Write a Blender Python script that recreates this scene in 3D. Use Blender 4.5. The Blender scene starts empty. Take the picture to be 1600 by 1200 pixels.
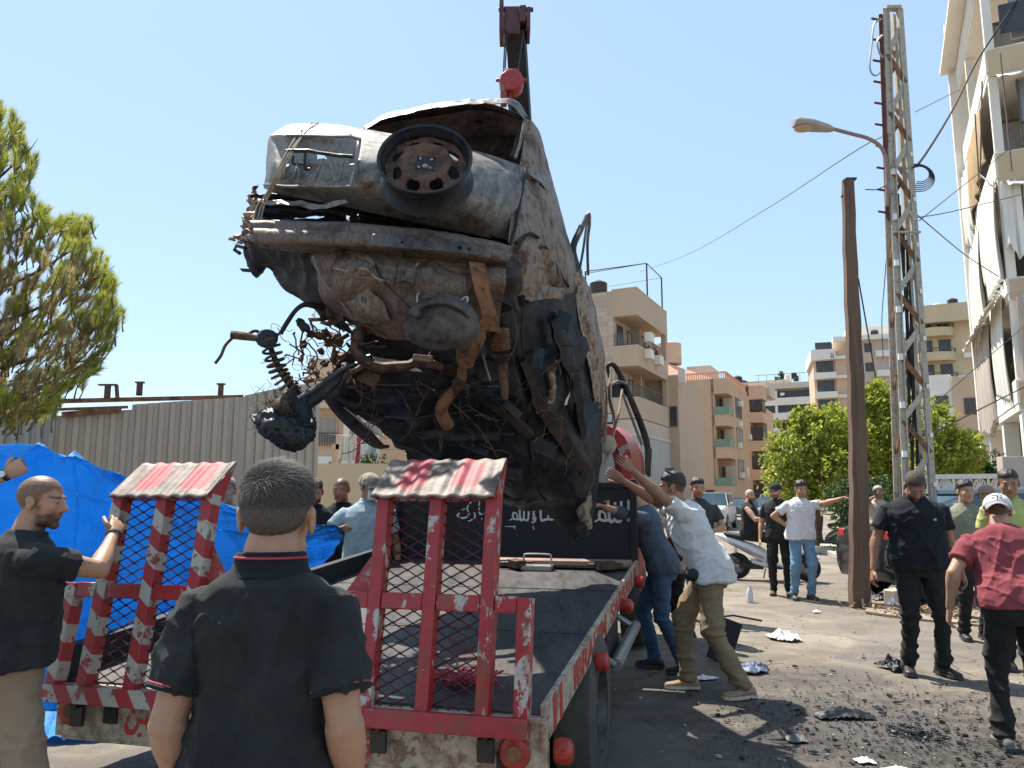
import bpy, math, random
import numpy as np
from mathutils import Vector, Matrix
random.seed(7); rng = np.random.default_rng(7)
PI = math.pi
rad = math.radians
C = bpy.context.scene.collection
scene = bpy.context.scene

# ------------------------------------------------------------------ camera
FPX, CAMH, PITCH = 1200.0, 1.6, rad(8.3)
cam_d = bpy.data.cameras.new('camera'); cam = bpy.data.objects.new('camera', cam_d); C.objects.link(cam)
cam_d.sensor_fit = 'HORIZONTAL'; cam_d.sensor_width = 36.0; cam_d.lens = 36.0 * FPX / 1600.0
cam_d.clip_start = 0.05; cam_d.clip_end = 6000
cam.location = (0, 0, CAMH); cam.rotation_euler = (PI / 2 + PITCH, 0, 0)
scene.camera = cam

# ------------------------------------------------------------------ light
SUN_EL, SUN_AZ = rad(60), rad(-38)          # azimuth measured from +Y towards +X: sun ahead and to the left
sun_dir = Vector((math.sin(SUN_AZ) * math.cos(SUN_EL), math.cos(SUN_AZ) * math.cos(SUN_EL), math.sin(SUN_EL)))
world = bpy.data.worlds.new('World'); scene.world = world; world.use_nodes = True
wn = world.node_tree.nodes; wl = world.node_tree.links
bg = wn['Background']; sky = wn.new('ShaderNodeTexSky'); sky.sky_type = 'NISHITA'; sky.sun_disc = False
sky.sun_elevation = SUN_EL; sky.sun_rotation = SUN_AZ; sky.air_density = 1.0; sky.dust_density = 0.35; sky.ozone_density = 1.0
sky.altitude = 0
hz = wn.new('ShaderNodeMix'); hz.data_type = 'RGBA'; hz.inputs[0].default_value = .58; hz.inputs[7].default_value = (3.05, 4.3, 5.5, 1)      # summer haze evens the sky out
wl.new(sky.outputs[0], hz.inputs[6]); wl.new(hz.outputs[2], bg.inputs[0]); bg.inputs[1].default_value = 0.105
sl = bpy.data.lights.new('sun', 'SUN'); sl.energy = 4.9; sl.angle = rad(0.5); sl.color = (1.0, 0.935, 0.83)
so = bpy.data.objects.new('sun', sl); C.objects.link(so); so.rotation_euler = sun_dir.to_track_quat('Z', 'Y').to_euler()
so.location = (0, 0, 40)
scene.view_settings.view_transform = 'Standard'; scene.view_settings.look = 'None'
scene.view_settings.exposure = 0.95; scene.view_settings.gamma = 1.0
scene.render.film_transparent = False
try:
    scene.cycles.max_bounces = 6; scene.cycles.transparent_max_bounces = 12; scene.cycles.diffuse_bounces = 3
    scene.cycles.glossy_bounces = 3; scene.cycles.caustics_reflective = False; scene.cycles.caustics_refractive = False
except Exception: pass

# ------------------------------------------------------------------ where a sight line meets a depth or a height
def ray(px, py):
    u = (px - 800) / FPX; v = (600 - py) / FPX; c, s = math.cos(PITCH), math.sin(PITCH)
    return Vector((u, c - v * s, s + v * c))
def W(px, py, Y):
    d = ray(px, py); return Vector((0, 0, CAMH)) + d * (Y / d.y)
def G(px, py, z=0.0):
    d = ray(px, py); return Vector((0, 0, CAMH)) + d * ((z - CAMH) / d.z)
def Hit(px, py, p0, n):
    d = ray(px, py); o = Vector((0, 0, CAMH)); return o + d * ((Vector(p0) - o).dot(Vector(n)) / d.dot(Vector(n)))

# ------------------------------------------------------------------ numpy noise
def _h(ix, iy, iz, seed=0):
    n = (ix.astype(np.int64) * 374761393 + iy.astype(np.int64) * 668265263 + iz.astype(np.int64) * 2147483647 + seed * 1274126177) & 0xffffffff
    n = ((n ^ (n >> 13)) * 1274126177) & 0xffffffff
    n = (n ^ (n >> 16)) & 0xffffffff
    return n / 4294967295.0
def vnoise(P, seed=0):
    P = np.asarray(P, dtype=float); I = np.floor(P); f = P - I; f = f * f * (3 - 2 * f)
    x, y, z = I[:, 0], I[:, 1], I[:, 2]; r = 0
    for dx in (0, 1):
        for dy in (0, 1):
            for dz in (0, 1):
                w = (f[:, 0] if dx else 1 - f[:, 0]) * (f[:, 1] if dy else 1 - f[:, 1]) * (f[:, 2] if dz else 1 - f[:, 2])
                r = r + w * _h(x + dx, y + dy, z + dz, seed)
    return r * 2 - 1
def fbm(P, oct=3, seed=0):
    P = np.asarray(P, dtype=float); a = 1.0; r = 0
    for o in range(oct):
        r = r + a * vnoise(P * (2 ** o), seed + o); a *= .5
    return r

# ------------------------------------------------------------------ mesh builder
class MB:
    def __init__(s): s.v = []; s.f = []; s.m = []; s.mi = 0
    def add(s, vs, fs, mi=None):
        b = len(s.v); s.v.extend([tuple(p) for p in vs]); k = s.mi if mi is None else mi
        for f in fs: s.f.append(tuple(i + b for i in f)); s.m.append(k)
    def box(s, c, size, R=None, mi=None):
        hx, hy, hz = size[0] / 2, size[1] / 2, size[2] / 2; c = Vector(c); vs = []
        for z in (-hz, hz):
            for x, y in ((-hx, -hy), (hx, -hy), (hx, hy), (-hx, hy)):
                p = Vector((x, y, z)); vs.append(c + (R @ p if R else p))
        s.add(vs, [(3, 2, 1, 0), (4, 5, 6, 7), (0, 1, 5, 4), (1, 2, 6, 5), (2, 3, 7, 6), (3, 0, 4, 7)], mi)
    def beam(s, a, b, w, h, up=(0, 0, 1), mi=None):
        a = Vector(a); b = Vector(b); d = b - a
        if d.length < 1e-6: return
        L = d.length; d.normalize(); up = Vector(up); x = d.cross(up)
        if x.length < 1e-4: x = d.cross(Vector((0, 1, 0)))
        x.normalize(); z = x.cross(d); R = Matrix((x, d, z)).transposed()
        s.box((a + b) / 2, (w, L, h), R, mi)
    def rings(s, rings, cap=True, mi=None, closed=False):
        n = len(rings[0]); vs = [p for r in rings for p in r]; fs = []
        m = len(rings)
        for i in range(m if closed else m - 1):
            i2 = (i + 1) % m
            for j in range(n):
                a = i * n + j; b = i * n + (j + 1) % n; fs.append((a, b, i2 * n + (j + 1) % n, i2 * n + j))
        if cap and not closed:
            fs.append(tuple(range(n - 1, -1, -1))); fs.append(tuple((m - 1) * n + j for j in range(n)))
        s.add(vs, fs, mi)
    def tube(s, path, r, n=8, mi=None, cap=True, flat=1.0, ref=None, closed=False):
        path = [Vector(p) for p in path]; m = len(path)
        if not hasattr(r, '__len__'): r = [r] * m
        rs = []; prev = None
        for i, p in enumerate(path):
            if closed: d = path[(i + 1) % m] - path[i - 1]
            else: d = (path[min(i + 1, m - 1)] - path[max(i - 1, 0)])
            if d.length < 1e-9: d = Vector((0, 0, 1))
            d.normalize()
            if prev is None:
                t = Vector(ref) if ref else (Vector((0, 0, 1)) if abs(d.z) < .9 else Vector((1, 0, 0)))
            else: t = prev
            x = t - d * t.dot(d)
            if x.length < 1e-6: x = d.orthogonal()
            x.normalize(); prev = x; y = d.cross(x)
            rs.append([p + x * (math.cos(2 * PI * k / n) * r[i] * flat) + y * (math.sin(2 * PI * k / n) * r[i]) for k in range(n)])
        s.rings(rs, cap, mi, closed)
    def ell(s, c, r, R=None, nu=14, nv=9, mi=None):
        c = Vector(c); rs = []; 
        if not hasattr(r, '__len__'): r = (r, r, r)
        top = []; vs = []
        for i in range(1, nv):
            t = PI * i / nv
            ring = []
            for j in range(nu):
                a = 2 * PI * j / nu; p = Vector((r[0] * math.sin(t) * math.cos(a), r[1] * math.sin(t) * math.sin(a), r[2] * math.cos(t)))
                ring.append(c + (R @ p if R else p))
            rs.append(ring)
        vs = [p for q in rs for p in q]; fs = []
        for i in range(len(rs) - 1):
            for j in range(nu):
                fs.append((i * nu + j, (i + 1) * nu + j, (i + 1) * nu + (j + 1) % nu, i * nu + (j + 1) % nu))
        t0 = Vector((0, 0, r[2])); vs.append(c + (R @ t0 if R else t0)); vs.append(c - (R @ t0 if R else t0)); a = len(vs) - 2
        for j in range(nu):
            fs.append((a, j, (j + 1) % nu)); b = (len(rs) - 1) * nu; fs.append((a + 1, b + (j + 1) % nu, b + j))
        s.add(vs, fs, mi)
    def disc(s, c, n, r, seg=20, th=.01, mi=None, r2=None):
        c = Vector(c); n = Vector(n).normalized(); x = n.orthogonal().normalized(); y = n.cross(x); r2 = r if r2 is None else r2
        s.rings([[c + x * math.cos(2 * PI * k / seg) * r + y * math.sin(2 * PI * k / seg) * r for k in range(seg)],
                 [c + n * th + x * math.cos(2 * PI * k / seg) * r2 + y * math.sin(2 * PI * k / seg) * r2 for k in range(seg)]], True, mi)
    def lathe(s, c, ax, prof, seg=28, mi=None, closed=False, cap=False):
        c = Vector(c); n = Vector(ax).normalized(); x = n.orthogonal().normalized(); y = n.cross(x)
        s.rings([[c + n * h + x * math.cos(2 * PI * k / seg) * r + y * math.sin(2 * PI * k / seg) * r for k in range(seg)] for r, h in prof], cap, mi, closed)
    def quad(s, a, b, c, d, mi=None): s.add([a, b, c, d], [(0, 1, 2, 3)], mi)
    def prism(s, pts, off, mi=None):
        n = len(pts); off = Vector(off); vs = [Vector(p) for p in pts] + [Vector(p) + off for p in pts]
        fs = [tuple(range(n)), tuple(range(2 * n - 1, n - 1, -1))] + [(i, i + n, (i + 1) % n + n, (i + 1) % n) for i in range(n)]
        s.add(vs, fs, mi)
    def grid(s, P, mi=None, keep=None):
        P = np.asarray(P); a, b = P.shape[:2]; fs = []
        for i in range(a - 1):
            for j in range(b - 1):
                if keep is None or keep[i, j]: fs.append((i * b + j, i * b + j + 1, (i + 1) * b + j + 1, (i + 1) * b + j))
        s.add([tuple(p) for p in P.reshape(-1, 3)], fs, mi)
    def mesh(s, name):
        me = bpy.data.meshes.new(name); me.from_pydata(s.v, [], s.f); 
        me.polygons.foreach_set('material_index', s.m); me.update(); return me

def smooth(me, ang=35):
    me.polygons.foreach_set('use_smooth', [True] * len(me.polygons))
    if ang < 180:
        try: me.set_sharp_from_angle(angle=rad(ang))
        except Exception: pass
def fixnorm(me):
    import bmesh
    bm = bmesh.new(); bm.from_mesh(me); bmesh.ops.recalc_face_normals(bm, faces=bm.faces); bm.to_mesh(me); bm.free()

def catm(pts, n):
    """Catmull-Rom resample of rows of numbers to n samples"""
    P = np.asarray(pts, dtype=float); m = len(P)
    if m == 2:
        t = np.linspace(0, 1, n)[:, None]; return P[0] * (1 - t) + P[1] * t
    out = []
    for q in np.linspace(0, m - 1, n):
        i = min(int(q), m - 2); t = q - i
        p0 = P[i - 1] if i > 0 else 2 * P[0] - P[1]; p1 = P[i]; p2 = P[i + 1]; p3 = P[i + 2] if i + 2 < m else 2 * P[-1] - P[-2]
        out.append(.5 * ((2 * p1) + (-p0 + p2) * t + (2 * p0 - 5 * p1 + 4 * p2 - p3) * t * t + (-p0 + 3 * p1 - 3 * p2 + p3) * t ** 3))
    return np.array(out)
def curve(pts, n): return [Vector(p) for p in catm([tuple(p) for p in pts], n)]

# ------------------------------------------------------------------ things and parts
def tag(o, label=None, cat=None, group=None, kind=None):
    if label: o['label'] = label
    if cat: o['category'] = cat
    if group: o['group'] = group
    if kind: o['kind'] = kind
    return o
def empty(name, loc, label=None, cat=None, group=None, rz=0):
    o = bpy.data.objects.new(name, None); C.objects.link(o); o.empty_display_size = .2; o.location = loc; o.rotation_euler = (0, 0, rz)
    return tag(o, label, cat, group)
def obj(name, mb, mats, parent=None, sm=35, world=True, label=None, bevel=0, solid=0, norm=False):
    me = mb if isinstance(mb, bpy.types.Mesh) else mb.mesh(name)
    if norm: fixnorm(me)
    if not isinstance(mats, (list, tuple)): mats = [mats]
    me.materials.clear()
    for m in mats: me.materials.append(m)
    if sm: smooth(me, sm)
    o = bpy.data.objects.new(name, me); C.objects.link(o)
    if parent is not None:
        o.parent = parent
        if world:
            if parent.type == 'EMPTY': o.location = tuple(-x for x in parent.location)
    if label: o['label'] = label
    if solid:
        md = o.modifiers.new('solid', 'SOLIDIFY'); md.thickness = solid; md.offset = 0
    if bevel:
        md = o.modifiers.new('bevel', 'BEVEL'); md.width = bevel; md.segments = 2; md.limit_method = 'ANGLE'; md.angle_limit = rad(40)
        md.harden_normals = False
    return o
def single(name, mb, mats, label, cat, group=None, kind=None, **k):
    return tag(obj(name, mb, mats, **k), label, cat, group, kind)
def structure(name, mb, mats, **k):
    o = obj(name, mb, mats, **k); o['kind'] = 'structure'; return o
def copy_tree(o, parent=None):
    c = o.copy(); C.objects.link(c); c.parent = parent
    for ch in list(o.children): copy_tree(ch, c)
    return c
# ------------------------------------------------------------------ materials
class NT:
    def __init__(s, name):
        s.mat = bpy.data.materials.new(name); s.mat.use_nodes = True; s.t = s.mat.node_tree; s.b = s.t.nodes['Principled BSDF']
        s.tc = s.t.nodes.new('ShaderNodeTexCoord'); s.co = s.tc.outputs['Object']
    def n(s, ty, **k):
        q = s.t.nodes.new(ty)
        for a, b in k.items(): setattr(q, a, b)
        return q
    def l(s, a, b): s.t.links.new(a, b)
    def mapv(s, scale=(1, 1, 1), rot=(0, 0, 0), src=None):
        m = s.n('ShaderNodeMapping'); m.inputs['Scale'].default_value = scale; m.inputs['Rotation'].default_value = rot
        s.l(src or s.co, m.inputs[0]); return m.outputs[0]
    def noise(s, scale, detail=4, rough=.6, src=None, dist=0):
        q = s.n('ShaderNodeTexNoise'); q.inputs['Scale'].default_value = scale; q.inputs['Detail'].default_value = detail
        q.inputs['Roughness'].default_value = rough; q.inputs['Distortion'].default_value = dist; s.l(src or s.co, q.inputs['Vector']); return q.outputs['Fac']
    def ramp(s, fac, stops, interp='LINEAR'):
        r = s.n('ShaderNodeValToRGB'); r.color_ramp.interpolation = interp; e = r.color_ramp.elements
        while len(e) < len(stops): e.new(.5)
        for i, (p, c) in enumerate(stops):
            e[i].position = p; e[i].color = (c, c, c, 1) if not hasattr(c, '__len__') else (c[0], c[1], c[2], 1)
        s.l(fac, r.inputs[0]); return r.outputs[0]
    def mix(s, fac, a, b, mode='MIX'):
        m = s.n('ShaderNodeMix', data_type='RGBA', blend_type=mode); 
        for sock, val in ((m.inputs[0], fac), (m.inputs[6], a), (m.inputs[7], b)):
            if hasattr(val, 'is_output'): s.l(val, sock)
            elif hasattr(val, '__len__'): sock.default_value = (val[0], val[1], val[2], 1)
            else: sock.default_value = val
        return m.outputs[2]
    def math(s, op, a, b=None):
        m = s.n('ShaderNodeMath', operation=op)
        for i, val in enumerate((a, b)):
            if val is None: continue
            if hasattr(val, 'is_output'): s.l(val, m.inputs[i])
            else: m.inputs[i].default_value = val
        return m.outputs[0]
    def bump(s, h, strength=.3, dist=.01):
        b = s.n('ShaderNodeBump'); b.inputs['Strength'].default_value = strength; b.inputs['Distance'].default_value = dist
        s.l(h, b.inputs['Height']); s.l(b.outputs[0], s.b.inputs['Normal']); return b
    def col(s, c):
        if hasattr(c, 'is_output'): s.l(c, s.b.inputs['Base Color'])
        else: s.b.inputs['Base Color'].default_value = (c[0], c[1], c[2], 1)
    def set(s, rough=None, metal=None, spec=None, sheen=None):
        if rough is not None:
            if hasattr(rough, 'is_output'): s.l(rough, s.b.inputs['Roughness'])
            else: s.b.inputs['Roughness'].default_value = rough
        if metal is not None: s.b.inputs['Metallic'].default_value = metal
        if spec is not None: s.b.inputs['Specular IOR Level'].default_value = spec
        if sheen is not None: s.b.inputs['Sheen Weight'].default_value = sheen
def sc(c, k): return tuple(x * k for x in c)
def basic(name, c, rough=.6, metal=0, var=.25, scale=6, bump=0, bscale=60, spec=.5, stretch=(1, 1, 1), sheen=None):
    t = NT(name); src = t.mapv(stretch) if stretch != (1, 1, 1) else None
    f = t.noise(scale, 5, .65, src)
    t.col(t.ramp(f, [(.25, sc(c, 1 - var)), (.75, sc(c, 1 + var))])); t.set(rough, metal, spec, sheen)
    if bump: t.bump(t.noise(bscale, 3, .6, src), .6, bump)
    return t.mat
def worn(name, c, under, amount=.42, scale=4, rough=.5, metal=0, rust=(.16, .07, .035), rustamt=.3, bump=.002, edge=.03, stretch=(1, 1, 1)):
    """paint with chips that show what is under it, and rusty dirt"""
    t = NT(name); src = t.mapv(stretch)
    f = t.noise(scale, 6, .72, src); base = t.ramp(t.noise(scale * 3, 4, .6, src), [(.3, sc(c, .8)), (.7, sc(c, 1.15))])
    m = t.ramp(f, [(1 - amount - edge, 0), (1 - amount, 1)])
    c1 = t.mix(m, base, under)
    r = t.ramp(t.noise(scale * 1.7, 7, .75, src), [(1 - rustamt - .12, 0), (1 - rustamt + .06, .85)])
    t.col(t.mix(r, c1, rust)); t.set(rough, metal)
    if bump: t.bump(t.noise(scale * 8, 4, .7), .5, bump)
    return t.mat
def fabric(name, c, var=.12, scale=9, weave=420, bump=.0012, rough=.92, sheen=.04):
    t = NT(name); f = t.noise(scale, 4, .6)
    col = t.ramp(f, [(.3, sc(c, 1 - var)), (.7, sc(c, 1 + var))]); t.col(col); t.set(rough, 0, .25, sheen)
    h = t.math('ADD', t.noise(weave, 1, .5), t.math('MULTIPLY', t.noise(14, 4, .6), 6.0)); t.bump(h, .5, bump)
    return t.mat
M = {}
# skin tones with beard, lips, brows and eye darkening kept in a colour attribute
def skin(name, c, hair=(.02, .014, .01)):
    t = NT(name); a = t.n('ShaderNodeAttribute', attribute_name='face'); sep = t.n('ShaderNodeSeparateColor'); t.l(a.outputs['Color'], sep.inputs[0])
    base = t.ramp(t.noise(18, 5, .6), [(.3, sc(c, .86)), (.7, sc(c, 1.1))])
    red = t.mix(t.ramp(t.noise(7, 2, .5), [(.4, 0), (.75, .3)]), base, (c[0] * 1.15, c[1] * .78, c[2] * .7))
    lip = t.mix(sep.outputs[1], red, (c[0] * .75, c[1] * .42, c[2] * .4))
    nb = t.ramp(t.noise(160, 3, .7), [(.3, .55), (.6, 1.0)])
    fb = t.math('MULTIPLY', sep.outputs[0], nb)
    t.col(t.mix(fb, lip, hair)); t.set(.52, 0, .4); t.b.inputs['Subsurface Weight'].default_value = 0.06; t.b.inputs['Subsurface Radius'].default_value = (.02, .008, .004)
    t.bump(t.noise(90, 4, .7), .35, .002); return t.mat
M['skin'] = skin('skin_olive', (.42, .235, .15)); M['skin_d'] = skin('skin_tan', (.31, .16, .10)); M['skin_l'] = skin('skin_fair', (.50, .30, .20))
M['hair_black'] = basic('hair_black', (.018, .014, .012), .55, var=.5, scale=40, bump=.004, bscale=150)
M['hair_brown'] = basic('hair_brown', (.05, .03, .02), .55, var=.5, scale=40, bump=.004, bscale=150)
M['hair_buzz'] = basic('hair_cropped', (.07, .05, .04), .9, var=.6, scale=110, bump=.002, bscale=240)
def greyhair():
    t = NT('hair_grey'); f = t.noise(900, 2, .7, t.mapv((1, 1, .12))); g = t.noise(9, 3, .6)
    t.col(t.mix(t.ramp(g, [(.35, .2), (.65, .8)]), t.ramp(f, [(.35, (.02, .016, .014)), (.7, (.16, .14, .125))]), t.ramp(f, [(.3, (.03, .02, .016)), (.75, (.21, .18, .16))]))); t.set(.68, 0, .25); return t.mat
M['hair_grey'] = greyhair()
M['hair_white'] = basic('hair_white', (.35, .33, .31), .7, var=.4, scale=50, bump=.003, bscale=150)
M['eye'] = basic('eye_white', (.38, .35, .32), .25, var=.02); M['iris'] = basic('iris_dark', (.02, .012, .008), .2, var=.02)

def burnt(name, stops, scale=3.2, rough=(.45, .85), bump=.006, metal=.35, stretch=(1, 1, 1)):
    t = NT(name); src = t.mapv(stretch)
    w = t.noise(scale, 8, .68, src, .6); f2 = t.noise(scale * 6, 6, .7, src)
    f = t.math('ADD', t.math('MULTIPLY', w, 1.25), t.math('MULTIPLY', f2, .65)); f = t.math('SUBTRACT', f, .45)  # dark eye and lash tone, with eye shadow painted into the colour
    c = t.ramp(f, stops)
    sp = t.ramp(t.noise(scale * 22, 3, .7), [(.60, 0), (.68, .75)]); c = t.mix(sp, c, (.02, .016, .014))
    t.col(c); t.l(t.ramp(f2, [(.3, rough[0]), (.7, rough[1])]), t.b.inputs['Roughness']); t.set(None, metal, .4)
    t.bump(t.math('ADD', t.noise(scale * 5, 6, .7), t.math('MULTIPLY', t.noise(scale * 30, 4, .7), .3)), .7, bump); return t.mat
K = (.010, .010, .012)
M['ash'] = burnt('burnt_panel_ash_grey', [(.22, (.035, .03, .028)), (.36, (.09, .08, .072)), (.47, (.18, .165, .15)), (.58, (.25, .235, .215)), (.70, (.16, .145, .13)), (.8, (.10, .07, .05))], 2.2, (.35, .6), .002, .3)
M['rustash'] = burnt('burnt_panel_rust_and_ash', [(.26, (.03, .022, .02)), (.38, (.13, .07, .045)), (.46, (.24, .155, .10)), (.54, (.36, .29, .23)), (.60, (.16, .085, .055)), (.68, (.07, .045, .035)), (.78, (.32, .26, .21))], 5.0, (.45, .8), .0015, .3, (1, 1, .5))
M['rust'] = burnt('burnt_rusty_metal', [(.3, (.022, .018, .017)), (.42, (.075, .040, .027)), (.55, (.15, .085, .055)), (.68, (.085, .05, .036)), (.8, (.22, .16, .12))], 4, (.5, .85), .002, .3)
M['char'] = burnt('charred_black_metal', [(.3, (.007, .009, .012)), (.5, (.018, .021, .027)), (.62, (.035, .034, .037)), (.72, (.065, .048, .04)), (.85, (.022, .026, .034))], 3, (.3, .65), .0025, .35)
M['charbrown'] = burnt('charred_brown_metal', [(.3, (.010, .009, .010)), (.45, (.030, .022, .020)), (.6, (.065, .042, .032)), (.75, (.035, .026, .023)), (.85, (.11, .08, .06))], 4, (.45, .8), .002, .35)
M['quarter'] = burnt('scorched_wing_panel', [(.12, (.022, .015, .013)), (.30, (.075, .042, .03)), (.42, (.14, .092, .065)), (.50, (.26, .205, .16)), (.58, (.19, .14, .105)), (.68, (.08, .045, .032)), (.9, (.03, .02, .018))], 3.6, (.4, .7), .0015, .3, (1, 1, .6))
M['valance'] = burnt('burnt_valance_metal', [(.22, (.025, .019, .018)), (.38, (.085, .058, .045)), (.5, (.17, .13, .11)), (.6, (.11, .07, .05)), (.72, (.24, .18, .145)), (.82, (.05, .035, .03))], 4.5, (.45, .8), .002, .3, (1, 1, .6))
M['orange_rust'] = burnt('orange_rusted_steel', [(.3, (.05, .028, .02)), (.5, (.21, .10, .05)), (.7, (.30, .155, .085)), (.85, (.13, .065, .04))], 6, (.6, .9), .003, .2)
M['greysteel'] = burnt('burnt_grey_steel', [(.3, (.03, .03, .033)), (.5, (.085, .08, .08)), (.68, (.14, .125, .115)), (.82, (.07, .05, .04))], 4, (.4, .7), .003, .5)

M['red'] = worn('red_paint_worn', (.34, .022, .026), (.42, .40, .36), .415, 7, .38, rustamt=.36, bump=.001, stretch=(1, 1, .7))
M['red2'] = worn('red_paint', (.36, .024, .030), (.3, .26, .22), .38, 6, .4, rustamt=.38, bump=.001)
M['cream'] = worn('cream_paint_rusty', (.46, .40, .31), (.2, .13, .09), .40, 6, .5, rustamt=.44, bump=.0015)
def plate_mat():
    t = NT('worn_corrugated_plate'); ao = t.n('ShaderNodeAttribute', attribute_name='paint'); f = t.noise(16, 6, .72)
    m = t.math('ADD', ao.outputs['Fac'], t.math('MULTIPLY', t.math('SUBTRACT', f, .5), 1.4)); m = t.ramp(m, [(.44, 0), (.54, 1)])
    g = t.ramp(t.noise(11, 7, .75), [(.36, (.06, .038, .03)), (.5, (.155, .115, .095)), (.64, (.27, .225, .195))])
    t.col(t.mix(m, g, t.ramp(t.noise(25, 4), [(.3, (.26, .03, .04)), (.7, (.42, .06, .075))]))); t.set(.62, .1); t.bump(f, .5, .003); return t.mat
M['plate'] = plate_mat()
def stripe_mat(name, axis, per, skew, a=(.34, .028, .032), b=(.40, .375, .32)):
    t = NT(name); sp = t.n('ShaderNodeSeparateXYZ'); t.l(t.co, sp.inputs[0])
    s = t.math('ADD', t.math('MULTIPLY', sp.outputs[2], axis[2]), t.math('ADD', t.math('MULTIPLY', sp.outputs[0], axis[0]), t.math('MULTIPLY', sp.outputs[1], axis[1])))
    fr = t.math('FRACT', t.math('DIVIDE', s, per)); m = t.ramp(fr, [(.49, 0), (.51, 1)])
    c = t.mix(m, a, b); ch = t.ramp(t.noise(9, 7, .75), [(.55, 0), (.59, 1)]); c = t.mix(ch, c, (.30, .03, .03))
    ch2 = t.ramp(t.noise(14, 7, .75), [(.57, 0), (.61, 1)]); c = t.mix(ch2, c, (.13, .07, .05)); t.col(c); t.set(.5); return t.mat
M['stripe'] = stripe_mat('red_and_white_hazard_stripes', (.8, 0, 1.0), .17, 0)
M['stripeh'] = stripe_mat('red_and_white_bar_stripes', (1.0, 0, .7), .16, 0)
M['deck'] = burnt('worn_steel_deck', [(.3, (.030, .028, .028)), (.45, (.055, .052, .052)), (.6, (.085, .078, .074)), (.7, (.085, .045, .04)), (.85, (.045, .045, .048))], 1.6, (.45, .75), .002, .4, (1, .25, 1))
M['black'] = basic('black_rubber', (.018, .018, .019), .75, var=.3, bump=.001)
M['blackpaint'] = basic('black_paint', (.009, .011, .015), .7, var=.4, scale=3)
M['darksteel'] = basic('dark_oily_steel', (.05, .04, .036), .55, .5, .5, 8, .002, 40)
M['steel'] = basic('galvanised_steel', (.36, .35, .33), .45, .7, .2, 10)
M['whitepaint'] = basic('white_paint', (.74, .74, .72), .4, 0, .05, 4)
M['signwhite'] = basic('hand_painted_white', (.62, .60, .56), .6, 0, .25, 30)
M['signred'] = basic('hand_painted_red', (.42, .035, .03), .6, 0, .3, 40)
M['lensred'] = basic('red_lamp_lens', (.35, .03, .02), .25, 0, .3, 20)
M['rubber_tyre'] = basic('dusty_tyre_rubber', (.07, .064, .057), .85, 0, .35, 9, .002, 40)
M['chrome'] = basic('bare_metal', (.55, .53, .5), .25, .9, .1, 10)
M['strap'] = basic('dirty_beige_webbing', (.34, .28, .20), .9, 0, .4, 12, .003, 90)
def glass(name, c=(.03, .04, .05), rough=.08):
    t = NT(name); t.col(t.ramp(t.noise(.8, 2), [(.3, sc(c, .7)), (.7, sc(c, 1.3))])); t.set(rough, 0, .9); return t.mat
M['glass'] = glass('window_glass'); M['carglass'] = glass('car_glass', (.04, .07, .09), .05); M['winddark'] = basic('dark_window_glass', (.05, .05, .052), .2, 0, .4, 1.2)
def tarp():
    t = NT('blue_tarpaulin'); f = t.noise(5, 5, .6); t.col(t.ramp(f, [(.3, (.04, .27, .60)), (.7, (.07, .42, .82))]))
    t.set(.42, 0, .5); h = t.math('ADD', t.noise(4.5, 6, .68, t.mapv((1, 1, 1.6)), .5), t.math('MULTIPLY', t.noise(300, 1), .05)); t.bump(h, .9, .05)
    tr = t.n('ShaderNodeBsdfTranslucent'); tr.inputs[0].default_value = (.03, .42, .9, 1); mx = t.n('ShaderNodeMixShader'); mx.inputs[0].default_value = .45
    out = t.t.nodes['Material Output']; t.l(t.b.outputs[0], mx.inputs[1]); t.l(tr.outputs[0], mx.inputs[2]); t.l(mx.outputs[0], out.inputs[0]); return t.mat
M['tarp'] = tarp()
def leafmat(name, a, b, tr=.45, br=None):
    t = NT(name); at = t.n('ShaderNodeAttribute', attribute_name='tint'); f = at.outputs['Fac']
    c = t.ramp(f, [(0, a), (.8, b)] + ([(1, br)] if br else [])); t.col(c); t.set(.55, 0, .4)
    td = t.n('ShaderNodeBsdfTranslucent'); t.l(t.mix(.5, c, (b[0] * 1.4, b[1] * 1.4, b[2] * .6)), td.inputs[0]); mx = t.n('ShaderNodeMixShader'); mx.inputs[0].default_value = tr
    out = t.t.nodes['Material Output']; t.l(t.b.outputs[0], mx.inputs[1]); t.l(td.outputs[0], mx.inputs[2]); t.l(mx.outputs[0], out.inputs[0]); return t.mat
M['leaf'] = leafmat('ficus_leaves', (.09, .13, .02), (.32, .36, .06), .5, (.48, .50, .13))
M['leafdark'] = leafmat('dark_leaves', (.012, .035, .012), (.04, .09, .025), .3)
M['needle'] = leafmat('pine_needles', (.17, .18, .05), (.42, .44, .09), .35)
M['needledry'] = leafmat('dry_pine_needles', (.26, .20, .11), (.52, .42, .24), .35)
M['bark'] = basic('tree_bark', (.12, .085, .06), .9, 0, .4, 12, .01, 30)
def facade(name, c, var=.10, stain=.25, rough=.85, bump=.004, dirt=(.35, .3, .25)):
    t = NT(name); f = t.noise(.7, 6, .65); base = t.ramp(f, [(.3, sc(c, 1 - var)), (.7, sc(c, 1 + var))])
    st = t.ramp(t.noise(1.3, 6, .7, t.mapv((1, 1, .18))), [(.50, 0), (.78, stain)]); t.col(t.mix(st, base, (c[0] * .55, c[1] * .5, c[2] * .45))); t.set(rough, 0, .2)
    t.bump(t.noise(25, 4, .7), .4, bump); return t.mat
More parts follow.
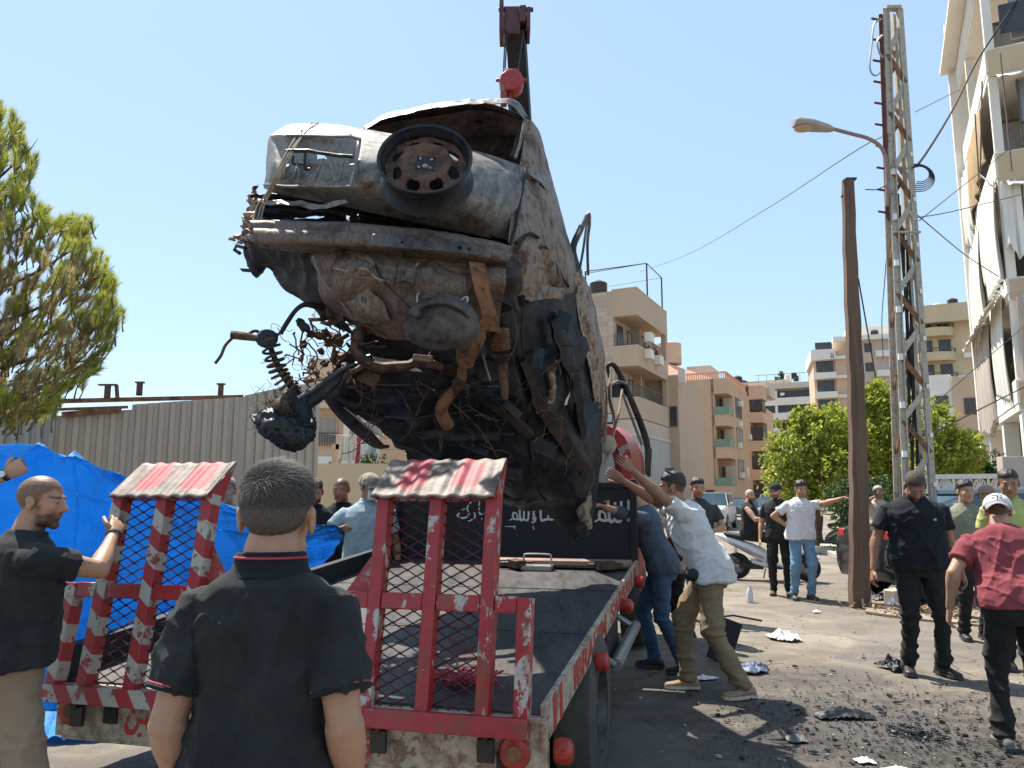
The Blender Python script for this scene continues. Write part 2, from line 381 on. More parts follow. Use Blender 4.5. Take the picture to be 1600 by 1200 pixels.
# ------------------------------------------------------------------ ground
def asphalt():
    t = NT('dusty_worn_asphalt'); sp = t.n('ShaderNodeSeparateXYZ'); t.l(t.co, sp.inputs[0])
    big = t.noise(.35, 5, .6); mid = t.noise(2.2, 7, .7); fine = t.noise(60, 4, .8)
    f = t.math('SUBTRACT', t.math('ADD', t.math('MULTIPLY', big, .8), t.math('ADD', t.math('MULTIPLY', mid, .7), t.math('MULTIPLY', fine, .5))), .5)
    c = t.ramp(f, [(.25, (.10, .082, .066)), (.45, (.19, .158, .125)), (.6, (.265, .225, .18)), (.78, (.33, .285, .23))])
    # soot and spilled oil where the car burned: round patch, broken edge
    dx = t.math('MULTIPLY', t.math('SUBTRACT', sp.outputs[0], 2.6), .42); dy = t.math('MULTIPLY', t.math('SUBTRACT', sp.outputs[1], 5.3), .36)
    dd = t.math('SQRT', t.math('ADD', t.math('MULTIPLY', dx, dx), t.math('MULTIPLY', dy, dy)))
    e = t.math('SUBTRACT', t.math('ADD', dd, t.math('MULTIPLY', t.noise(1.6, 8, .72), 1.8)), 1.05)
    soot = t.ramp(e, [(.0, .93), (.35, .72), (.75, .28), (1, 0)])
    spots = t.ramp(t.noise(9, 8, .8), [(.42, 0), (.54, 1)]); soot2 = t.math('MULTIPLY', soot, t.math('ADD', .6, t.math('MULTIPLY', spots, .4)))
    c = t.mix(soot2, c, (.022, .020, .020))
    dv = t.n('ShaderNodeTexVoronoi', feature='DISTANCE_TO_EDGE'); dv.inputs['Scale'].default_value = .45; wv = t.n('ShaderNodeVectorMath', operation='ADD'); nv_ = t.n('ShaderNodeTexNoise'); nv_.inputs['Scale'].default_value = 1.3; nv_.inputs['Detail'].default_value = 8; t.l(t.co, nv_.inputs['Vector']); t.l(nv_.outputs['Color'], wv.inputs[0]); t.l(t.co, wv.inputs[1]); t.l(wv.outputs[0], dv.inputs['Vector'])
    crack = t.ramp(dv.outputs['Distance'], [(0, .8), (.006, .55), (.014, 0)]); crack = t.math('MULTIPLY', crack, t.ramp(t.noise(.6, 3), [(.46, 0), (.56, 1)])); c = t.mix(crack, c, (.04, .035, .03))
    pt = t.ramp(t.noise(.28, 2, .4), [(.54, 0), (.555, .45)]); c = t.mix(pt, c, (.13, .118, .105)); oil = t.ramp(t.noise(.9, 6, .7), [(.60, 0), (.70, .6)]); c = t.mix(oil, c, (.07, .06, .052))
    wet = t.math('MULTIPLY', t.ramp(t.noise(.55, 3, .5), [(.56, 0), (.60, .6)]), t.ramp(t.math('DIVIDE', sp.outputs[1], 20.0), [(.38, 1), (.75, 0)])); c = t.mix(wet, c, (.09, .08, .072))
    t.col(c); t.l(t.ramp(soot2, [(0, .9), (1, .6)]), t.b.inputs['Roughness']); t.set(None, 0, .35)
    t.bump(t.math('ADD', t.math('MULTIPLY', fine, .5), t.math('MULTIPLY', t.noise(260, 2, .8), .5)), .8, .012); return t.mat
M['asphalt'] = asphalt()
b = MB(); xs = np.concatenate([np.linspace(-3000, -60, 6), np.linspace(-50, 60, 56), np.linspace(70, 3000, 6)]); ys = np.concatenate([np.linspace(-60, -5, 4), np.linspace(-3, 60, 64), np.linspace(70, 4000, 8)])
X, Y = np.meshgrid(xs, ys); Z = fbm(np.stack([X.ravel() * .8, Y.ravel() * .8, X.ravel() * 0], 1), 2, 3).reshape(X.shape) * .012
b.grid(np.stack([X, Y, Z - .01], 2)); structure('ground', b, M['asphalt'], sm=180)
M['dust'] = basic('dusty_roadside_earth', (.27, .215, .16), .95, 0, .35, 3, .02, 30)
M['concrete'] = basic('pale_concrete', (.40, .36, .31), .9, 0, .2, 3, .004, 40)
b = MB(); P = []
poly = [(4.9, 11.0), (5.2, 10.4), (6.5, 9.2), (8, 7.5), (14, 6), (20, 12), (14, 17.5), (9.2, 17.4), (7.4, 14.6), (5.6, 12.4)]
b.prism([Vector((x, y, -.005)) for x, y in poly], (0, 0, .028)); structure('verge', b, M['dust'], norm=True)
b = MB(); b.prism([Vector(p) for p in ((7.6, 16.2, -.02), (9, 15.2, -.02), (30, 15.5, -.02), (30, 26, -.02), (9.5, 26, -.02))], (0, 0, .15)); structure('pavement', b, M['concrete'], norm=True, bevel=.02)
# ------------------------------------------------------------------ tow truck
TA = rad(14.5); tr_ = Vector((math.cos(TA), -math.sin(TA), 0)); th_ = Vector((math.sin(TA), math.cos(TA), 0)); R0 = Vector((.14, 3.216, 0))
TM = Matrix((tr_, th_, Vector((0, 0, 1)))).transposed()     # columns: right, forward, up
def TP(s, t, z): return R0 + tr_ * s + th_ * t + Vector((0, 0, z))
DS = .065
def TD(s, t, dz=0): return TP(s, t, .75 + DS * t + dz)
tilt = math.atan(DS); fwd_d = (th_ * math.cos(tilt) + Vector((0, 0, math.sin(tilt)))); up_d = tr_.cross(fwd_d)
DM = Matrix((tr_, fwd_d, up_d)).transposed()
truck = empty('tow_truck', TP(-1.18, 2.5, 0), 'red and cream flatbed tow truck with both loading ramps raised, carrying the burnt car', 'tow truck')
def tb(c, size, mb, mi=None): mb.box(TD(*c), size, DM, mi)

b = MB(); tb((-1.18, 1.97, -.03), (2.30, 3.96, .05), b)
for k in range(2): tb((-1.18, 1.3 + k * 1.3, -.0045), (2.28, .008, .012), b)      # plate joints
deck = obj('deck', b, M['deck'], truck, bevel=.003)
b = MB(); tb((-.012, 1.99, -.045), (.024, 4.02, .15), b); rail_r = obj('side_rail', b, M['cream'], truck, bevel=.003)
b = MB(); tb((-2.345, 1.99, 0.0), (.03, 4.02, .24), b); tb((-2.35, 1.99, .125), (.07, 4.02, .03), b); obj('side_rail', b, M['blackpaint'], truck, bevel=.003)
# painted letters on the right side rail (flat, red on cream)
def text_mesh(body, size, depth=.0015, font=None):
    cu = bpy.data.curves.new('lettering', 'FONT'); cu.body = body; cu.size = size; cu.extrude = depth; cu.align_x = 'LEFT'; cu.offset = size * .02
    o = bpy.data.objects.new('lettering', cu); C.objects.link(o); bpy.context.view_layer.update()
    dg = bpy.context.evaluated_depsgraph_get(); me = bpy.data.meshes.new_from_object(o.evaluated_get(dg)); bpy.data.objects.remove(o); bpy.data.curves.remove(cu); return me
def place_mesh(me, origin, xa, ya, sx=1, sy=1):
    xa = Vector(xa).normalized(); ya = Vector(ya).normalized(); za = xa.cross(ya)
    Mx = Matrix((xa * sx, ya * sy, za)).transposed().to_4x4(); Mx.translation = Vector(origin); me.transform(Mx); me.update(); return me
def textw(body, origin, xa, ya, height, width, mat, parent, name='lettering', depth=.0015):
    me = text_mesh(body, 1.0, depth); xs = [v.co.x for v in me.vertices]; ys = [v.co.y for v in me.vertices]
    x0, x1, y0, y1 = min(xs), max(xs), min(ys), max(ys)
    me.transform(Matrix.Translation((-x0, -y0, 0))); me.transform(Matrix.Diagonal((width / (x1 - x0), height / (y1 - y0), 1, 1)))
    place_mesh(me, origin, xa, ya); return obj(name, me, mat, parent, sm=0)
textw('IBRAHIM', TD(.0015, .62, -.105), fwd_d, up_d, .115, 1.15, M['signred'], truck)
textw('SABBAH', TD(.0015, 2.02, -.105), fwd_d, up_d, .115, 1.35, M['signred'], truck)
textw('0', TD(.0015, 3.5, -.105), fwd_d, up_d, .115, .25, M['signred'], truck)
b = MB()
for t0 in (.12, .26): b.box(TD(.0012, t0 + .03, -.045), (.003, .055, .148), DM)
obj('stripe', b, M['signred'], truck)
# rear beam, lamps, hinge springs
b = MB(); b.box(TP(-1.18, .02, .60), (2.36, .05, .22), TM); b.box(TP(-1.18, .05, .485), (2.30, .10, .02), TM); b.box(TP(-1.18, .0, .722), (2.36, .09, .025), TM)
beam = obj('rear_beam', b, M['cream'], truck, bevel=.004)
for s, z in ((-2.27, .61), (-.13, .59)):
    b = MB(); b.lathe(TP(s, -.006, z), -th_, [(.062, 0), (.066, .012), (.060, .022), (.055, .024)], 28, cap=True); l = obj('tail_lamp', b, M['lensred'], truck)
    b = MB(); b.lathe(TP(s, -.028, z), -th_, [(.034, 0), (.03, .007), (.012, .010)], 20, cap=True); obj('reflector', b, M['orange_rust'], l, world=False)
def coil(a, b_, r, turns, wr, seg=14, n=6):
    a = Vector(a); b_ = Vector(b_); d = (b_ - a); x = d.normalized().orthogonal().normalized(); y = d.normalized().cross(x); N = int(turns * seg)
    return [a + d * (i / N) + x * (math.cos(2 * PI * i / seg) * r) + y * (math.sin(2 * PI * i / seg) * r) for i in range(N + 1)]
for s0, s1 in ((-2.15, -1.98), (-1.96, -1.79), (-.62, -.45), (-.43, -.28)):
    b = MB(); b.tube(coil(TP(s0, -.045, .678), TP(s1, -.045, .678), .024, 11, .004), .0045, 5); b.tube([TP(s0 - .02, -.045, .678), TP(s1 + .02, -.045, .678)], .012, 8)
    obj('hinge_spring', b, M['darksteel'], truck)
for s in (-2.2, -1.72, -.7, -.24):
    b = MB(); b.box(TP(s, -.03, .675), (.02, .08, .085), TM); b.box(TP(s, -.05, .6), (.07, .02, .09), TM); obj('hinge_bracket', b, M['darksteel'], truck, bevel=.003)
b = MB(); b.box(TP(-.16, -.012, .555), (.09, .012, .06), TM); b.box(TP(-2.05, -.012, .60), (.075, .012, .07), TM); obj('rear_socket', b, M['black'], truck, bevel=.003)
for s, t, z in ((.035, .08, .60), (.035, 1.22, .72), (.035, 2.55, .84), (.03, 3.6, .9)):
    b = MB(); b.lathe(TP(s - .02, t, z - .02), tr_, [(.045, 0), (.052, .02), (.05, .06), (.03, .075)], 18, cap=True); obj('marker_lamp', b, M['lensred'], truck)
# hand strokes of writing, given as strokes in a local plane
def strokes(lst, origin, xa, ya, k, mat, parent, name='lettering'):
    xa = Vector(xa).normalized(); ya = Vector(ya).normalized(); za = xa.cross(ya); mb = MB(); lay = 0
    for st in lst:
        P = catm([(x, y, w) for x, y, w in st], max(6, len(st) * 5)) if len(st) > 2 else np.array(st, dtype=float)
        L, Rr = [], []; lay += 1
        for i, p in enumerate(P):
            d = P[min(i + 1, len(P) - 1)][:2] - P[max(i - 1, 0)][:2]; d = d / (np.linalg.norm(d) + 1e-9); nx, ny = -d[1], d[0]; w = max(p[2], .02) / 2
            L.append(Vector(origin) + xa * (p[0] + nx * w) * k + ya * (p[1] + ny * w) * k + za * (.0010 + .0003 * (lay % 5)))
            Rr.append(Vector(origin) + xa * (p[0] - nx * w) * k + ya * (p[1] - ny * w) * k + za * (.0010 + .0003 * (lay % 5)))
        for i in range(len(P) - 1): mb.quad(L[i], Rr[i], Rr[i + 1], L[i + 1])
    return obj(name, mb, mat, parent, sm=0)
# left group of red calligraphy (unit: 1 = letter height)
nsn = [[(-.95, .35, .06), (-1.12, -.05, .14), (-1.02, -.38, .26), (-.70, -.40, .24), (-.45, -.05, .14), (-.5, .28, .06)],
       [(-.52, .12, .14), (-.2, .10, .22), (.02, .1, .16), (.02, .38, .05)], [(.02, -.12, .12), (.25, -.08, .3), (.5, .10, .34), (.66, .4, .18), (.5, .42, .08), (.2, .1, .12), (-.02, -.02, .1)],
       [(.02, -.2, .1), (.6, -.22, .16), (.95, -.05, .1), (.98, .5, .05)], [(-.80, .62, .2), (-.72, .42, .2)], [(-.38, .95, .08), (-.28, .72, .12)], [(.1, .75, .06), (.42, 1.05, .09)], [(-.42, -.55, .2), (-.2, -.48, .16)]]
strokes(nsn, TP(-1.86, -.008, .575), tr_, (0, 0, 1), .095, M['signred'], beam) .location = (0, 0, 0)
nz = [[(-.62, -.52, .16), (-.2, -.45, .2), (.05, -.18, .26), (-.12, .05, .2), (-.40, -.02, .2), (-.30, .30, .16), (.1, .48, .16), (.55, .6, .08)], [(-.15, .8, .3), (-.05, .95, .2)], [(-.95, .3, .24), (-.85, .4, .2)], [(.5, -.42, .06), (.68, -.08, .22), (.85, .05, .06)], [(-.2, -1.1, .04), (-.05, -.8, .1)],
      [(-1.9, -.2, .22), (-1.4, -.3, .26), (-1.25, .5, .12)], [(-2.6, -.2, .2), (-2.2, -.3, .25), (-2.1, .1, .1)]]
strokes(nz, TP(-.76, -.008, .56), tr_, (0, 0, 1), .082, M['signred'], beam).location = (0, 0, 0)
# under frame
b = MB()
for s in (-.75, -1.61): b.beam(TP(s, .15, .55), TP(s, 6.4, .75), .09, .2)
for t in (.4, 1.2, 2.1, 3.0, 3.8): b.beam(TD(-.08, t, -.12), TD(-2.28, t, -.12), .06, .1)
b.beam(TP(-1.18, .5, .42), TP(-1.18, 2.6, .5), .16, .16); obj('chassis', b, M['darksteel'], truck)
def wheel(parent, c, ax, R, w, rimr, name='wheel', tyre='rubber_tyre', rim='steel', holes=0):
    ax = Vector(ax).normalized(); b = MB(); n_ = 36
    b.lathe(c, ax, [(rimr, -w / 2), (R * .9, -w / 2), (R * .975, -w * .42), (R, -w * .28), (R, w * .28), (R * .975, w * .42), (R * .9, w / 2), (rimr, w / 2)], n_, closed=True)
    t_ = obj(name, b, M[tyre], parent, world=(parent.type == 'EMPTY'))
    b = MB(); b.lathe(c, ax, [(rimr + .002, -w * .45), (rimr + .002, w * .47), (rimr * .93, w * .48), (rimr * .88, w * .25), (rimr * .55, w * .18), (rimr * .3, w * .34), (.01, w * .36)], n_)
    for k in range(6):
        a = 2 * PI * k / 6; x = ax.orthogonal().normalized(); y = ax.cross(x); b.disc(Vector(c) + ax * (w * .2) + (x * math.cos(a) + y * math.sin(a)) * rimr * .45, ax, rimr * .06, 8, .012)
    obj('rim', b, M[rim], t_, world=False); return t_
for s in (-.09, -2.27): wheel(truck, TP(s, 1.42, .41), tr_ if s > -1 else -tr_, .41, .22, .24, rim='greysteel')
for s in (-.36, -2.0): wheel(truck, TP(s, 1.42, .41), tr_ if s > -1 else -tr_, .41, .22, .24, rim='greysteel')
for s in (-.2, -2.16): wheel(truck, TP(s, 5.55, .42), tr_ if s > -1 else -tr_, .42, .24, .25)
b = MB(); b.tube([TP(-.02, 2.35, .45), TP(-.0, 3.6, .52)], .045, 12); b.tube([TP(-.02, 2.35, .45), TP(-.3, 2.4, .6)], .025, 8); b.tube([TP(-.0, 3.5, .52), TP(-.3, 3.5, .7)], .025, 8); obj('side_guard', b, M['steel'], truck)
b = MB(); b.box(TP(-.28, 2.7, .55), (.4, .75, .36), TM); obj('fuel_tank', b, M['blackpaint'], truck, bevel=.04)
b = MB(); b.prism([TP(-.02, 1.95, .72), TP(-.02, 2.05, .72), TP(-.02, 2.0, .28), TP(-.02, 1.93, .28)], tr_ * -.3); obj('mudflap', b, M['black'], truck)
# headboard with white calligraphy
hb = MB(); hb.box(TP(-1.18, 3.98, 1.33), (2.36, .05, .70), TM)
for s in (-.03, -2.33): hb.box(TP(s, 3.95, 1.36), (.06, .06, .78), TM)
hb.box(TP(-1.18, 3.97, 1.70), (2.38, .08, .05), TM); hbo = obj('headboard', hb, M['blackpaint'], truck, bevel=.004)
allah = [[(.95, .95, .12), (.93, .0, .14)], [(.62, .9, .12), (.60, .1, .13), (.45, -.02, .13), (.32, .1, .12), (.34, .85, .12)], [(.34, .1, .12), (.1, .0, .14), (.02, .9, .12)], [(.05, .05, .13), (-.2, .02, .12), (-.38, .12, .12), (-.36, .42, .12), (-.15, .35, .1), (-.1, .1, .1)], [(-.4, .08, .1), (-.62, -.05, .05)]]
shaa = [[(.0, .95, .13), (.02, .02, .14), (.25, .0, .14), (.45, .06, .14), (.47, .28, .08)], [(.45, .05, .13), (.72, .02, .14), (.74, .28, .08)], [(.74, .04, .12), (1.0, .04, .12), (1.04, .3, .06)], [(.42, .62, .12), (.44, .62, .12)], [(.6, .74, .12), (.62, .74, .12)], [(-.35, .30, .09), (-.48, .2, .1), (-.34, .1, .12), (-.42, -.12, .14), (-.6, -.18, .06)], [(-.5, .62, .08), (-.36, .5, .04)]]
dec = [[(-.9, -.42, .04), (-.2, -.44, .06)], [(-.35, -.38, .1), (-.25, -.6, .05)], [(.9, -.35, .05), (.95, -.6, .09)]]
def shift(l, dx, dy=0, k=1): return [[(x * k + dx, y * k + dy, w * k) for x, y, w in st] for st in l]
bark = [[(-1.0, .15, .10), (-1.15, -.05, .12), (-.7, -.2, .13), (-.35, .05, .12), (-.45, .5, .11), (-.15, .95, .1)], [(-.85, .35, .06), (-.6, .45, .08)], [(.05, .2, .1), (.1, -.15, .12), (-.25, -.38, .1), (-.4, -.36, .05)], [(.42, 1.1, .1), (.42, .15, .12), (.7, .12, .12), (1.05, .1, .12), (1.1, .35, .07)], [(.55, -.25, .12), (.62, -.25, .12)], [(1.3, .1, .12), (1.6, .1, .12), (1.65, .4, .06)], [(1.4, .65, .12), (1.42, .65, .12)], [(1.58, .65, .12), (1.6, .65, .12)]]
k = .15
def hp(px, py): return Hit(px, py, TP(0, 3.953, 0), th_)
strokes(allah + dec, hp(811, 812), tr_, (0, 0, 1), .15, M['signwhite'], hbo).location = (0, 0, 0)
strokes(shift(shaa, 0), hp(845, 812), tr_, (0, 0, 1), .15, M['signwhite'], hbo).location = (0, 0, 0)
strokes(shift(allah, 0), hp(950, 814), tr_, (0, 0, 1), .20, M['signwhite'], hbo).location = (0, 0, 0)
strokes(bark, hp(740, 805), tr_, (0, 0, 1), .14, M['signwhite'], hbo).location = (0, 0, 0)
# cab
def rrect(hw, z0, z1, r, n=5):
    pts = []
    for cx, cz, a0 in ((hw - r, z1 - r, 0), (-hw + r, z1 - r, 90), (-hw + .05, z0 + .05, 180), (hw - .05, z0 + .05, 270)):
        rr = r if cz > (z0 + z1) / 2 else .05
        for q in range(n + 1):
            a = rad(a0 + 90 * q / n); pts.append((cx + rr * math.cos(a), cz + rr * math.sin(a)))
    return pts
sc0 = -1.13; b = MB(); RR = []
for t, hw, z1, dz in ((4.62, 1.02, 2.30, 0), (5.3, 1.04, 2.36, 0), (6.2, 1.02, 2.30, 0), (6.55, 1.0, 1.75, 0), (6.62, .98, 1.3, 0)):
    RR.append([TP(sc0 + x, t, z) for x, z in rrect(hw, .72, z1, .3)])
b.rings(RR); obj('cab', b, M['red2'], truck, norm=True)
b = MB(); pr = rrect(.86, 1.05, 2.17, .26); b.prism([TP(sc0 + x, 4.615, z) for x, z in pr], th_ * -.03); wh = obj('cab_rear_panel', b, basic('dirty_white_panel', (.42, .41, .40), .6, 0, .2, 5), truck, norm=True)
b = MB()
pr0 = rrect(1.03, .9, 2.31, .31); pr1 = rrect(.93, .98, 2.22, .27)
for off in (0,): b.rings([[TP(sc0 + x, 4.60, z) for x, z in pr0], [TP(sc0 + x, 4.53, z) for x, z in pr0], [TP(sc0 + x, 4.53, z) for x, z in pr1], [TP(sc0 + x, 4.60, z) for x, z in pr1]], False, closed=True)
obj('cab_rear_trim', b, M['red2'], truck, norm=True)
for s in (-.35, -.72, -1.5, -1.9):
    b = MB(); b.box(TP(s, 4.62, 2.38), (.16, .08, .11), TM); lp = obj('work_lamp', b, M['blackpaint'], truck, bevel=.01)
    b = MB(); b.box(TP(s, 4.575, 2.38), (.13, .008, .085), TM); obj('lens', b, M['whitepaint'], lp, world=False)
b = MB()
for a, ln in ((20, .28), (50, .3), (80, .32), (110, .3), (140, .26)):
    o_ = TP(-.5, 4.582, 1.55); d = tr_ * math.cos(rad(a)) + Vector((0, 0, math.sin(rad(a)))); q = tr_ * -math.sin(rad(a)) + Vector((0, 0, math.cos(rad(a))))
    b.add([o_ + d * .08 + q * .012, o_ + d * .08 - q * .012, o_ + d * ln], [(0, 1, 2)])
obj('cab_panel_marking', b, M['signred'], truck, sm=0)
b = MB(); b.box(TP(-.06, 6.1, 2.0), (.06, .14, .3), TM); b.tube([TP(-.1, 6.1, 2.2), TP(-.02, 6.1, 2.15), TP(-.04, 6.1, 1.9)], .015, 6); obj('wing_mirror', b, M['blackpaint'], truck, bevel=.01)
# crane mast and boom
def box_beam_taper(mb, a, c, w0, h0, w1, h1, up):
    a = Vector(a); c = Vector(c); d = (c - a).normalized(); x = d.cross(Vector(up)).normalized(); z = x.cross(d)
    mb.rings([[p + x * (sx * w / 2) + z * (sz * h / 2) for sx, sz in ((-1, -1), (1, -1), (1, 1), (-1, 1))] for p, w, h in ((a, w0, h0), (c, w1, h1))])
mast = W(842, 640, 7.55); tip = W(806, 46, 5.75); elbow = Vector((mast.x, mast.y, 2.55))
b = MB(); b.box((mast.x, mast.y, 1.2), (.5, .45, .9), TM); b.tube([(mast.x, mast.y, 1.6), elbow], [.15, .13], 16); obj('crane_mast', b, M['red2'], truck, bevel=.01)
box_dir = (tip - elbow).normalized(); mid_ = elbow.lerp(tip, .55)
b = MB(); box_beam_taper(b, elbow - box_dir * .3, mid_, .24, .26, .22, .24, (0, 0, 1)); box_beam_taper(b, mid_ - box_dir * .3, tip, .17, .19, .15, .17, (0, 0, 1)); boom = obj('crane_boom', b, M['blackpaint'], truck, bevel=.006)
b = MB(); q = box_dir.cross(Vector((1, 0, 0))).normalized()
b.box(tip + Vector((-.03, 0, .02)), (.13, .2, .24)); b.box(tip + Vector((.055, -.02, .06)), (.055, .22, .14)); b.box(tip + Vector((-.115, -.02, .04)), (.035, .24, .27)); b.box(tip + Vector((.10, -.02, .02)), (.03, .24, .18))
b.tube([tip + Vector((-.14, -.08, .12)), tip + Vector((.14, -.08, .12))], .02, 8); obj('boom_head', b, basic('dark_red_faded_paint', (.10, .035, .04), .5, .2, .6, 9), truck, bevel=.006)
blk = W(799, 131, 5.55); b = MB()
b.lathe(blk + Vector((0, .07, 0)), (0, -1, 0), [(.085, 0), (.095, .02), (.095, .12), (.085, .14), (.02, .145)], 10, cap=True); b.box(blk + Vector((0, 0, .075)), (.12, .1, .05)); b.box(blk + Vector((-.06, 0, -.09)), (.05, .1, .16)); b.tube([blk + Vector((-.12, 0, .03)), blk + Vector((.12, 0, .03))], .015, 8)
hook = obj('hook_block', b, M['red2'], truck, bevel=.006)
b = MB()
for dx in (-.085, -.07, .06): b.tube([tip + Vector((dx, -.1, -.08)), blk + Vector((dx * .75, 0, .06))], .006, 5)
b.tube([blk + Vector((-.03, 0, -.1)), W(800, 190, 5.5)], .010, 6); obj('hoist_cable', b, M['darksteel'], truck)
# ------------------------------------------------------------------ ramps (parts of the truck)
RL = .17; rq = th_ * math.sin(RL) + Vector((0, 0, math.cos(RL))); rn = tr_.cross(rq) * -1       # rn points to the rear, towards the viewer
if rn.dot(th_) > 0: rn = -rn
RM = Matrix((tr_, -rn, rq)).transposed()
rp0 = TP(0, -.05, .72)
def RPt(s, w, o=0): return rp0 + tr_ * s + rq * w + rn * o
def make_ramp(name_s, posts, beams, mat_b, mat_h, platespan, patches, lab, gus):
    s_all = posts + beams; s_lo, s_hi = min(s_all), max(s_all)
    base = empty('loading_ramp', (0, 0, 0)); base.parent = truck; base.location = tuple(-x for x in truck.location); base['label'] = lab
    # the ramp is a part: an empty holding its own pieces one level down
    def bb(mb, s, w0, w1, wd=.058, dp=.075, o=0): mb.box(RPt(s, (w0 + w1) / 2, o), (wd, dp, w1 - w0), RM)
    for s in beams:
        b = MB(); bb(b, s, .0, .90); obj('upright', b, mat_b, base, world=False, bevel=.004)
    for s in posts:
        b = MB(); bb(b, s, -.03, .47); obj('upright', b, mat_b, base, world=False, bevel=.004)
    b = MB(); L = s_hi - s_lo + .06; b.box(RPt((s_lo + s_hi) / 2, -.025, .012), (L, .085, .075), RM); obj('bottom_bar', b, mat_h, base, world=False, bevel=.004)
    ss = sorted(s_all); b = MB()
    for a, c in zip(ss[:-1], ss[1:]): b.box(RPt((a + c) / 2, .44, 0), (c - a - .062, .06, .068), RM)
    obj('cross_bar', b, M['red'], base, world=False, bevel=.004)
    sb = sorted(beams); b = MB()
    for a, c in zip(sb[:-1], sb[1:]):
        x0, x1 = a + .028, c - .028; dw, dh = .092, .025; k = 0; w = .02
        while w < .89:
            pts = []; ph = k % 2; n_ = int((x1 - x0) / (dw / 2) * 3) + 2
            for i in range(n_ + 1):
                x = x0 + (x1 - x0) * i / n_; u = (x - x0) / dw * 2 + ph; tri = abs((u % 2) - 1)
                tri = tri * .7 + .3 * tri * tri * (3 - 2 * tri); pts.append(RPt(x, w + (tri - .5) * dh, -.02 + .002 * (k % 2)))
            b.tube(pts, .0032, 4, cap=False); w += dh * .98; k += 1
            if k % 2 == 0: pass
    obj('expanded_mesh', b, basic('dark_red_mesh_steel', (.09, .018, .022), .5, .3, .5, 9), base, world=False, sm=0)
    # corrugated end plate
    s0, s1 = platespan; nx, nz = 140, 14; P = np.zeros((nz, nx, 3)); paint = []
    for i in range(nz):
        for j in range(nx):
            u = j / (nx - 1); v = i / (nz - 1); s = s0 + (s1 - s0) * u
            cor = .0038 * math.cos(u * 2 * PI * 9) * (1 - abs(2 * v - .95) ** 6 * .8)
            o = .075 - .19 * v + cor; w = .875 + .205 * v + .004 * math.sin(u * 40)
            P[i, j] = RPt(s, w, o)
            m = 0
            for c0, c1 in patches: m = max(m, min(1, max(0, 1.35 - 2.2 * abs((u - (c0 + c1) / 2) / (c1 - c0)))) * (1 if v > .28 else max(0, (v - .1) / .18)) * (.85 if v > .8 else 1))
            paint.append(m * .8)
    b = MB(); b.grid(P); me = b.mesh('end_plate'); at = me.attributes.new('paint', 'FLOAT', 'POINT'); at.data.foreach_set('value', paint)
    obj('end_plate', me, M['plate'], base, world=False, sm=180, solid=.006)
    b = MB()
    for s in (s0 + .003, s1 - .003): b.prism([RPt(s, .875, .07), RPt(s, .875, -.05), RPt(s, 1.075, -.115)], tr_ * .006)
    b.box(RPt((s0 + s1) / 2, .895, -.02), (s1 - s0 - .012, .10, .03), RM); obj('plate_bracket', b, M['red2'], base, world=False)
    b = MB()
    for gs, sg in gus: b.prism([RPt(gs, .44, -.03), RPt(gs + sg * .15, .44, -.03), RPt(gs, .66, -.03)], rn * .006)
    if gus: obj('gusset', b, M['red2'], base, world=False, norm=True)
    return base
make_ramp('r', [-.092, -.92], [-.25, -.505, -.755], M['red'], M['red2'], (-.80, -.232), [(.12, .46), (.56, .90)], 'right loading ramp of solid worn red paint', [(-.79, -1)])
make_ramp('l', [-2.335, -1.5], [-2.165, -1.91, -1.66], M['stripe'], M['stripeh'], (-2.185, -1.635), [(.13, .46), (.57, .95)], 'left loading ramp with red and white striped uprights', [(-1.625, 1)])
# odds and ends lying on the deck
b = MB(); tb((-.62, 3.55, .05), (1.16, .07, .04), b); tb((-.62, 3.62, .035), (1.2, .06, .07), b); single('steel_bar', b, basic('scuffed_pink_steel', (.34, .22, .18), .5, .3, .4, 9), 'long scuffed reddish steel bar lying across the front of the deck', 'bar', bevel=.003)
b = MB(); b.tube(curve([TD(-.93, 3.45, .02), TD(-.93, 3.45, .11), TD(-.9, 3.45, .13), TD(-.72, 3.45, .13), TD(-.69, 3.45, .11), TD(-.69, 3.45, .02)], 20), .009, 6); b.box(TD(-.81, 3.45, .02), (.26, .12, .035), DM); single('tow_shackle', b, M['steel'], 'pale metal bow handle standing on the deck by the steel bar', 'shackle')
b = MB()
for k in range(60):
    a = rng.uniform(0, 2 * PI); x = TD(-.45 + rng.normal(0, .09), .30 + rng.normal(0, .05), .01); pts = [x]; d = Vector((math.cos(a), math.sin(a), rng.uniform(0, .8)))
    for q in range(5): pts.append(pts[-1] + d * .022); d = (d + Vector(rng.normal(0, .5, 3)) * .6).normalized(); d.z = min(d.z, .5); pts[-1].z = max(pts[-1].z, x.z - .01)
    b.tube(pts, rng.uniform(.003, .006), 4)
single('frayed_strap', b, basic('bright_red_strap', (.50, .05, .07), .6, 0, .3, 30), 'tangled heap of frayed red strap lying on the deck behind the right ramp', 'strap')
b = MB()
for k, (s, t, lb) in enumerate(((-1.0, 3.45, 'brown scrap piece lying left of the pale metal bow handle'), (-.22, 3.45, 'brown scrap piece lying at the right front corner of the deck'))):
    b = MB(); b.box(TD(s, t, .05), (.16, .10, .06), DM @ Matrix.Rotation(rng.uniform(-1, 1), 3, 'Z')); b.tube([TD(s - .15, t, .05), TD(s + .14, t + .02, .06)], .012, 6); single('scrap_metal', b, M['rust'], lb, 'scrap')

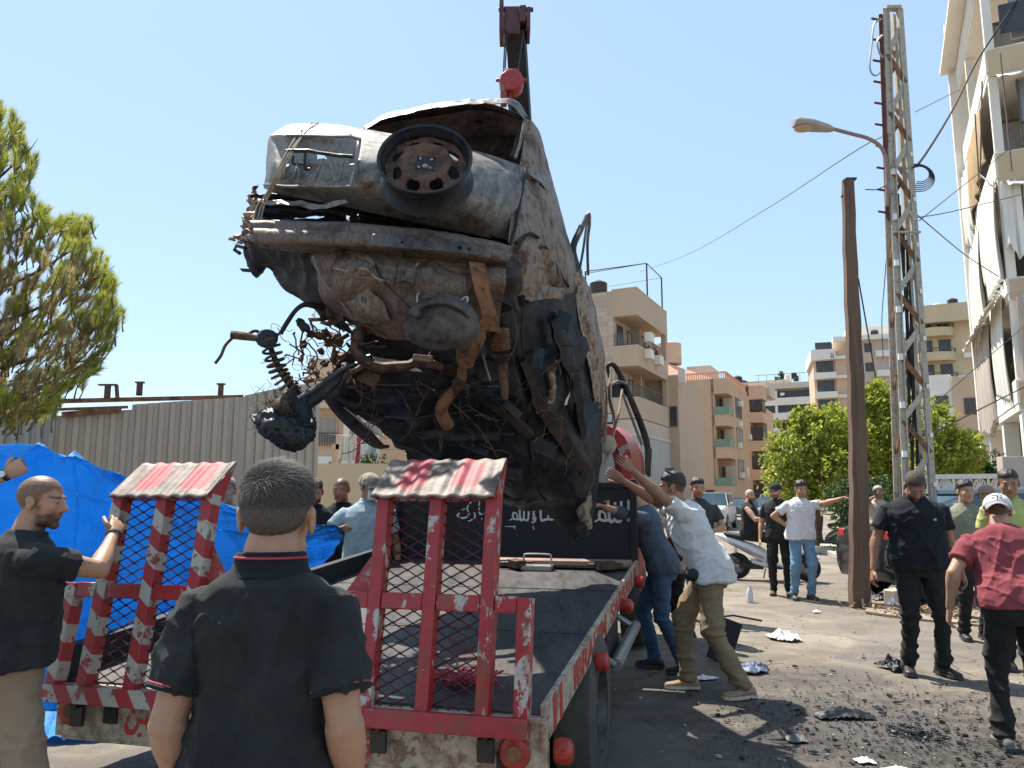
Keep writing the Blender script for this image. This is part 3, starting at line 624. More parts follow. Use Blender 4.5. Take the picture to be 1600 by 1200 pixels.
# ------------------------------------------------------------------ burnt-out car hanging from the crane, tail up, nose on the deck
car = empty('burnt_car', TP(-1.0, 3.2, 1.0), 'burnt-out rusty car wreck lifted tail up by the crane above the truck deck', 'car')
def patch(rows, nu, nv, amp=.015, freq=3, seed=0, feat=None, tear=None, hole=None, fine=.25):
    """sheet of metal through measured points: rows of (px, py, depth)"""
    R = [catm(r, nv) for r in rows]; R = np.array(R); out = np.zeros((nu, nv, 3))
    for j in range(nv): out[:, j] = catm(R[:, j], nu)
    P = np.zeros((nu, nv, 3))
    for i in range(nu):
        for j in range(nv):
            P[i, j] = W(*out[i, j])
    du = np.gradient(P, axis=0); dv = np.gradient(P, axis=1); N = np.cross(du, dv); N /= (np.linalg.norm(N, axis=2, keepdims=True) + 1e-9)
    if (N[:, :, 1].mean()) > 0: N = -N                                          # towards the viewer
    Q = P.reshape(-1, 3); cr = lambda q, s_: 1 - 2 * np.abs(vnoise(q, s_)); q1 = Q * freq; q2 = Q @ np.array([[.8, .1, -.6], [0, 1, 0], [.6, .2, .8]]) * freq * np.array([2.6, 2.6, .9]); d = amp * (.9 * cr(q1, seed) + .5 * cr(q2, seed + 4) + .25 * cr(q1 * 2.7, seed + 6)) - amp * .4 + amp * fine * .5 * cr(Q * freq * 7 * np.array([1, 1, .4]), seed + 9)
    d = d.reshape(nu, nv)
    uu, vv = np.meshgrid(np.linspace(0, 1, nu), np.linspace(0, 1, nv), indexing='ij')
    if feat is not None: d = d + feat(uu, vv, out[:, :, 0], out[:, :, 1])
    P = P + N * d[:, :, None]
    keep = np.ones((nu, nv), bool)
    if tear is not None:
        e = np.minimum.reduce([uu * (1 / tear[0]) if tear[0] else uu * 0 + 9, (1 - uu) / tear[1] if tear[1] else uu * 0 + 9, vv / tear[2] if tear[2] else uu * 0 + 9, (1 - vv) / tear[3] if tear[3] else uu * 0 + 9])
        n_ = fbm(Q * 9, 3, seed + 20).reshape(nu, nv) * .5 + .5; keep &= ~(e < n_)
    if hole is not None: keep &= ~hole(uu, vv, out[:, :, 0], out[:, :, 1], fbm(Q * 7, 3, seed + 30).reshape(nu, nv))
    b = MB(); b.grid(P, keep=keep); return b
def bx(x, y, x0, x1, y0, y1, s=3.0):                                             # soft box mask in sight coordinates
    f = lambda t: 1 / (1 + np.exp(-t / s)); return f(x - x0) * f(x1 - x) * f(y - y0) * f(y1 - y)
def cpart(name, mb, mat, parent=None, solid=.004, sm=50, **k): return obj(name, mb, M[mat], parent or car, solid=solid, sm=sm, world=(parent is None), **k)

# tailgate and rear bodywork
def tgf(u, v, x, y):
    sl = .16; yy = y - (x - 430) * .02
    d = -.045 * bx(x, yy, 428, 556, 217, 286, 1.6)                              # plate recess
    d += -.03 * bx(x, yy, 440, 545, 226, 244, 1.5) + .018 * bx(x, yy, 480, 560, 246, 250, 1) - .02 * bx(x, yy, 470, 500, 250, 262, 1.5)
    for cx in (440, 458, 500, 516, 528):
        q = x - cx - (yy - 265) * (.35 if cx in (500, 528) else -.3); d += .016 * np.exp(-(q / 3.0) ** 2) * bx(x, yy, 400, 560, 252, 283, 2)
    d += .008 * np.exp(-((yy - 289) / 2.0) ** 2) * (x < 560) + .012 * np.exp(-((yy - 214) / 2.5) ** 2) * (x < 560) * (x > 425)
    return d
b = patch([[(437, 203, 5.0), (455, 195, 4.95), (520, 196, 4.92), (590, 206, 4.9), (680, 222, 4.95), (760, 240, 5.0), (823, 262, 5.15)],
           [(421, 215, 4.85), (445, 210, 4.65), (520, 212, 4.58), (600, 225, 4.55), (690, 242, 4.6), (765, 262, 4.7), (822, 285, 4.95)],
           [(418, 245, 4.78), (440, 248, 4.50), (520, 250, 4.42), (600, 262, 4.38), (690, 282, 4.42), (760, 300, 4.55), (812, 322, 4.85)],
           [(417, 272, 4.76), (438, 280, 4.47), (520, 287, 4.42), (600, 302, 4.42), (690, 324, 4.48), (752, 337, 4.58), (800, 352, 4.85)],
           [(413, 294, 4.84), (436, 302, 4.66), (520, 318, 4.64), (600, 336, 4.64), (690, 357, 4.68), (745, 367, 4.75), (792, 378, 4.92)]], 110, 240, .006, 2.2, 1, tgf,
          hole=lambda u, v, x, y, n: ((abs(x - 497) < 7) & (abs(y - 229) < 4)) | ((abs(x - 548) < 1.5) & (abs(y - 212) < 1.6)) | ((y > 300) & (x > 640) & (abs(n) < .0)), fine=.12)
tg = cpart('tailgate', b, 'ash', solid=.006)
b = MB()
for q, (dx, dy) in enumerate(((0, 0), (6, 2), (11, -3))):
    b.tube(curve([W(486 + dx, 194 + dy, 4.93), W(466 + dx, 210 + dy, 4.6), W(447 + dx * .8, 240, 4.40), W(430 + dx * .7, 275, 4.38), W(418 + dx * .5, 300, 4.5), W(402 + dx, 322, 4.55), W(395 + dx, 350, 4.5)], 40), .0055, 6)
b.tube(curve([W(470, 205, 4.6), W(480, 197, 4.85), W(492, 193, 4.95), W(484, 193, 5.0)], 14), .006, 5); obj('lashing_rope', b, M['strap'], car)
b = MB(); b.ell(W(572, 290, 4.36), (.035, .01, .022)); obj('burnt_reflector', b, M['orange_rust'], car)
# dark cavity between tailgate and rear crossmember, with slits of sky
b = patch([[(400, 300, 4.75), (500, 310, 4.75), (600, 326, 4.72), (700, 350, 4.72), (800, 372, 4.8)],
           [(392, 330, 4.85), (500, 336, 4.85), (600, 345, 4.85), (700, 362, 4.85), (800, 384, 4.9)],
           [(382, 362, 4.65), (500, 362, 4.65), (600, 366, 4.65), (700, 375, 4.65), (800, 392, 4.75)]], 60, 200, .03, 4, 5,
          hole=lambda u, v, x, y, n: ((abs(x - 478) < 30 + n * 12) & (abs(y - 345 - n * 2) < 4 - abs(x - 485) * .1)) | ((abs(x - 550) < 10) & (abs(y - 338 + (x - 550) * .4) < 2.0 + n * 3)) | ((abs(x - 598) < 5) & (abs(y - 346) < 7 + n * 6)) | ((abs(x - 684) < 16) & (abs(y - 357 - (x - 684) * .16) < 2.6)) | ((abs(x - 648) < 2) & (abs(y - 352) < 2)))
cpart('rear_cavity_panel', b, 'char')
b = patch([[(404, 313, 4.6), (440, 314, 4.45), (500, 318, 4.42), (540, 312, 4.4)], [(402, 318, 4.58), (440, 321, 4.40), (500, 325, 4.38), (545, 318, 4.4)]], 8, 60, .012, 6, 6); cpart('torn_trim', b, 'ash')
# rear crossmember
def cmf(u, v, x, y):
    d = .02 * np.exp(-((u - .55) / .08) ** 2) - .02 * np.exp(-((u - .30) / .06) ** 2)
    for cx, cy in ((497, 399), (513, 398), (628, 377), (717, 386), (732, 388)): d = d - .02 * (((x - cx) ** 2 + (y - cy) ** 2) < 16)
    return d
b = patch([[(388, 345, 4.55), (450, 345, 4.45), (520, 347, 4.4), (600, 353, 4.38), (700, 364, 4.4), (800, 384, 4.6)],
           [(392, 348, 4.42), (450, 350, 4.32), (520, 352, 4.28), (600, 358, 4.25), (700, 370, 4.28), (798, 388, 4.5)],
           [(398, 372, 4.38), (450, 373, 4.28), (520, 374, 4.24), (600, 378, 4.2), (700, 388, 4.24), (795, 402, 4.45)],
           [(408, 384, 4.5), (450, 388, 4.4), (520, 391, 4.35), (600, 396, 4.3), (700, 404, 4.34), (792, 416, 4.55)],
           [(420, 388, 4.6), (450, 393, 4.5), (520, 398, 4.42), (600, 404, 4.38), (700, 411, 4.42), (790, 424, 4.6)]], 44, 220, .004, 5, 7, cmf, fine=.4,
          hole=lambda u, v, x, y, n: (((x - 497) ** 2 + (y - 399) ** 2) < 20))
cm = cpart('rear_crossmember', b, 'valance')
b = patch([[(582, 366, 4.2), (640, 368, 4.17), (700, 374, 4.2), (760, 384, 4.3)], [(580, 384, 4.17), (640, 388, 4.15), (700, 393, 4.18), (756, 400, 4.3)]], 24, 120, .004, 6, 8,
          hole=lambda u, v, x, y, n: (((x - 628) ** 2 + (y - 378) ** 2) < 5) | (((x - 717) ** 2 + (y - 387) ** 2) < 16) | (((x - 732) ** 2 + (y - 389) ** 2) < 13)); obj('crossmember_plate', b, M['greysteel'], cm, world=False, solid=.004)
# torn corner of the bodywork on the left
b = patch([[(412, 288, 4.75), (404, 300, 4.68), (398, 318, 4.62)], [(396, 312, 4.75), (394, 322, 4.66), (404, 332, 4.6)], [(386, 338, 4.72), (390, 346, 4.62), (402, 350, 4.55)], [(374, 360, 4.7), (386, 366, 4.58), (404, 372, 4.5)], [(366, 388, 4.7), (380, 382, 4.55), (402, 384, 4.45)]], 50, 34, .05, 8, 11, tear=(0, .15, .2, 0)); cpart('torn_wing_corner', b, 'rustash')
b = patch([[(372, 366, 4.6), (390, 372, 4.5), (412, 378, 4.42)], [(367, 390, 4.62), (385, 380, 4.48), (415, 384, 4.4)]], 14, 50, .035, 12, 12, tear=(.2, .2, .2, 0)); cpart('crumpled_edge', b, 'ash')
b = patch([[(376, 360, 4.75), (420, 380, 4.6), (480, 392, 4.5), (510, 400, 4.45)], [(382, 392, 4.8), (425, 402, 4.7), (480, 420, 4.6), (520, 440, 4.5)], [(392, 425, 4.85), (425, 412, 4.8), (470, 448, 4.7), (545, 500, 4.6)], [(396, 428, 4.9), (418, 416, 4.85), (452, 455, 4.8), (560, 532, 4.65)]], 44, 80, .03, 4, 13, tear=(0, .10, .05, 0)); cpart('rear_floor_side', b, 'char')
b = MB(); b.prism([W(374, 419, 4.75), W(392, 420, 4.72), W(396, 417, 4.72), W(390, 425, 4.72), W(378, 424, 4.75)], (0, .01, 0)); b.tube([W(375, 396, 4.6), W(366, 390, 4.62), W(370, 384, 4.6), W(384, 388, 4.55)], .012, 6); obj('torn_tab', b, M['char'], car)
# rusty valance and boot floor
def vf(u, v, x, y):
    d = np.zeros_like(x)
    for cx, w in ((610, 9), (630, 9), (575, 7)): d += .015 * np.exp(-((x - cx) / w) ** 2) * (u < .3) * (u > .08)
    d += .03 * np.sin((x * .8 + y) * .045) * np.exp(-((u - .55) / .3) ** 2)
    d += -.012 * np.exp(-((y - (404 + 22 * np.abs(np.sin(x * .028)))) / 2.4) ** 2)
    return d
b = patch([[(486, 388, 4.42), (540, 392, 4.34), (600, 398, 4.32), (680, 406, 4.34), (790, 420, 4.5)],
           [(486, 410, 4.40), (540, 418, 4.28), (600, 428, 4.24), (680, 436, 4.28), (790, 446, 4.5)],
           [(500, 445, 4.46), (548, 455, 4.34), (610, 468, 4.28), (680, 470, 4.34), (786, 470, 4.6)],
           [(520, 480, 4.56), (560, 492, 4.44), (620, 502, 4.38), (690, 500, 4.46), (780, 494, 4.75)],
           [(548, 505, 4.7), (580, 520, 4.58), (640, 532, 4.52), (700, 530, 4.62), (778, 520, 4.9)]], 100, 150, .012, 3.4, 15, vf, fine=.4); cpart('boot_floor', b, 'valance')
b = patch([[(520, 440, 4.45), (570, 450, 4.3), (600, 470, 4.27)], [(530, 475, 4.45), (575, 485, 4.32), (610, 498, 4.3)], [(545, 498, 4.5), (590, 505, 4.38), (615, 500, 4.33)]], 40, 50, .010, 6, 77, fine=.5); cpart('folded_floor_sheet', b, 'valance')
b = patch([[(732, 408, 4.3), (758, 412, 4.33)], [(740, 450, 4.35), (765, 455, 4.4)], [(752, 492, 4.45), (776, 492, 4.5)], [(742, 515, 4.5), (782, 520, 4.6)]], 40, 16, .004, 6, 16, hole=lambda u, v, x, y, n: (((x - 741) ** 2 + (y - 419) ** 2) < 9) | (((x - 753) ** 2 + (y - 450) ** 2) < 8)); cpart('rusty_bracket', b, 'orange_rust')
b = patch([[(755, 395, 4.45), (800, 400, 4.6), (810, 410, 4.65)], [(765, 430, 4.5), (805, 440, 4.6), (812, 450, 4.7)], [(780, 470, 4.6), (800, 480, 4.7), (808, 490, 4.75)]], 30, 20, .02, 6, 17); cpart('boot_corner', b, 'charbrown')
# right flank: rear quarter panel, wheel arch, sill and doors
def rqf(u, v, x, y):
    d = -.05 * np.exp(-((x - (848 + (y - 390) * .32)) / 7.0) ** 2) * (y > 385) * (y < 450)
    return d + .02 * np.exp(-((v - .45) / .03) ** 2) * (u < .7)
b = patch([[(812, 262, 5.0), (822, 262, 5.1), (842, 258, 5.35), (856, 262, 5.6)],
           [(806, 300, 4.9), (826, 300, 4.95), (856, 300, 5.25), (872, 312, 5.65)],
           [(798, 345, 4.8), (824, 345, 4.85), (866, 350, 5.2), (886, 362, 5.7)],
           [(795, 395, 4.75), (826, 395, 4.8), (876, 400, 5.2), (900, 412, 5.75)],
           [(800, 440, 4.8), (830, 440, 4.85), (880, 440, 5.3), (903, 452, 5.8)],
           [(806, 478, 4.9), (835, 476, 4.95), (868, 470, 5.3), (905, 462, 5.82)]], 110, 90, .009, 3, 18, rqf, tear=(0, .13, 0, .04), fine=.5); cpart('rear_quarter_panel', b, 'quarter')
b = patch([[(818, 186, 5.25), (832, 190, 5.3), (842, 205, 5.45)], [(818, 215, 5.2), (836, 222, 5.25), (852, 238, 5.5)], [(814, 245, 5.1), (834, 256, 5.15), (860, 275, 5.6)], [(808, 272, 5.0), (832, 282, 5.05), (866, 310, 5.65)]], 60, 40, .004, 6, 19, fine=.4); cpart('rear_pillar', b, 'quarter')
b = MB(); b.tube(curve([W(820, 188, 5.2), W(817, 205, 5.17), W(812, 225, 5.12), W(805, 247, 5.05)], 16), [.012] * 16, 6); b.tube(curve([W(806, 262, 4.98), W(805, 300, 4.88), W(800, 340, 4.80), W(795, 380, 4.74)], 20), .008, 6); obj('window_flange', b, M['ash'], car)
b = patch([[(818, 268, 5.0), (830, 264, 5.02), (846, 278, 5.15), (856, 292, 5.3)], [(816, 275, 4.99), (830, 275, 4.99), (846, 288, 5.1), (858, 302, 5.3)]], 8, 30, .008, 10, 21); cpart('boot_gutter', b, 'ash')
# lower arch skin, pale
b = patch([[(800, 440, 4.72), (850, 446, 5.0), (880, 452, 5.2)], [(804, 470, 4.75), (850, 472, 5.0), (876, 474, 5.15)]], 20, 60, .02, 8, 22, tear=(0, .3, 0, 0)); cpart('arch_lip', b, 'quarter')
# long side seen edge on, running down to the nose
b = patch([[(896, 425, 5.62), (908, 428, 5.72), (921, 450, 6.1)], [(902, 480, 5.68), (920, 490, 5.8), (936, 515, 6.2)], [(912, 540, 5.75), (934, 555, 5.9), (946, 580, 6.3)], [(924, 600, 5.85), (942, 620, 6.0), (948, 650, 6.35)], [(930, 660, 5.95), (943, 680, 6.1), (944, 710, 6.4)]], 110, 26, .008, 4, 24, fine=.5, hole=lambda u, v, x, y, n: (abs(u - .55) < .04) & (n > .35)); cpart('door_skin', b, 'rustash')
def dkh(u, v, x, y, n):
    h = np.zeros_like(x, bool)
    for cx, cy, rx, ry in ((920, 562, 3, 9), (881, 620, 2.5, 11), (926, 600, 1.3, 2), (929, 612, 1.3, 2), (927, 636, 2, 6), (932, 548, 2, 5), (928, 628, 1.5, 2)): h |= ((x - cx + (y - cy) * .25) / rx) ** 2 + ((y - cy) / ry) ** 2 < 1 + n * .6
    return h
def undf(u, v, x, y):
    d = .045 * np.exp(-((v - .52 - .06 * np.sin(u * 5)) / .05) ** 2) ; rb = (x * .72 + y * .35) * .085; d += .014 * np.tanh(4 * np.sin(rb)) * (np.abs(v - .52) > .09) * (u > .2)
    for uc in (.28, .46, .63, .8): d += .03 * np.exp(-((u - uc - .05 * v) / .012) ** 2) * (v < .5)
    d += .03 * np.tanh((v - .22) * 60) + .010 * np.tanh((v - .80) * 60)
    return d
b = patch([[(560, 500, 5.0), (660, 510, 5.05), (740, 500, 5.1), (800, 478, 5.05), (850, 462, 5.3), (893, 440, 5.75)],
           [(530, 560, 5.0), (640, 565, 5.1), (740, 560, 5.15), (810, 540, 5.2), (860, 525, 5.4), (908, 510, 5.85)],
           [(500, 610, 5.1), (610, 625, 5.2), (730, 625, 5.3), (815, 610, 5.35), (870, 600, 5.5), (926, 590, 5.95)],
           [(556, 655, 5.35), (640, 680, 5.45), (740, 690, 5.5), (820, 685, 5.55), (885, 680, 5.65), (932, 670, 6.0)],
           [(625, 708, 5.6), (690, 730, 5.65), (760, 745, 5.7), (830, 750, 5.8), (885, 750, 5.85), (930, 745, 6.1)],
           [(640, 750, 5.8), (720, 758, 5.85), (790, 764, 5.9), (850, 775, 6.0), (895, 790, 6.05), (925, 785, 6.2)],
           [(650, 775, 6.0), (740, 778, 6.05), (800, 782, 6.1), (862, 800, 6.15), (895, 852, 6.2), (916, 842, 6.25)]], 150, 170, .022, 2.4, 30, undf, fine=.35, hole=dkh, tear=(0, .04, .015, 0))
cpart('floor_pan', b, 'char', solid=.006)
# left sill / door bottom edge, hanging clear of the floor pan
for nm, pts, w, mt in (('left_sill', [(505, 615, 5.0), (530, 640, 5.1), (560, 668, 5.2), (590, 695, 5.3), (606, 698, 5.35)], .075, 'charbrown'), ('sill_edge', [(537, 636, 4.98), (555, 650, 5.02), (580, 672, 5.1), (604, 686, 5.2)], .012, 'chrome')):
    b = MB(); b.tube(curve([W(*p) for p in pts], 30), [w * (.35 + .65 * math.sin(PI * min(1, max(0.05, i / 26)))) for i in range(30)], 8, flat=.5); obj(nm, b, M[mt], car)
# tunnels, beams, pipes under the floor
def pipe(name, pts, r, mat, n=24, seg=10, parent=None, flat=1.0, rough=.0, seed=1):
    c = catm([tuple(W(*p)) for p in pts], n); 
    if rough: c = c + np.stack([fbm(c * 9 + k * 7, 2, seed) for k in range(3)], 1) * rough
    rr = r if hasattr(r, '__len__') else [r] * n
    if len(rr) != n: rr = list(np.interp(np.linspace(0, 1, n), np.linspace(0, 1, len(rr)), rr))
    b = MB(); b.tube(c, rr, seg, flat=flat); return obj(name, b, M[mat], parent or car, world=(parent is None))
pipe('axle_beam', [(552, 522, 4.75), (556, 548, 4.72), (575, 568, 4.72), (605, 575, 4.75), (650, 565, 4.8), (690, 570, 4.9)], [.022, .034, .036, .032, .03, .028], 'rust', rough=.012, seg=6)
pipe('axle_crossbeam', [(560, 565, 4.85), (640, 580, 4.95), (720, 600, 5.05), (800, 640, 5.25)], [.05, .055, .05, .045], 'char', rough=.01, seg=4)
pipe('tunnel_rail', [(695, 575, 5.0), (740, 605, 5.1), (790, 645, 5.25), (830, 680, 5.4)], [.04, .04, .035, .03], 'charbrown', flat=1.3, seg=4)
pipe('chassis_rail', [(815, 560, 5.15), (850, 640, 5.4), (880, 690, 5.6), (915, 735, 5.85)], [.03, .045, .055, .05], 'charbrown', flat=1.3, seg=4, rough=.02)
pipe('floor_rail', [(862, 500, 5.2), (885, 560, 5.35), (905, 640, 5.6), (915, 720, 5.85)], [.04, .045, .04, .03], 'char', flat=1.2, seg=4, rough=.02)
pipe('exhaust_pipe', [(722, 575, 4.95), (720, 595, 4.95), (708, 612, 5.0), (694, 628, 5.05), (690, 645, 5.1), (700, 665, 5.2)], [.03, .034, .036, .04, .045, .045], 'orange_rust')
pipe('exhaust_elbow', [(745, 500, 4.75), (742, 525, 4.72), (730, 548, 4.74), (728, 570, 4.8)], [.055, .07, .075, .05], 'orange_rust')
pipe('brake_line', [(755, 555, 4.8), (760, 575, 4.9), (766, 594, 4.95)], .007, 'steel'); pipe('handbrake_cable', [(640, 510, 4.55), (620, 515, 4.6), (590, 516, 4.7), (560, 512, 4.75)], .006, 'greysteel')
pipe('torn_floor_seam', [(740, 648, 5.3), (775, 655, 5.4), (800, 652, 5.45), (830, 660, 5.5)], .010, 'greysteel', rough=.02)
pipe('burnt_rag', [(868, 562, 5.2), (858, 585, 5.3), (862, 610, 5.4), (850, 630, 5.45), (862, 650, 5.5)], [.01, .035, .03, .04, .01], 'rustash', flat=1.6, rough=.03)
pipe('hanging_shred', [(836, 605, 5.3), (842, 620, 5.35), (838, 640, 5.4), (848, 650, 5.45)], [.01, .03, .015, .005], 'rustash', flat=1.5, rough=.03)
pipe('torn_strip', [(920, 768, 6.0), (915, 800, 6.0), (922, 830, 6.0)], [.005, .04, .01], 'rustash', flat=1.5, rough=.02)
# silencer
sc_ = W(690, 514, 4.36); b = MB(); RR = []
ax = Vector((0, -.92, -.4)).normalized(); xv = Vector((1, 0, 0)); yv = ax.cross(xv)
def sil(a, k, dz):
    r = 1 + .12 * math.cos(2 * a) ; x = .205 * k * math.cos(a); y = (.19 if math.sin(a) < 0 else .12) * k * math.sin(a); return sc_ + xv * x + yv * (-y) + ax * dz
for k, dz in ((.3, .075), (.7, .06), (.93, .03), (1.0, .0), (1.09, -.005), (1.09, -.015), (1.0, -.02), (.9, -.06), (.4, -.09)):
    RR.append([sil(2 * PI * j / 40, k, dz) for j in range(40)])
b.rings(RR); mf = cpart('silencer', b, 'greysteel', solid=0, sm=60)
b = MB(); b.tube([W(655, 494, 4.30), W(650, 488, 4.20)], .026, 14); b.tube([W(655, 494, 4.30), W(649.5, 487.5, 4.195)], .02, 14, mi=1); obj('silencer_outlet', b, [M['greysteel'], M['black']], mf, world=False)
for pts in ([(652, 474, 4.25), (652, 462, 4.25), (655, 458, 4.25)], [(712, 480, 4.3), (722, 468, 4.25), (730, 464, 4.25), (730, 472, 4.25)]): pipe('hanger_wire', pts, .006, 'steel', parent=mf)
pipe('silencer_lip', [(640, 490, 4.26), (660, 475, 4.22), (690, 469, 4.22), (715, 476, 4.24), (735, 492, 4.30)], .016, 'greysteel', parent=mf, flat=1.6)
# springs
def spring(name, a, c, r0, r1, turns, wr, mat, core=None):
    a = W(*a); c = W(*c); d = c - a; x = d.normalized().orthogonal().normalized(); y = d.normalized().cross(x); N = int(turns * 16); b = MB()
    pts = [a + d * (i / N) + (x * math.cos(2 * PI * i / 16) + y * math.sin(2 * PI * i / 16)) * (r0 + (r1 - r0) * i / N) for i in range(N + 1)]
    b.tube(pts, wr, 6); o = obj(name, b, M[mat], car)
    if core: b = MB(); b.tube([a - d * .05, c + d * .1], core, 10); obj('damper', b, M['charbrown'], o, world=False)
    return o
def curved_spring(name, pts, r, turns, wr, mat):
    c = curve([W(*p) for p in pts], int(turns * 16) + 1); b = MB(); out = []
    for i, p in enumerate(c):
        d = (c[min(i + 1, len(c) - 1)] - c[max(0, i - 1)]).normalized(); x = Vector((1, 0, 0)) - d * d.x; x.normalize(); y = d.cross(x); out.append(p + (x * math.cos(2 * PI * i / 16) + y * math.sin(2 * PI * i / 16)) * r)
    b.tube(out, wr, 6); o = obj(name, b, M[mat], car); return o
sp = curved_spring('coil_spring', [(420, 530, 4.5), (430, 565, 4.52), (440, 590, 4.55), (458, 612, 4.6)], .052, 9, .0085, 'rust')
pipe('damper_rod', [(417, 528, 4.5), (436, 575, 4.55), (462, 612, 4.6), (480, 630, 4.62)], [.016, .02, .026, .03], 'charbrown', parent=sp)
pipe('anti_roll_stub', [(362, 523, 4.45), (380, 525, 4.45), (398, 528, 4.46), (418, 530, 4.48)], [.026, .026, .020, .022], 'rust')
pipe('bent_rod', [(363, 528, 4.44), (352, 540, 4.42), (345, 556, 4.42), (336, 568, 4.42)], .009, 'rust'); pipe('bent_arm', [(388, 522, 4.5), (400, 517, 4.5), (415, 526, 4.5), (436, 522, 4.5)], .010, 'rust')
b = MB(); b.lathe(W(417, 529, 4.47), (.2, -.9, .3), [(.0, .02), (.05, .015), (.065, 0), (.055, -.02)], 18, cap=True); obj('spring_cup', b, M['char'], car)
pipe('bent_bar', [(438, 522, 4.55), (448, 505, 4.55), (462, 485, 4.55), (476, 476, 4.57), (492, 478, 4.62), (510, 482, 4.7)], [.014, .015, .014, .016, .02, .02], 'charbrown')
b = MB(); 
for r_, yb_ in ((.066, 0), (.064, .03)): pass
rs = W(782, 528, 4.78); ds = (W(784, 556, 4.82) - rs).normalized(); b.lathe(rs - ds * .05, ds, [(.045, -.01)] + sum([[(.062, i * .017), (.052, i * .017 + .008)] for i in range(8)], []), 20, cap=True); obj('bump_stop_spring', b, M['orange_rust'], car)
b = MB(); b.lathe(W(784, 552, 4.82), ds, [(.06, 0), (.072, .01), (.06, .03), (.035, .06), (.03, .22), (.02, .3)], 18, cap=True); obj('rear_damper', b, M['rust'], car)
# trailing arm and burnt drum with remains of a tyre
pipe('trailing_arm', [(455, 650, 4.55), (475, 630, 4.6), (510, 605, 4.68), (550, 580, 4.78), (580, 560, 4.85)], [.05, .055, .05, .045, .03], 'char', rough=.012)
pipe('trailing_arm_edge', [(466, 622, 4.5), (500, 600, 4.56), (545, 570, 4.66)], .012, 'greysteel', rough=.006)
pipe('strut_body', [(455, 615, 4.56), (470, 640, 4.56), (478, 668, 4.56), (470, 690, 4.56)], [.05, .06, .06, .03], 'char', rough=.012)
b = MB(); b.lathe(W(436, 640, 4.56), (-.5, -.8, .2), [(.02, .03), (.06, .02), (.085, 0), (.09, -.03), (.07, -.06)], 20, cap=True); obj('brake_drum', b, M['rust'], car)
b = patch([[(394, 652, 4.5), (420, 640, 4.42), (448, 650, 4.4), (470, 655, 4.45), (492, 656, 4.5)], [(398, 662, 4.42), (420, 660, 4.34), (448, 668, 4.34), (470, 672, 4.4), (494, 668, 4.45)], [(410, 672, 4.45), (425, 680, 4.36), (450, 688, 4.36), (474, 690, 4.42), (490, 682, 4.47)], [(425, 680, 4.55), (435, 690, 4.5), (452, 699, 4.46), (466, 697, 4.5), (480, 690, 4.52)]], 40, 60, .02, 10, 41, fine=.8); cpart('burnt_tyre_remains', b, 'char', solid=.012)
b = MB()
for q in range(170):
    x0 = rng.normal(425, 16); y0 = rng.normal(640, 16); p = W(x0, y0, 4.46 + rng.uniform(-.05, .05)); pts = [p]; d = Vector(rng.normal(0, 1, 3)).normalized()
    for k in range(4): pts.append(pts[-1] + d * .022); d = (d + Vector(rng.normal(0, .6, 3)) * .7).normalized()
    b.tube(pts, .0013, 3, cap=False)
tag(obj('frayed_tyre_wire', b, M['rust'], car), kind='stuff')
# tangle of burnt suspension and wiring, left of the axle
b = MB()
for q in range(46):
    x0 = rng.uniform(455, 560); y0 = rng.uniform(488, 600) ; 
    if (x0 - 455) < (y0 - 545) * -1.2: x0 += 40
    p = W(x0, y0, 4.75 + rng.uniform(-.1, .12)); n_ = int(rng.integers(5, 8)); x = Vector(rng.normal(0, 1, 3)).normalized(); y = x.orthogonal().normalized(); z = x.cross(y); r_ = rng.uniform(.02, .055)
    ring = [p + (y * math.cos(2 * PI * k / n_) + z * math.sin(2 * PI * k / n_)) * r_ * rng.uniform(.5, 1.3) for k in range(n_)]
    b.prism(ring, x * rng.uniform(.008, .03))
for q in range(60):
    p = W(rng.uniform(450, 560), rng.uniform(490, 610), 4.7 + rng.uniform(-.1, .12)); pts = [p]; d = Vector(rng.normal(0, 1, 3)).normalized()
    for k in range(7): pts.append(pts[-1] + d * .03); d = (d + Vector(rng.normal(0, .6, 3)) * .7).normalized()
    b.tube(pts, rng.uniform(.0015, .006), 5)
tag(obj('tangled_suspension_parts', b, M['rust'], car, norm=True), kind='stuff')
pipe('brake_pipe', [(474, 520, 4.6), (470, 505, 4.6), (464, 500, 4.6), (478, 512, 4.6), (484, 522, 4.62)], [.004, .02, .006, .018, .004], 'char', flat=1.5)
# roof, rear window frame, inner panels
b = patch([[(568, 198, 5.25), (600, 180, 5.25), (650, 168, 5.25), (710, 158, 5.25), (770, 154, 5.27), (805, 158, 5.3), (826, 184, 5.35)],
           [(571, 203, 5.15), (602, 187, 5.14), (652, 175, 5.13), (710, 166, 5.13), (768, 162, 5.15), (800, 167, 5.2), (821, 190, 5.28)]], 12, 120, .006, 8, 51); cpart('roof_edge', b, 'ash')
r_rows = []
for k, (dy, dz) in enumerate(((0, 0), (.5, -.35), (1.0, -.85), (1.35, -1.4))):
    r_rows.append([W(568, 199, 5.22) + Vector((0.03 * k, dy, dz)), W(650, 170, 5.22) + Vector((0.02 * k, dy, dz)), W(740, 158, 5.22) + Vector((.0, dy, dz)), W(824, 184, 5.3) + Vector((-.0, dy, dz))])
b = MB(); gr = np.array([[tuple(q) for q in curve(r, 40)] for r in r_rows]); gg = np.zeros((40, 40, 3))
for j in range(40): gg[:, j] = catm(gr[:, j], 40)
gg += fbm(gg.reshape(-1, 3) * 3, 3, 5).reshape(40, 40, 1) * .02; b.grid(gg); cpart('roof', b, 'charbrown', solid=.005)
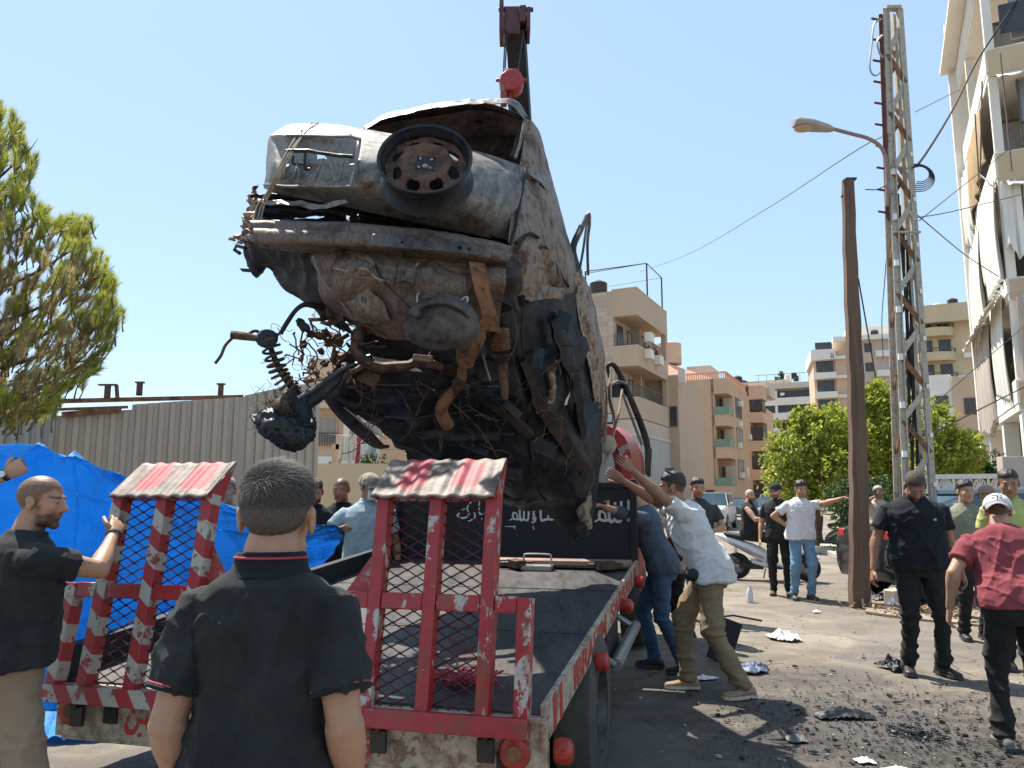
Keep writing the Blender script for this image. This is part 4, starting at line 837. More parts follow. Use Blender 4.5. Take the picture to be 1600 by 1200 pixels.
b = patch([[(580, 200, 5.2), (640, 186, 5.2), (700, 178, 5.2), (760, 172, 5.22), (818, 190, 5.28)], [(600, 215, 5.3), (650, 206, 5.3), (700, 200, 5.3), (760, 190, 5.32), (816, 205, 5.32)], [(640, 222, 5.4), (680, 220, 5.4), (730, 216, 5.4), (775, 211, 5.4), (806, 210, 5.36)]], 40, 90, .012, 6, 52, hole=lambda u, v, x, y, n: ((abs(x - 746) < 5) & (abs(y - 189) < 2.2)), fine=.4); cpart('rear_shelf_panel', b, 'charbrown')
pipe('pillar_inner', [(818, 190, 5.3), (812, 205, 5.3), (806, 225, 5.2), (800, 246, 5.1)], [.03, .02, .016, .016], 'charbrown'); pipe('seat_belt_bar', [(783, 212, 5.5), (776, 224, 5.45), (768, 236, 5.4)], .014, 'rust')
# road wheel lying on the tailgate
wc = W(664, 250, 4.02); wa = Vector((.02, -.93, .36)).normalized(); b = MB()
b.lathe(wc, wa, [(r_ * 1.09, h_) for r_, h_ in ((.236, .0), (.243, .012), (.24, .02), (.226, .015), (.222, -.005), (.214, -.02), (.205, -.05), (.205, -.13), (.225, -.16), (.236, -.17), (.243, -.165), (.232, -.15), (.215, -.12), (.212, -.05), (.225, -.02))], 56, closed=True); rimo = cpart('steel_wheel', b, 'char', solid=0, sm=40)
b = MB(); x = Vector((1, 0, 0)) - wa * wa.x; x.normalize(); y = wa.cross(x); N = 96; nr = 26; P = np.zeros((nr, N + 1, 3)); keep = np.ones((nr, N + 1), bool)
prof = [(0.02, -.035), (.05, -.035), (.075, -.03), (.10, -.012), (.125, -.004), (.145, -.012), (.18, -.045), (.212, -.05)]
for i in range(nr):
    t = i / (nr - 1); rr = .018 + t * .212; h = np.interp(rr, [p[0] for p in prof], [p[1] for p in prof])
    for j in range(N + 1):
        a = 2 * PI * j / N; P[i, j] = wc + wa * (h + .004 * math.cos(8 * a) * (rr > .12)) + (x * math.cos(a) + y * math.sin(a)) * rr
        aa = ((a / (2 * PI) * 8) % 1) - .5
        if ((rr - .168) / .030) ** 2 + (aa * rr * 2 * PI / 8 / .036) ** 2 < 1: keep[i, j] = False
        for q in range(4):
            b0 = 2 * PI * q / 4 + .7; 
            if (rr * math.cos(a) - .055 * math.cos(b0)) ** 2 + (rr * math.sin(a) - .055 * math.sin(b0)) ** 2 < .0085 ** 2: keep[i, j] = False
b.grid(P, keep=keep); obj('wheel_disc', b, M['rust'], rimo, world=False, solid=.004, sm=60)
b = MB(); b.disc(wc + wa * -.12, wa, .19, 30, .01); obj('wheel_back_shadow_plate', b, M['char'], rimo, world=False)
b = MB(); b.disc(wc + wa * -.034, wa, .062, 20, .004); obj('hub_flange', b, M['char'], rimo, world=False)
for q in range(4):
    a = 2 * PI * q / 4 + .7; b = MB(); b.lathe(wc + wa * -.03 + (x * math.cos(a) + y * math.sin(a)) * .045, wa, [(.008, 0), (.008, .008), (.003, .012)], 8, cap=True); obj('wheel_bolt', b, M['steel'], rimo, world=False)
b = MB(); b.ell(wc + wa * -.02 + y * -.0 + Vector((0, 0, -.02)), (.018, .01, .012)); obj('hub_cap_remains', b, M['strap'], rimo, world=False)
# bent rear door frame standing proud on the right
pipe('door_window_frame', [(905, 428, 5.9), (897, 390, 5.9), (908, 360, 5.9), (919, 334, 5.9), (921, 350, 5.92), (918, 380, 5.95), (919, 430, 5.98)], [.03, .018, .018, .016, .014, .012, .012], 'ash', 40)
pipe('door_frame_channel', [(902, 425, 5.95), (893, 388, 5.95), (907, 352, 5.95)], .014, 'char'); pipe('door_frame_strip', [(906, 420, 5.85), (912, 385, 5.85), (918, 338, 5.85)], .010, 'ash')
pipe('front_door_frame', [(952, 590, 6.5), (950, 572, 6.5), (962, 574, 6.5), (985, 622, 6.6), (1010, 690, 6.7), (1014, 745, 6.7)], [.012, .018, .022, .026, .03, .016], 'charbrown', 40)
pipe('front_door_strip', [(972, 612, 6.55), (984, 645, 6.6), (1003, 695, 6.65)], .012, 'ash'); pipe('front_door_brace', [(950, 605, 6.5), (966, 596, 6.5), (980, 600, 6.5)], .012, 'ash')
b = patch([[(948, 603, 6.55), (965, 600, 6.55), (980, 606, 6.6)], [(952, 622, 6.55), (966, 620, 6.55), (976, 618, 6.6)]], 16, 16, .01, 8, 60); cpart('door_inner_panel', b, 'char')
b = MB(); b.tube(curve([W(955, 575, 6.3), W(953, 620, 6.3), W(960, 660, 6.3), W(950, 700, 6.3), W(940, 735, 6.25), W(922, 742, 6.2)], 40), [.02 + .03 * abs(math.sin(i * .19)) for i in range(40)], 8, flat=.35)
b.tube(curve([W(972, 610, 6.35), W(966, 650, 6.3), W(958, 680, 6.3), W(956, 700, 6.25), W(945, 725, 6.25)], 30), .04, 8, flat=.25); b.ell(W(950, 695, 6.25), (.07, .05, .08)); single('lifting_sling', b, M['strap'], 'knotted dirty beige webbing sling tied round the right side of the wreck', 'sling', norm=True)

# pressings, brackets and seams that break up the sheets
for nm, pts, r_, mt in (('plate_recess_bead', [(505, 248, 4.36), (498, 266, 4.36), (492, 284, 4.36)], .008, 'ash'), ('plate_recess_bead', [(512, 250, 4.36), (520, 268, 4.36), (524, 284, 4.36)], .008, 'ash'), ('plate_recess_bead', [(538, 250, 4.36), (534, 268, 4.36), (528, 284, 4.36)], .008, 'ash'), ('plate_recess_bead', [(446, 250, 4.42), (441, 268, 4.42), (440, 284, 4.42)], .008, 'ash'), ('plate_recess_bead', [(463, 250, 4.40), (468, 268, 4.40), (466, 286, 4.40)], .008, 'ash'),
        ('plate_recess_rim', [(428, 290, 4.47), (480, 291, 4.36), (540, 290, 4.33), (550, 284, 4.34), (562, 225, 4.43), (556, 216, 4.46), (500, 213, 4.5), (448, 212, 4.56)], .009, 'ash'),
        ('groove_shade_bar', [(446, 236, 4.43), (480, 236, 4.40), (520, 242, 4.38), (552, 244, 4.36)], .012, 'char'), ('groove_shade_strut', [(478, 238, 4.40), (476, 262, 4.38), (484, 264, 4.38)], .009, 'char'), ('groove_shade_strut', [(458, 244, 4.41), (458, 256, 4.41), (476, 256, 4.39)], .007, 'char'),  # dark strips added so the recess grooves look shaded
        ('quarter_seam', [(822, 262, 4.98), (812, 320, 4.84), (801, 370, 4.74), (792, 400, 4.7)], .010, 'char'), ('quarter_seam', [(838, 270, 5.05), (850, 330, 5.1), (866, 400, 5.1), (880, 440, 5.2)], .006, 'ash'), ('arch_edge', [(806, 380, 4.70), (830, 366, 4.8), (852, 385, 5.0), (872, 420, 5.15), (888, 448, 5.3)], .012, 'charbrown'),
        ('floor_seam', [(560, 596, 5.0), (620, 602, 5.05), (700, 600, 5.1), (780, 606, 5.2)], .006, 'greysteel'), ('floor_seam', [(600, 650, 5.2), (660, 652, 5.25), (740, 640, 5.3)], .006, 'greysteel'), ('floor_seam', [(820, 470, 4.95), (815, 520, 5.05), (822, 580, 5.2)], .008, 'charbrown'), ('floor_seam', [(900, 470, 5.75), (905, 540, 5.8), (900, 620, 5.75)], .008, 'greysteel'), ('fuel_line', [(610, 585, 4.95), (660, 600, 5.0), (720, 640, 5.2), (770, 700, 5.5), (800, 760, 5.75)], .007, 'rust'), ('cable_remains', [(800, 480, 4.8), (808, 520, 4.85), (800, 560, 4.9), (812, 600, 5.0)], .005, 'rust'),
        ('boot_floor_seam', [(586, 412, 4.24), (600, 440, 4.2), (630, 470, 4.22), (652, 500, 4.3)], .006, 'char'), ('boot_floor_seam', [(490, 400, 4.36), (500, 430, 4.34), (522, 460, 4.38), (548, 492, 4.45)], .007, 'ash'), ('valance_edge', [(520, 420, 4.24), (545, 424, 4.2), (572, 420, 4.18), (590, 436, 4.18), (620, 440, 4.18), (642, 424, 4.2), (655, 408, 4.24)], .007, 'rustash')):
    pipe(nm, pts, r_, mt, rough=.006)
for i, (x0, y0, Yd, w_, h_, a_, mt) in enumerate(((640, 430, 4.2, .05, .10, .2, 'valance'), (668, 428, 4.2, .05, .09, -.2, 'valance'), (612, 436, 4.2, .03, .08, .1, 'valance'), (720, 600, 4.95, .12, .05, .5, 'charbrown'), (800, 640, 5.2, .14, .06, .7, 'charbrown'), (850, 700, 5.5, .16, .12, .4, 'charbrown'), (600, 625, 5.0, .14, .05, -.1, 'char'), (770, 560, 4.95, .1, .05, .2, 'charbrown'), (880, 500, 5.35, .1, .16, .3, 'char'), (660, 560, 4.75, .12, .05, .1, 'rust'), (560, 520, 4.6, .05, .1, .1, 'valance'), (575, 590, 4.85, .12, .1, .4, 'rust'), (840, 560, 5.1, .07, .18, .15, 'char'), (740, 700, 5.4, .2, .05, .35, 'char'), (800, 740, 5.6, .14, .1, .2, 'charbrown'), (700, 720, 5.5, .16, .06, -.2, 'char'))):
    b = MB(); R_ = Matrix.Rotation(a_, 3, 'Y') @ Matrix.Rotation(-.5, 3, 'X'); c = W(x0, y0, Yd - .06); b.box(c, (w_, .008, h_), R_); b.box(c + R_ @ Vector((0, .02, h_ / 2)), (w_, .045, .007), R_); b.box(c + R_ @ Vector((w_ / 2, .02, 0)), (.007, .045, h_), R_); obj('floor_bracket', b, M[mt], car, sm=0, bevel=.003)
b = MB()
for q in range(70):
    p = W(rng.uniform(540, 900), rng.uniform(530, 780), 0 + 5.0 + rng.uniform(-.1, .3)); 
    p = W(*( [rng.uniform(545, 900), rng.uniform(520, 700)] ), 5.15 + rng.uniform(-.25, .15)); pts = [p]; d = Vector(rng.normal(0, 1, 3)).normalized()
    for k in range(8): pts.append(pts[-1] + d * .035); d = (d + Vector(rng.normal(0, .5, 3)) * .6 + Vector((0, 0, -.12))).normalized()
    b.tube(pts, rng.uniform(.0015, .004), 4, cap=False)
tag(obj('burnt_wiring', b, M['rust'], car), kind='stuff')
# ------------------------------------------------------------------ buildings
def V3(p, z): return Vector((p[0], p[1], z))
class Frame:
    """street frame: u runs along the street away from the viewer, v to the left of it"""
    def __init__(s, C0, u=(.435, .90)):
        s.C = Vector((C0[0], C0[1], 0)); s.u = Vector((u[0], u[1], 0)).normalized(); s.v = Vector((-s.u.y, s.u.x, 0)); s.R = Matrix((s.u, s.v, Vector((0, 0, 1)))).transposed()
    def p(s, u, v, z): return s.C + s.u * u + s.v * v + Vector((0, 0, z))
    def box(s, mb, u0, u1, v0, v1, z0, z1, mi=None): mb.box(s.p((u0 + u1) / 2, (v0 + v1) / 2, (z0 + z1) / 2), (abs(u1 - u0), abs(v1 - v0), abs(z1 - z0)), s.R, mi)
def fbox(fr, name, rg, mat, parent, sub=False, bevel=0, label=None):
    b = MB(); fr.box(b, *rg); return obj(name, b, mat, parent, world=not sub, sm=0, bevel=bevel, label=label)
M['f_stone'] = facade('tan_stone_facade', (.50, .38, .28), .08, .2); M['f_tan'] = facade('warm_tan_render', (.52, .385, .275), .04, .12)
def stonewall():
    t = NT('split_stone_cladding'); br = t.n('ShaderNodeTexBrick'); t.l(t.mapv((1, 1, 1), (PI / 2, 0, 0)), br.inputs['Vector']); br.inputs['Scale'].default_value = 1.0
    br.inputs['Brick Width'].default_value = .62; br.inputs['Row Height'].default_value = .30; br.inputs['Mortar Size'].default_value = .012
    br.inputs['Color1'].default_value = (.46, .34, .25, 1); br.inputs['Color2'].default_value = (.60, .50, .40, 1); br.inputs['Mortar'].default_value = (.34, .26, .2, 1); br.inputs['Bias'].default_value = -.2
    t.col(t.mix(t.ramp(t.noise(5, 5, .7), [(.3, .0), (.7, .5)]), br.outputs['Color'], (.44, .35, .28))); t.set(.9); t.bump(t.noise(7, 5), .8, .03); return t.mat
M['f_stonewall'] = stonewall()
M['f_orange'] = facade('orange_tan_render', (.56, .37, .235), .05, .15); M['f_orange2'] = facade('pale_orange_render', (.60, .42, .29), .06, .15); M['f_peach'] = facade('peach_roof', (.68, .40, .28), .05, .1)
M['f_cream'] = facade('cream_render', (.60, .52, .42), .06, .25); M['f_white'] = facade('white_render', (.78, .73, .65), .05, .22); M['f_yellow'] = facade('yellow_cream_render', (.60, .47, .30), .06, .2)
M['f_pink'] = facade('pinkish_beige_render', (.54, .43, .36), .06, .2); M['green_rail'] = basic('green_glass_rail', (.16, .25, .17), .3, 0, .2, 3); M['railmetal'] = basic('railing_brown', (.13, .10, .09), .6, .3, .2, 5)
M['wincurtain'] = basic('window_with_pale_curtain', (.30, .27, .24), .6, 0, .35, 2.5, stretch=(1, 1, .2)); M['shutter'] = basic('pale_panel_shutter', (.40, .38, .36), .7, 0, .12, 3, stretch=(1, 1, .2))
M['awning'] = basic('striped_awning', (.42, .40, .38), .8, 0, .4, 14, stretch=(1, 1, .05))
def railing(fr, rg, parent, n=None, solid=None, sub=True, mat=None, name='railing'):
    u0, u1, v0, v1, z0, z1 = rg; b = MB(); L = max(abs(u1 - u0), abs(v1 - v0)); n = n or int(L / .14)
    for k in range(n + 1):
        t = k / n; p = fr.p(u0 + (u1 - u0) * t, v0 + (v1 - v0) * t, 0); b.box(p + Vector((0, 0, (z0 + z1) / 2)), (.025, .025, z1 - z0), fr.R)
    for z in (z0, z1): b.beam(fr.p(u0, v0, z), fr.p(u1, v1, z), .05, .05)
    return obj(name, b, mat or M['railmetal'], parent, world=not sub, sm=0)
def window(fr, face, a0, a1, z0, z1, at, parent, mat='winddark', frame='railmetal', mull=1, out=.02, rail=False):
    """face 'u': plane u=at seen from -u ; face 'v': plane v=at seen from -v ; 'V' seen from +v"""
    b = MB(); t = .05; f = .07
    def bx_(m, a, c, e, g, o0, o1):
        if face == 'u': fr.box(m, at - o1, at - o0, a, c, e, g)
        elif face == 'v': fr.box(m, a, c, at - o1, at - o0, e, g)
        else: fr.box(m, a, c, at + o0, at + o1, e, g)
    for (x0, x1, y0, y1) in ((a0, a1, z0, z0 + f), (a0, a1, z1 - f, z1), (a0, a0 + f, z0 + f, z1 - f), (a1 - f, a1, z0 + f, z1 - f)): bx_(b, x0, x1, y0, y1, .0, .06)
    for k in range(1, mull + 1):
        x = a0 + (a1 - a0) * k / (mull + 1); bx_(b, x - f / 2, x + f / 2, z0 + f, z1 - f, .0, .05)
    w = obj('window', b, M[frame], parent, sm=0); g = MB(); bx_(g, a0 + f, a1 - f, z0 + f, z1 - f, .003, .02); obj('pane', g, M[mat], w, world=False, sm=0)
    if rail: pass
    return w

# F: stone building with deep corner balconies, nearest on the left of the street
bp = W(998, 600, 43); F = Frame((bp.x, 43)); o = empty('apartment_building', (bp.x, 43, 0), 'tan stone apartment building with deep corner balconies and people at the railing', 'building')
fbox(F, 'wall', (0, 6.8, 1.43, 9, 0, 13.45), M['f_stonewall'], o)
for z0, z1 in ((11.9, 13.5), (8.95, 10.1), (5.95, 7.1)):
    b = MB(); F.box(b, -.02, 6.8, 0, 1.5, z0, z0 + .15); F.box(b, -.02, .12, 0, 1.5, z0 + .15, z1); F.box(b, .12, 6.8, 0, .12, z0 + .15, z1)
    if z0 > 11: F.box(b, .12, 6.8, .12, 1.5, z0 + .15, z1 - .3)
    sl_ = obj('balcony' if z0 < 11 else 'roof_parapet', b, M['f_tan'], o, sm=0)
    b = MB(); F.box(b, -.04, 6.82, -.02, .14, z1, z1 + .05); F.box(b, -.04, .14, .14, 1.5, z1, z1 + .05); obj('coping', b, M['f_cream'], sl_, world=False, sm=0)
    if z0 < 11:
        railing(F, (.05, 5.2, .06, .06, z1 + .08, z1 + .75), sl_, 26); railing(F, (.05, .05, .06, 1.43, z1 + .08, z1 + .75), sl_, 8)
        F2 = F; window(F, 'v', .6, 1.7, z1 - .9, z1 + 1.5, 1.43, o, 'winddark'); window(F, 'v', 2.6, 4.2, z1 - .9, z1 + 1.5, 1.43, o, 'wincurtain')
        b = MB(); F.box(b, 6.3, 6.8, 0, .3, z1, z1 + 1.9); F.box(b, 3.6, 3.8, .9, 1.43, z1, z1 + 1.9); obj('pillar', b, M['f_tan'], o, sm=0)
b = MB(); F.box(b, .0, 6.8, 0, 1.5, 0, 5.9); obj('lower_wall', b, M['f_pink'], o, sm=0)
for a0, a1 in ((.15, 2.2), (2.25, 4.4), (4.45, 6.6)):
    b = MB(); F.box(b, a0, a1, -.04, 0, 1.0, 4.9); obj('shutter', b, M['shutter'], o, sm=0)
b = MB(); F.box(b, -.04, -.0, .15, 1.45, 1.0, 4.9); obj('shutter', b, M['shutter'], o, sm=0)
b = MB(); F.box(b, -.06, 6.8, -.06, 1.5, 4.95, 5.1); obj('ledge', b, M['f_cream'], o, sm=0)
fbox(F, 'side_wing', (6.8, 14, -.6, 9, 0, 9.3), M['f_tan'], o); window(F, 'u', -.5, .6, 6.0, 7.3, 6.8, o)
b = MB()
for u_, v_ in ((3.0, .2), (6.5, .2), (3.0, 4.2)): b.tube([F.p(u_, v_, 13.4), F.p(u_, v_, 15.8)], .05, 6)
b.tube([F.p(3.0, 4.2, 15.8), F.p(3.0, .2, 15.8), F.p(6.5, .2, 15.8)], .035, 6); b.tube([F.p(6.5, .2, 15.8), F.p(6.5, 7, 15.5)], .02, 4); b.tube([F.p(3, .2, 15.8), F.p(3, 9, 15.5)], .02, 4); obj('roof_frame', b, M['darksteel'], o)
b = MB(); F.box(b, 6.9, 7.3, -1.0, -.6, 8.8, 9.7); obj('air_conditioner', b, M['f_white'], o, sm=0)
# E: orange building with green balcony rails
bp = W(1136, 600, 74); E_ = Frame((bp.x, 74)); o = empty('apartment_building', (bp.x, 74, 0), 'orange-tan apartment building with green glass balcony fronts', 'building')
H_ = 13.0; zs = (1.6, 4.75, 7.9)
b = MB(); E_.box(b, 0, 12, 1.6, 14, 0, H_); E_.box(b, 3.1, 12, 0, 1.6, 0, H_); E_.box(b, .0, 3.1, 0, 1.6, 0, 2.6); E_.box(b, 0, .25, 1.3, 1.6, 2.6, H_)
for z in (5.2, 8.35, 11.5): E_.box(b, 0, 3.1, 0, 1.6, z, z + (1.1 if z < 11 else 1.5))
E_.box(b, 0, .2, 1.4, 1.6, 2.6, 12); obj('wall', b, M['f_orange'], o, sm=0)
for z in (2.6, 6.3, 9.45):
    b = MB(); E_.box(b, -.05, 0, 0.0, 1.45, z + .0, z + .75); E_.box(b, 0, 2.4, -.05, 0, z, z + .75); obj('balcony_front', b, M['green_rail'], o, sm=0)
    b = MB(); E_.box(b, 2.9, 3.09, .1, 1.5, z, z + 2.0); obj('recess_wall', b, M['f_cream'], o, sm=0); window(E_, 'u', 1.0, 1.35, z, z + 1.9, 2.88, o)
for z in (3.3, 6.5, 9.6): window(E_, 'v', 4.2, 7.6, z, z + 2.0, 0, o, 'winddark' if z > 9 else 'wincurtain')
b = MB(); 
for k in range(60): E_.box(b, .1, .25, .3 + k * .22, .38 + k * .22, H_, H_ + .55)
for k in range(50): E_.box(b, .4 + k * .23, .48 + k * .23, .1, .25, H_, H_ + .55)
E_.box(b, .05, .3, .1, 13.6, H_ + .55, H_ + .68); E_.box(b, .3, 12, .05, .3, H_ + .55, H_ + .68); obj('roof_balustrade', b, M['f_peach'], o, sm=0)
b = MB(); P = [E_.p(1, 1, H_), E_.p(12, 1, H_), E_.p(12, 11, H_), E_.p(1, 11, H_), E_.p(3, 8, H_ + 3.0), E_.p(9, 8, H_ + 3.0)]; b.add(P, [(0, 1, 5, 4), (1, 2, 5), (2, 3, 4, 5), (3, 0, 4)]); obj('roof', b, M['f_peach'], o, sm=0, norm=True)
b = MB(); E_.box(b, 2, 6, 8, 12, H_, H_ + 4.6); b.lathe(E_.p(4, 6.6, H_ + 2.4), (0, 0, 1), [(1.3, 0), (1.3, 2.2), (.2, 2.5)], 16, cap=True); obj('water_tank', b, M['f_orange2'], o)
b = MB(); E_.box(b, 5, 9, 2.5, 5, H_, H_ + 2.2); obj('roof_hut', b, M['f_cream'], o, sm=0)
b = MB(); E_.box(b, -.03, .0, 10.3, 10.5, 0, H_); obj('drainpipe', b, M['f_tan'], o, sm=0)
for k in range(3): window(E_, 'u', 1.6 + k * 3, 3.8 + k * 3, .2, 2.2, 0, o)
b = MB()
for k in range(5): b.prism([E_.p(7.9 - k * .3, -.5, 4.5), E_.p(7.7 - k * .3, -.5, 4.5), E_.p(7.72 - k * .3, -.55, 3.3 + .2 * (k % 3))], (0.02, .02, 0))
obj('washing', b, M['f_white'], o, norm=True)
# E2: orange wing further down
bp = W(1190, 600, 88); E2 = Frame((bp.x, 88)); o = empty('apartment_building', (bp.x, 88, 0), 'pale orange apartment building set back beyond the green-railed one', 'building')
b = MB(); E2.box(b, 0, 9, 1.5, 9, 0, 13.1); E2.box(b, 3, 9, 0, 1.5, 0, 11.9)
for z in (0, 3.4, 6.7, 10.0): E2.box(b, 0, 3, 0, 1.5, z, z + 1.2)
E2.box(b, 0, 3.2, -.1, 1.5, 12.7, 14.3); obj('wall', b, M['f_orange2'], o, sm=0)
for z in (1.3, 4.6, 7.9, 11.2):
    b = MB(); E2.box(b, .3, .35, .1, 1.45, z + .2, z + 1.6); E2.box(b, .4, 2.9, .1, .15, z + .2, z + 1.6); obj('glazing', b, M['winddark'], o, sm=0)
    window(E2, 'u', 2.2, 2.9, z + .1, z + 1.5, 0, o)
b = MB(); E2.box(b, -1, 8, 1.5, 8, 14.3, 14.6); E2.box(b, 3, 8, -.5, 5, 13.4, 15.0); obj('roof_slab', b, M['f_cream'], o, sm=0)
# D: cream building with long dark balcony bands
bp = W(1265, 600, 150); D = Frame((bp.x, 150)); o = empty('apartment_building', (bp.x, 150, 0), 'cream apartment block with long dark balcony bands, far down the street', 'building')
b = MB(); D.box(b, 1.6, 14, 0, 16, 0, 23.5); D.box(b, 0, 14, -3.4, 0, 0, 22.5); obj('wall', b, M['f_pink'], o, sm=0)
for k in range(7):
    z = 1.6 + k * 3.0; b = MB(); D.box(b, 0, 1.6, 0, 9.5, z, z + 1.45); D.box(b, .0, 1.6, 8.3, 9.5, z + 1.45, z + 3.0) if False else None; s_ = obj('balcony', b, M['f_white'], o, sm=0)
    b = MB(); D.box(b, 1.4, 1.58, .4, 6.2, z + 1.45, z + 2.98); D.box(b, 1.4, 1.58, 6.8, 9.2, z + 1.45, z + 2.98); obj('glazing', b, M['winddark'], s_, world=False, sm=0)
    b = MB(); D.box(b, .1, 1.5, 6.25, 6.7, z + 1.45, z + 3.0); obj('pillar', b, M['f_white'], s_, world=False, sm=0)
b = MB(); D.box(b, -.2, 14, -3.6, 10, 22.5 + .4, 24.0); D.box(b, 2, 12, 4, 16, 24, 25.0); obj('roof_slab', b, M['f_cream'], o, sm=0)
b = MB()
for k in range(9): b.beam(D.p(1, -3 + k * 1.6, 24), D.p(1, -3 + k * 1.6, 26), .06, .06); b.beam(D.p(1, -3 + k * 1.6, 26), D.p(5, -1.5 + k * 1.6, 26.6), .06, .06)
b.beam(D.p(1, -3, 26), D.p(1, 10, 26), .08, .08); obj('roof_pergola', b, M['railmetal'], o, sm=0)
bp = W(1205, 600, 170); D2 = Frame((bp.x, 170)); o = empty('apartment_building', (bp.x, 170, 0), 'low pale building with a flat white roof, farthest on the left of the street', 'building')
b = MB(); D2.box(b, 0, 8, 0, 12, 0, 22); obj('wall', b, M['f_cream'], o, sm=0); b = MB(); D2.box(b, -.5, 8, -1, 12.5, 22, 23.4); obj('roof_slab', b, M['f_white'], o, sm=0)
for k in range(5): window(D2, 'u', 1 + k * 2, 2.4 + k * 2, 18.6, 20.4, 0, o)
# C: orange and white block behind the trees
bp = W(1342, 600, 118); Cc = Frame((bp.x, 118), (.30, .954)); o = empty('apartment_building', (bp.x, 118, 0), 'tall orange and white apartment block rising behind the roadside trees', 'building')
b = MB(); Cc.box(b, 0, 12, -8.2, 0, 0, 25.6); obj('wall', b, M['f_pink'], o, sm=0)
b = MB(); Cc.box(b, .4, 12, 0, 6.4, 0, 23.6); Cc.box(b, .0, .4, 1.3, 3.2, 0, 24.2); obj('orange_wall', b, M['f_orange2'], o, sm=0)
for k in range(8):
    z = 1.5 + k * 3.05; b = MB(); w_ = 6.6 if k < 7 else 4.0; Cc.box(b, -1.0, .4, 3.2, w_, z, z + .95); Cc.box(b, -.4, .0, -.1, 3.2, z, z + .5); Cc.box(b, -.9, 0, -7.6, -2.6, z, z + .95); s_ = obj('balcony', b, M['f_white'], o, sm=0)
    b = MB(); Cc.box(b, .32, .39, 3.5, 6.0, z + .95, z + 2.9); Cc.box(b, -.07, -.01, -6.8, -4.6, z + .95, z + 2.6); Cc.box(b, -.04, -.01, .3, 1.2, z + .6, z + 2.8); obj('glazing', b, M['winddark'], s_, world=False, sm=0)
    window(Cc, 'u', -2.2, -1.1, z + .9, z + 2.3, 0, o)
b = MB(); Cc.box(b, -1, 12, -8.6, 3.4, 25.6, 26.3); Cc.box(b, -1.0, 12, 3.4, 6.8, 22.8, 24.4); Cc.box(b, 2, 10, -6, 1, 26.3, 28.2); obj('roof_slab', b, M['f_white'], o, sm=0)
# B: yellow-cream block with curved balconies
bp = W(1478, 600, 84); B_ = Frame((bp.x, 84), (.42, .907)); o = empty('apartment_building', (bp.x, 84, 0), 'yellow-cream apartment block with curved balconies between the lattice tower and the white building', 'building')
b = MB(); B_.box(b, 0, 8, -4, 3.2, 0, 20.8); obj('wall', b, M['f_yellow'], o, sm=0)
for k in range(7):
    z = 2.6 + k * 2.75; b = MB(); pts = []
    for q in range(17): a = PI * q / 16; pts.append(B_.p(-1.5 * math.sin(a) - .02, .8 - 2.0 * math.cos(a), z))
    b.prism(pts, (0, 0, .95)); s_ = obj('curved_balcony', b, M['f_yellow'], o, sm=30, norm=True)
    b = MB(); b.tube([p + Vector((0, 0, 1.35)) for p in pts], .05, 5); 
    for p in pts[::2]: b.tube([p + Vector((0, 0, .95)), p + Vector((0, 0, 1.35))], .03, 4)
    obj('handrail', b, M['railmetal'], s_, world=False); window(B_, 'u', -.8, .4, z + .95, z + 2.5, 0, o); window(B_, 'u', 1.0, 2.3, z + .95, z + 2.5, 0, o)
b = MB(); B_.box(b, -1.4, 8, -4.3, 2.8, 20.6, 22.6); obj('roof_slab', b, M['f_yellow'], o, sm=0)
bp = W(1492, 600, 60); B2 = Frame((bp.x, 60), (.42, .907)); o = empty('apartment_building', (bp.x, 60, 0), 'white and orange low apartment block with small balconies behind the lattice tower', 'building')
b = MB(); B2.box(b, 0, 6, -4, .2, 0, 10.9); obj('orange_wall', b, M['f_orange2'], o, sm=0); b = MB(); B2.box(b, .3, 6, .2, 3, 0, 11.2); obj('wall', b, M['f_white'], o, sm=0)
for z in (2.6, 5.0, 7.6):
    b = MB(); B2.box(b, -.9, .3, .3, 2.7, z, z + .12); B2.box(b, -.9, -.8, .3, 2.7, z + .12, z + .9); s_ = obj('balcony', b, M['f_white'], o, sm=0); window(B2, 'u', .5, 1.5, z + .2, z + 1.9, .3, o); window(B2, 'u', 1.8, 2.4, z + .9, z + 1.9, .3, o); window(B2, 'u', -1.3, -.5, z + .3, z + 1.6, 0, o)
# A: near white building on the right with curtained balconies
bp = W(1598, 700, 20); A = Frame((bp.x, 20), (.435, .90)); o = empty('apartment_building', (bp.x, 20, 0), 'white apartment building at the right edge with torn balcony curtains', 'building')
LW = 7.2; lv = [4.05, 7.0, 10.25, 13.35, 16.4]; fas = [.85, .65, .95, .9, .9]
b = MB(); A.box(b, 1.5, LW - .3, -9, -1.4, 3.4, 17.5); A.box(b, LW - .3, LW, -9, .25, 3.2, 19); core = obj('wall', b, M['f_white'], o, sm=0)
for z, f in zip(lv, fas):
    b = MB(); A.box(b, 0, LW, -9, 0, z - .25, z - .05); A.box(b, -.02, .13, -9, .02, z - .05, z - .25 + f); A.box(b, .13, LW, -.12, .02, z - .05, z - .25 + f); s_ = obj('balcony', b, M['f_white'], o, sm=0, bevel=.02)
    b = MB(); A.box(b, -.045, -.02, -9, -.05, z - .2, z + f - .3); obj('balcony_front_panel', b, M['f_yellow'] if z > 10 else M['f_tan'], s_, world=False, sm=0)
for z in lv[:-1]:
    for a0 in (-2.2, -4.6): window(A, 'u', a0, a0 + 1.9, z, z + 2.2, 1.5, o, 'wincurtain')
    for a0 in (2.2, 5.0): window(A, 'v', a0, a0 + 1.8, z, z + 2.2, -1.4 , o) if False else window(A, 'V', a0, a0 + 1.8, z, z + 2.2, -1.4, o)
b = MB()
